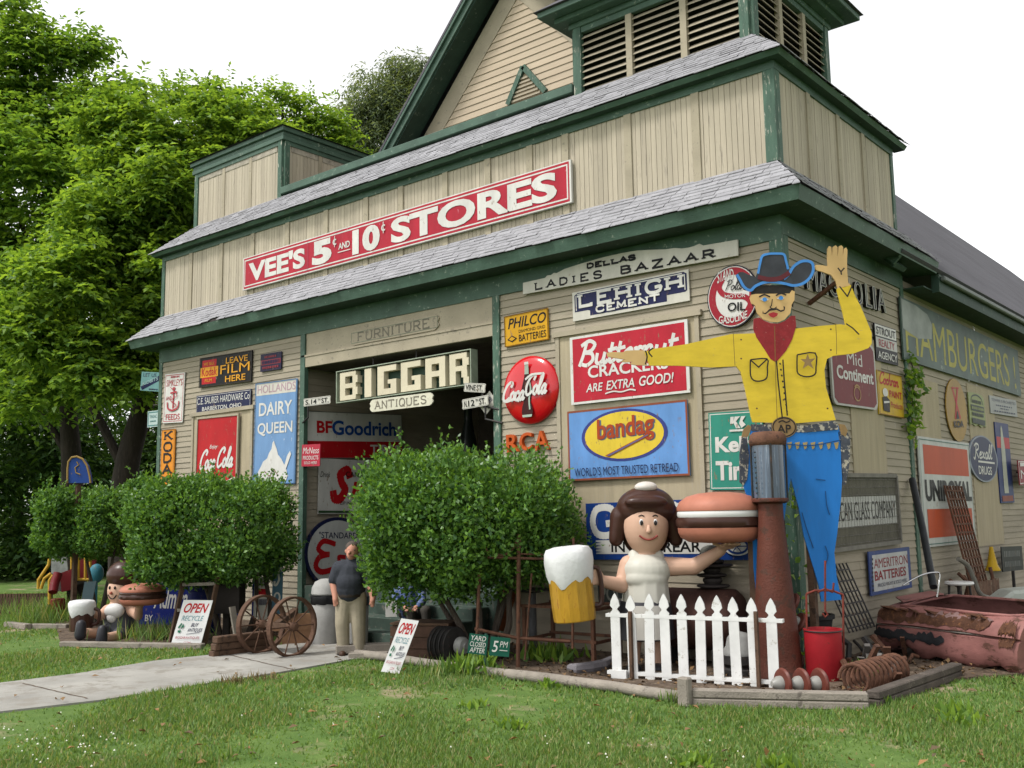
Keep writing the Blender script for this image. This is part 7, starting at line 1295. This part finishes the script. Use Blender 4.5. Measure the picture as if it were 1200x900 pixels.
# trees
def tree(name, label, base, trunk, limbs, lobes, n, m, leaf=(.16,.06), droop=.5, spray=9, bark=BARK, group=None, r0=.4):
    T = thing(name, label, 'tree', tuple(base), group)
    tk = crom([Vector(p) for p in trunk], 5); mb = MB(); mb.tube(tk, [r0*(1.25 if k == 0 else 1)*(1-.62*k/(len(tk)-1)) for k in range(len(tk))], 14); mb.build('trunk', bark, T, smooth=True)
    for lm in limbs:
        pts = crom([Vector(p) for p in lm], 4); mb = MB(); rr = r0*.36; mb.tube(pts, [rr*(1-.8*k/(len(pts)-1)) for k in range(len(pts))], 8); mb.build('limb', bark, T, smooth=True)
    # sprays of leaflets: each spray a short drooping twig
    ns = n//spray; P, d = lobed(lobes, ns, .35); ax = d*.7+RNG.normal(size=d.shape)*.5; ax[:,2] = ax[:,2]*.5-droop*.4+.1; ax /= np.linalg.norm(ax, axis=1, keepdims=True)
    t = np.linspace(0, 1, spray)[None,:,None]; Ls = (leaf[0]*3.2*(.7+.6*RNG.random(ns)))[:,None,None]
    C = P[:,None,:]+ax[:,None,:]*t*Ls; C[:,:,2] -= (t[:,:,0]**2)*Ls[:,:,0]*droop*.5
    side = np.cross(ax, np.array([0,0,1.])); side /= np.maximum(np.linalg.norm(side, axis=1, keepdims=True), 1e-6); sg = np.where(np.arange(spray) % 2, 1., -1.)[None,:,None]
    D = ax[:,None,:]*.6+side[:,None,:]*sg*.9+RNG.normal(size=C.shape)*.3; D[:,:,2] -= droop*.5
    N = np.array([0,0,1.])+RNG.normal(size=C.shape)*.35; k = ns*spray
    V, F = leaf_quads(C.reshape(-1,3), D.reshape(-1,3), N.reshape(-1,3), leaf[0]*(.7+.6*RNG.random(k)), leaf[1]*(.7+.6*RNG.random(k)))
    from_np('crown', V, F, m, T, base); return T
def plobes(items, hd, ry=.9, spread=0.):
    """(px, py, r_px[, nearer]) -> lobes on the level distance hd from the viewer"""
    out = []
    for it in items:
        near = it[3] if len(it) > 3 else 0.; Qp = Vector((CAM[0],CAM[1],0))-TH*(hd-near); c = onPl(it[0], it[1], Qp, TH); r = it[2]*(hd-near)/FPX
        for q in range(5):
            o = rnd_dir(1)[0]*r*.62; out.append((np.array(c)+o, np.array([r*.5,r*.5,r*.36])*RNG.uniform(.8,1.25)))
    return out
def vp(hd): Qp = Vector((CAM[0],CAM[1],0))-TH*hd; return lambda px, py, t=0.: onPl(px, py, Qp+TH*t, TH)
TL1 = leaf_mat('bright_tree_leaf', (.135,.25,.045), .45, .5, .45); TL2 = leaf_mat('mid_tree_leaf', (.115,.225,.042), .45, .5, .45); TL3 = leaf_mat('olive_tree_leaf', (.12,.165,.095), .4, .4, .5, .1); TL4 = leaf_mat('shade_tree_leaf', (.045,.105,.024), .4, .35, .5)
BARKD = mat('dark_bark', (.028,.022,.018), .95, .35, 5, wear=(.06,.05,.04), wamt=.35, bump=.8, bscale=20, stretch=(2,2,.4))
v = vp(27.); bA = v(146, 700); bA.z = 0
tree('leafy_tree', 'tall bright green tree with a leaning dark trunk nearest the left corner of the store', bA, [bA, v(145,600), v(150,540), v(170,470), v(185,420), v(190,330)], [[v(150,560),v(110,480),v(70,420),(v(30,380))],[v(185,420),v(230,340),v(270,260)],[v(165,470),v(120,380),v(100,280)],[v(190,330),v(170,230),v(150,150)],[v(200,340),v(240,250),v(290,180)]],
     plobes([(180,160,48),(235,190,48),(285,150,34),(315,170,30),(250,130,26),(150,110,30),(170,240,55),(220,270,50),(130,300,55),(175,350,55),(200,330,40,1.5),(120,390,50,1.5),(165,410,40,1),(200,215,45,1),(270,215,35),(150,200,40),(110,250,50,1),(90,330,50,2),(140,430,36,2),(100,420,40,2),(180,440,26,1),(60,380,50,2),(130,160,40)], 27.), 62000, TL1, (.20,.118), .35, 9, BARKD, None, .42)
v = vp(31.); bB = v(84, 690); bB.z = 0
tree('leafy_tree', 'tall green tree with a straight dark trunk at the far left of the picture', bB, [bB, v(84,600), v(84,540), v(80,470), v(88,380), v(85,250)], [[v(84,540),v(40,470),v(0,420)],[v(80,470),v(110,400),v(130,330)],[v(88,380),v(40,300),v(10,220)],[v(85,300),v(100,200),v(110,120)]],
     plobes([(30,60,42),(85,75,34),(20,120,50),(75,140,50),(120,120,36),(40,200,60),(100,210,50),(20,280,60),(80,300,60),(30,360,60),(90,380,50),(10,420,50),(60,440,50),(-30,100,60),(-30,250,70),(-20,380,60),(10,20,30),(120,180,36),(60,240,60,2),(110,300,50,2),(20,200,60,2),(60,120,44,1),(100,60,24),(50,330,60,3),(100,440,40,2),(30,470,50,3),(70,400,50,3),(40,90,40)], 31.), 64000, TL2, (.22,.125), .3, 9, BARKD, None, .4)
v = vp(38.); bC = v(300, 690); bC.z = 0
tree('leafy_tree', 'light green feathery tree rising behind the small left tower', bC, [bC, v(300,500), v(305,350), v(310,220)], [[v(305,300),v(340,200),v(370,140)],[v(310,260),v(270,180),v(250,130)],[v(308,240),v(330,160),v(330,110)]],
     plobes([(300,130,26),(335,115,22),(365,135,22),(340,150,34),(300,180,40),(380,160,24),(260,170,40),(400,175,20),(350,185,40),(250,120,24),(275,110,18),(220,120,30),(395,145,14)], 38.), 13000, TL1, (.22,.12), .3, 9, BARKD, None, .35)
v = vp(52.); bD = v(455, 690); bD.z = 0
tree('olive_tree', 'dark olive green tree behind the roof between the left tower and the gable', bD, [bD, v(455,400), v(452,200), v(455,110)], [[v(452,220),v(420,150),v(400,120)],[v(453,200),v(480,130),v(490,90)]],
     plobes([(440,110,34),(470,90,28),(420,140,32),(400,155,26),(460,140,40),(490,110,30),(485,150,34),(462,72,14),(500,80,24),(385,165,18),(440,165,34),(520,100,30)], 52.), 25000, TL3, (.30,.075), 1.0, 8, BARKD, None, .45)
specs = [(-60,36.,80),(20,44.,70),(110,48.,70),(170,40.,50),(60,38.,60),(-20,52.,90),(140,56.,80),(200,60.,70)]
labs = ['dark green understorey tree at the left edge behind the low brown fence','dark green understorey tree behind the play set','shaded tree seen between the two dark trunks','shaded small tree beside the tan cottage','dark low tree just left of the straight trunk','far dark tree closing the view at the left edge','far dark tree closing the view between the trunks','far dark tree behind the left corner of the store']
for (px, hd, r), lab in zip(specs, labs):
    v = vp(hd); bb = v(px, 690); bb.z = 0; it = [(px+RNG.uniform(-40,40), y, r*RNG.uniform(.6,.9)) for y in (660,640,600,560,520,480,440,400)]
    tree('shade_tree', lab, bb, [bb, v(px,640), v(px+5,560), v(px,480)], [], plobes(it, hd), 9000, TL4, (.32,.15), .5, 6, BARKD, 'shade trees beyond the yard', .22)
# ivy on the side corner board, weeds
def climber(label, pts, n, leaf, m):
    c = [np.array(p) for p in pts]; T = thing('climbing_plant', label, 'plant', tuple(c[-1])); idx = RNG.integers(0, len(c)-1, n); t = RNG.random(n)[:,None]; P = np.array(c)[idx]*(1-t)+np.array(c)[idx+1]*t+RNG.normal(size=(n,3))*np.array([.06,.16,.1])
    P[:,0] = np.maximum(P[:,0], .05); V, F = leaf_quads(P, rnd_dir(n)+np.array([.5,0,-.5]), rnd_dir(n)+np.array([1.,0,.3]), leaf*(.7+.6*RNG.random(n)), leaf*.7*np.ones(n)); from_np('foliage', V, F, m, T, c[-1])
    mb = MB(); mb.tube([Vector(p) for p in pts], .012, 6); mb.build('stem', BARK, T); return T
climber('green climbing vine on the corner board under the end of the green burger board', [onX(1068,425,.08),onX(1072,440,.1),onX(1069,460,.1),onX(1070,480,.1),onX(1067,505,.08)], 170, .13, TL2)
climber('thin weedy vine climbing the front corner beside the pump', [Vector((-.1,-.2,2.6)),Vector((-.05,-.22,1.8)),Vector((.0,-.25,1.0)),Vector((.02,-.25,.05))], 70, .09, TL1)
def weed(label, p, n, h, m, spread=.25, blade=True, name='weed_tuft'):
    T = thing(name, label, 'weeds', tuple(p)); P = np.array(p)+RNG.normal(size=(n,3))*np.array([spread,spread,0]); D = RNG.normal(size=(n,3))*.35+np.array([0,0,1.]); L = h*(.5+.7*RNG.random(n)); V, F = leaf_quads(P, D, rnd_dir(n), L, (.016 if blade else .06)*np.ones(n)); from_np('blades', V, F, m, T, p); return T
GR = leaf_mat('grass_blade', (.12,.205,.05), .35, .4, .55)
rp_ = [n_ for n_ in GR.node_tree.nodes if n_.type == 'VALTORGB'][0].color_ramp; e_ = rp_.elements.new(.78); e_.color = (.15,.25,.055,1); rp_.elements[-1].color = (.32,.28,.14,1)
weed('tall grass tuft beside the far left timbers', onZ(55,730), 900, .55, GR, .45); weed('grass tuft beside the seated child statue burger hand', onZ(190,750), 500, .4, GR, .35); weed('leafy weed in front of the green yard sign stake', onZ(556,790), 160, .28, TL1, .16, False); weed('grass tuft along the log left of the yard sign', onZ(520,790), 260, .22, GR, .25); weed('small weed growing in the soil between the bucket and the coil', onZ(1012,798), 60, .25, TL1, .08, False); weed('pale weed sprouting at the front corner timber', onZ(1030,826), 60, .16, TL1, .06, False); weed('dry grass tuft at the walk edge', onZ(273,802), 60, .14, mat('dry_grass', (.2,.15,.07), .9, .3, 9), .06); weed('second dry grass tuft at the walk edge nearer the steps', onZ(310,797), 60, .12, _M['dry_grass'], .12)
weed('leafy weeds by the wall below the mug', onZ(640,775), 120, .3, TL1, .2, False)
# lawn
def inside(poly, X, Y):
    n = len(poly); c = np.zeros(len(X), bool); j = n-1
    for i in range(n):
        (xi, yi), (xj, yj) = poly[i], poly[j]
        c ^= ((yi > Y) != (yj > Y)) & (X < (xj-xi)*(Y-yi)/(yj-yi+1e-12)+xi); j = i
    return c
def lawn(n):
    # level patch in view, denser near the viewer
    a = RNG.uniform(-.56, .56, n); d = 7.6+RNG.random(n)**1.7*22
    X = CAM[0]-TH.x*d+RH.x*a*d; Y = CAM[1]-TH.y*d+RH.y*a*d
    keep = ~inside(WALK, X, Y) & ~inside(BED, X, Y) & ~inside(BED2, X, Y) & ~((X < 0.1) & (X > FW) & (Y > -.1))
    f = lambda x, y: np.sin(x*1.3+1.7*np.sin(y*.9))+np.sin(y*1.9+1.1*np.sin(x*1.7+2))+.7*np.sin(x*3.1+y*2.3)
    k = f(X, Y); keep &= RNG.random(n) < np.clip(.62+.3*k, .10, 1); X, Y, d, k = X[keep], Y[keep], d[keep], k[keep]; n = len(X)
    P = np.stack([X, Y, np.zeros(n)], 1); D = RNG.normal(size=(n,3))*np.array([.45,.45,0])+np.array([0,0,1.]); L = (.03+.042*RNG.random(n)+.02*np.clip(k,-1,1.5))*(.8+d*.012); w = (.006+.004*RNG.random(n))*(.7+d*.05)
    S = np.cross(D, rnd_dir(n)); S /= np.linalg.norm(S, axis=1, keepdims=True); D /= np.linalg.norm(D, axis=1, keepdims=True)
    V = np.stack([P-S*w[:,None], P+S*w[:,None], P+D*L[:,None]], 1).reshape(-1,3); F = np.arange(len(V)).reshape(-1,3)
    o = from_np('grass', V, F, GR); o['kind'] = 'stuff'; return o
lawn(300000)
def clover(n):
    V, F = [], []; c = [(onZ(*q), r_) for q, r_ in (((60,885),.45), ((120,878),.4), ((20,870),.4), ((60,885),.6), ((700,885),.8), ((420,860),.9))]
    for k in range(n):
        p, r_ = c[RNG.integers(len(c))]; x, y = p.x+RNG.normal()*r_, p.y+RNG.normal()*r_*.7; z = .06+.03*RNG.random(); q = .007+.005*RNG.random(); o = len(V)
        V += [(x-q,y,z),(x,y-q,z),(x+q,y,z),(x,y+q,z),(x,y,z+q*1.2)]; F += [(o,o+1,o+4),(o+1,o+2,o+4),(o+2,o+3,o+4),(o+3,o,o+4)]
    o = from_np('clover_flowers', V, F, mat('clover_white', (.5,.5,.42), .8)); o['kind'] = 'stuff'
clover(80)
def litter(n):
    a = RNG.uniform(-.5, .5, n); d = 8+RNG.random(n)**1.4*11; P = np.stack([CAM[0]-TH.x*d+RH.x*a*d, CAM[1]-TH.y*d+RH.y*a*d, np.full(n, .045)], 1)
    ok = ~((P[:,0] < .1) & (P[:,1] > -.2)); P = P[ok]; n = len(P); V, F = leaf_quads(P, rnd_dir(n)*np.array([1,1,.25]), rnd_dir(n)*.4+np.array([0,0,1.]), .05+.06*RNG.random(n), .03+.03*RNG.random(n)); o = from_np('fallen_leaves', V, F, leaf_mat('dry_leaf', (.16,.10,.05), .5, .1, .8, .2)); o['kind'] = 'stuff'
litter(260)
n = 2600; P = np.stack([RNG.uniform(-4.8,2.6,n), RNG.uniform(-2.6,4,n), .045+.03*RNG.random(n)], 1); P = P[inside(BED, P[:,0], P[:,1])]; n = len(P)
V, F = leaf_quads(P, rnd_dir(n)*np.array([1,1,.4]), rnd_dir(n)*.5+np.array([0,0,1.]), .04+.06*RNG.random(n), .02+.035*RNG.random(n)); o = from_np('leaf_litter', V, F, leaf_mat('brown_litter', (.10,.065,.038), .6, .05, .9, .2)); o['kind'] = 'stuff'
for k in range(34):
    a, d = RNG.uniform(-.48, .48), 8.2+RNG.random()*7; p = Vector((CAM[0]-TH.x*d+RH.x*a*d, CAM[1]-TH.y*d+RH.y*a*d, 0)); X, Y = np.array([p.x]), np.array([p.y])
    if inside(WALK, X, Y)[0] or inside(BED, X, Y)[0] or inside(BED2, X, Y)[0] or (p.x < .1 and p.y > -.4): continue
    t = weed('low leafy weed or longer grass clump growing out in the mown lawn', p, 40, RNG.uniform(.09,.17), GR if k % 3 else TL1, RNG.uniform(.05,.12), bool(k % 3), 'lawn_weed'); t['group'] = 'weeds scattered over the lawn'
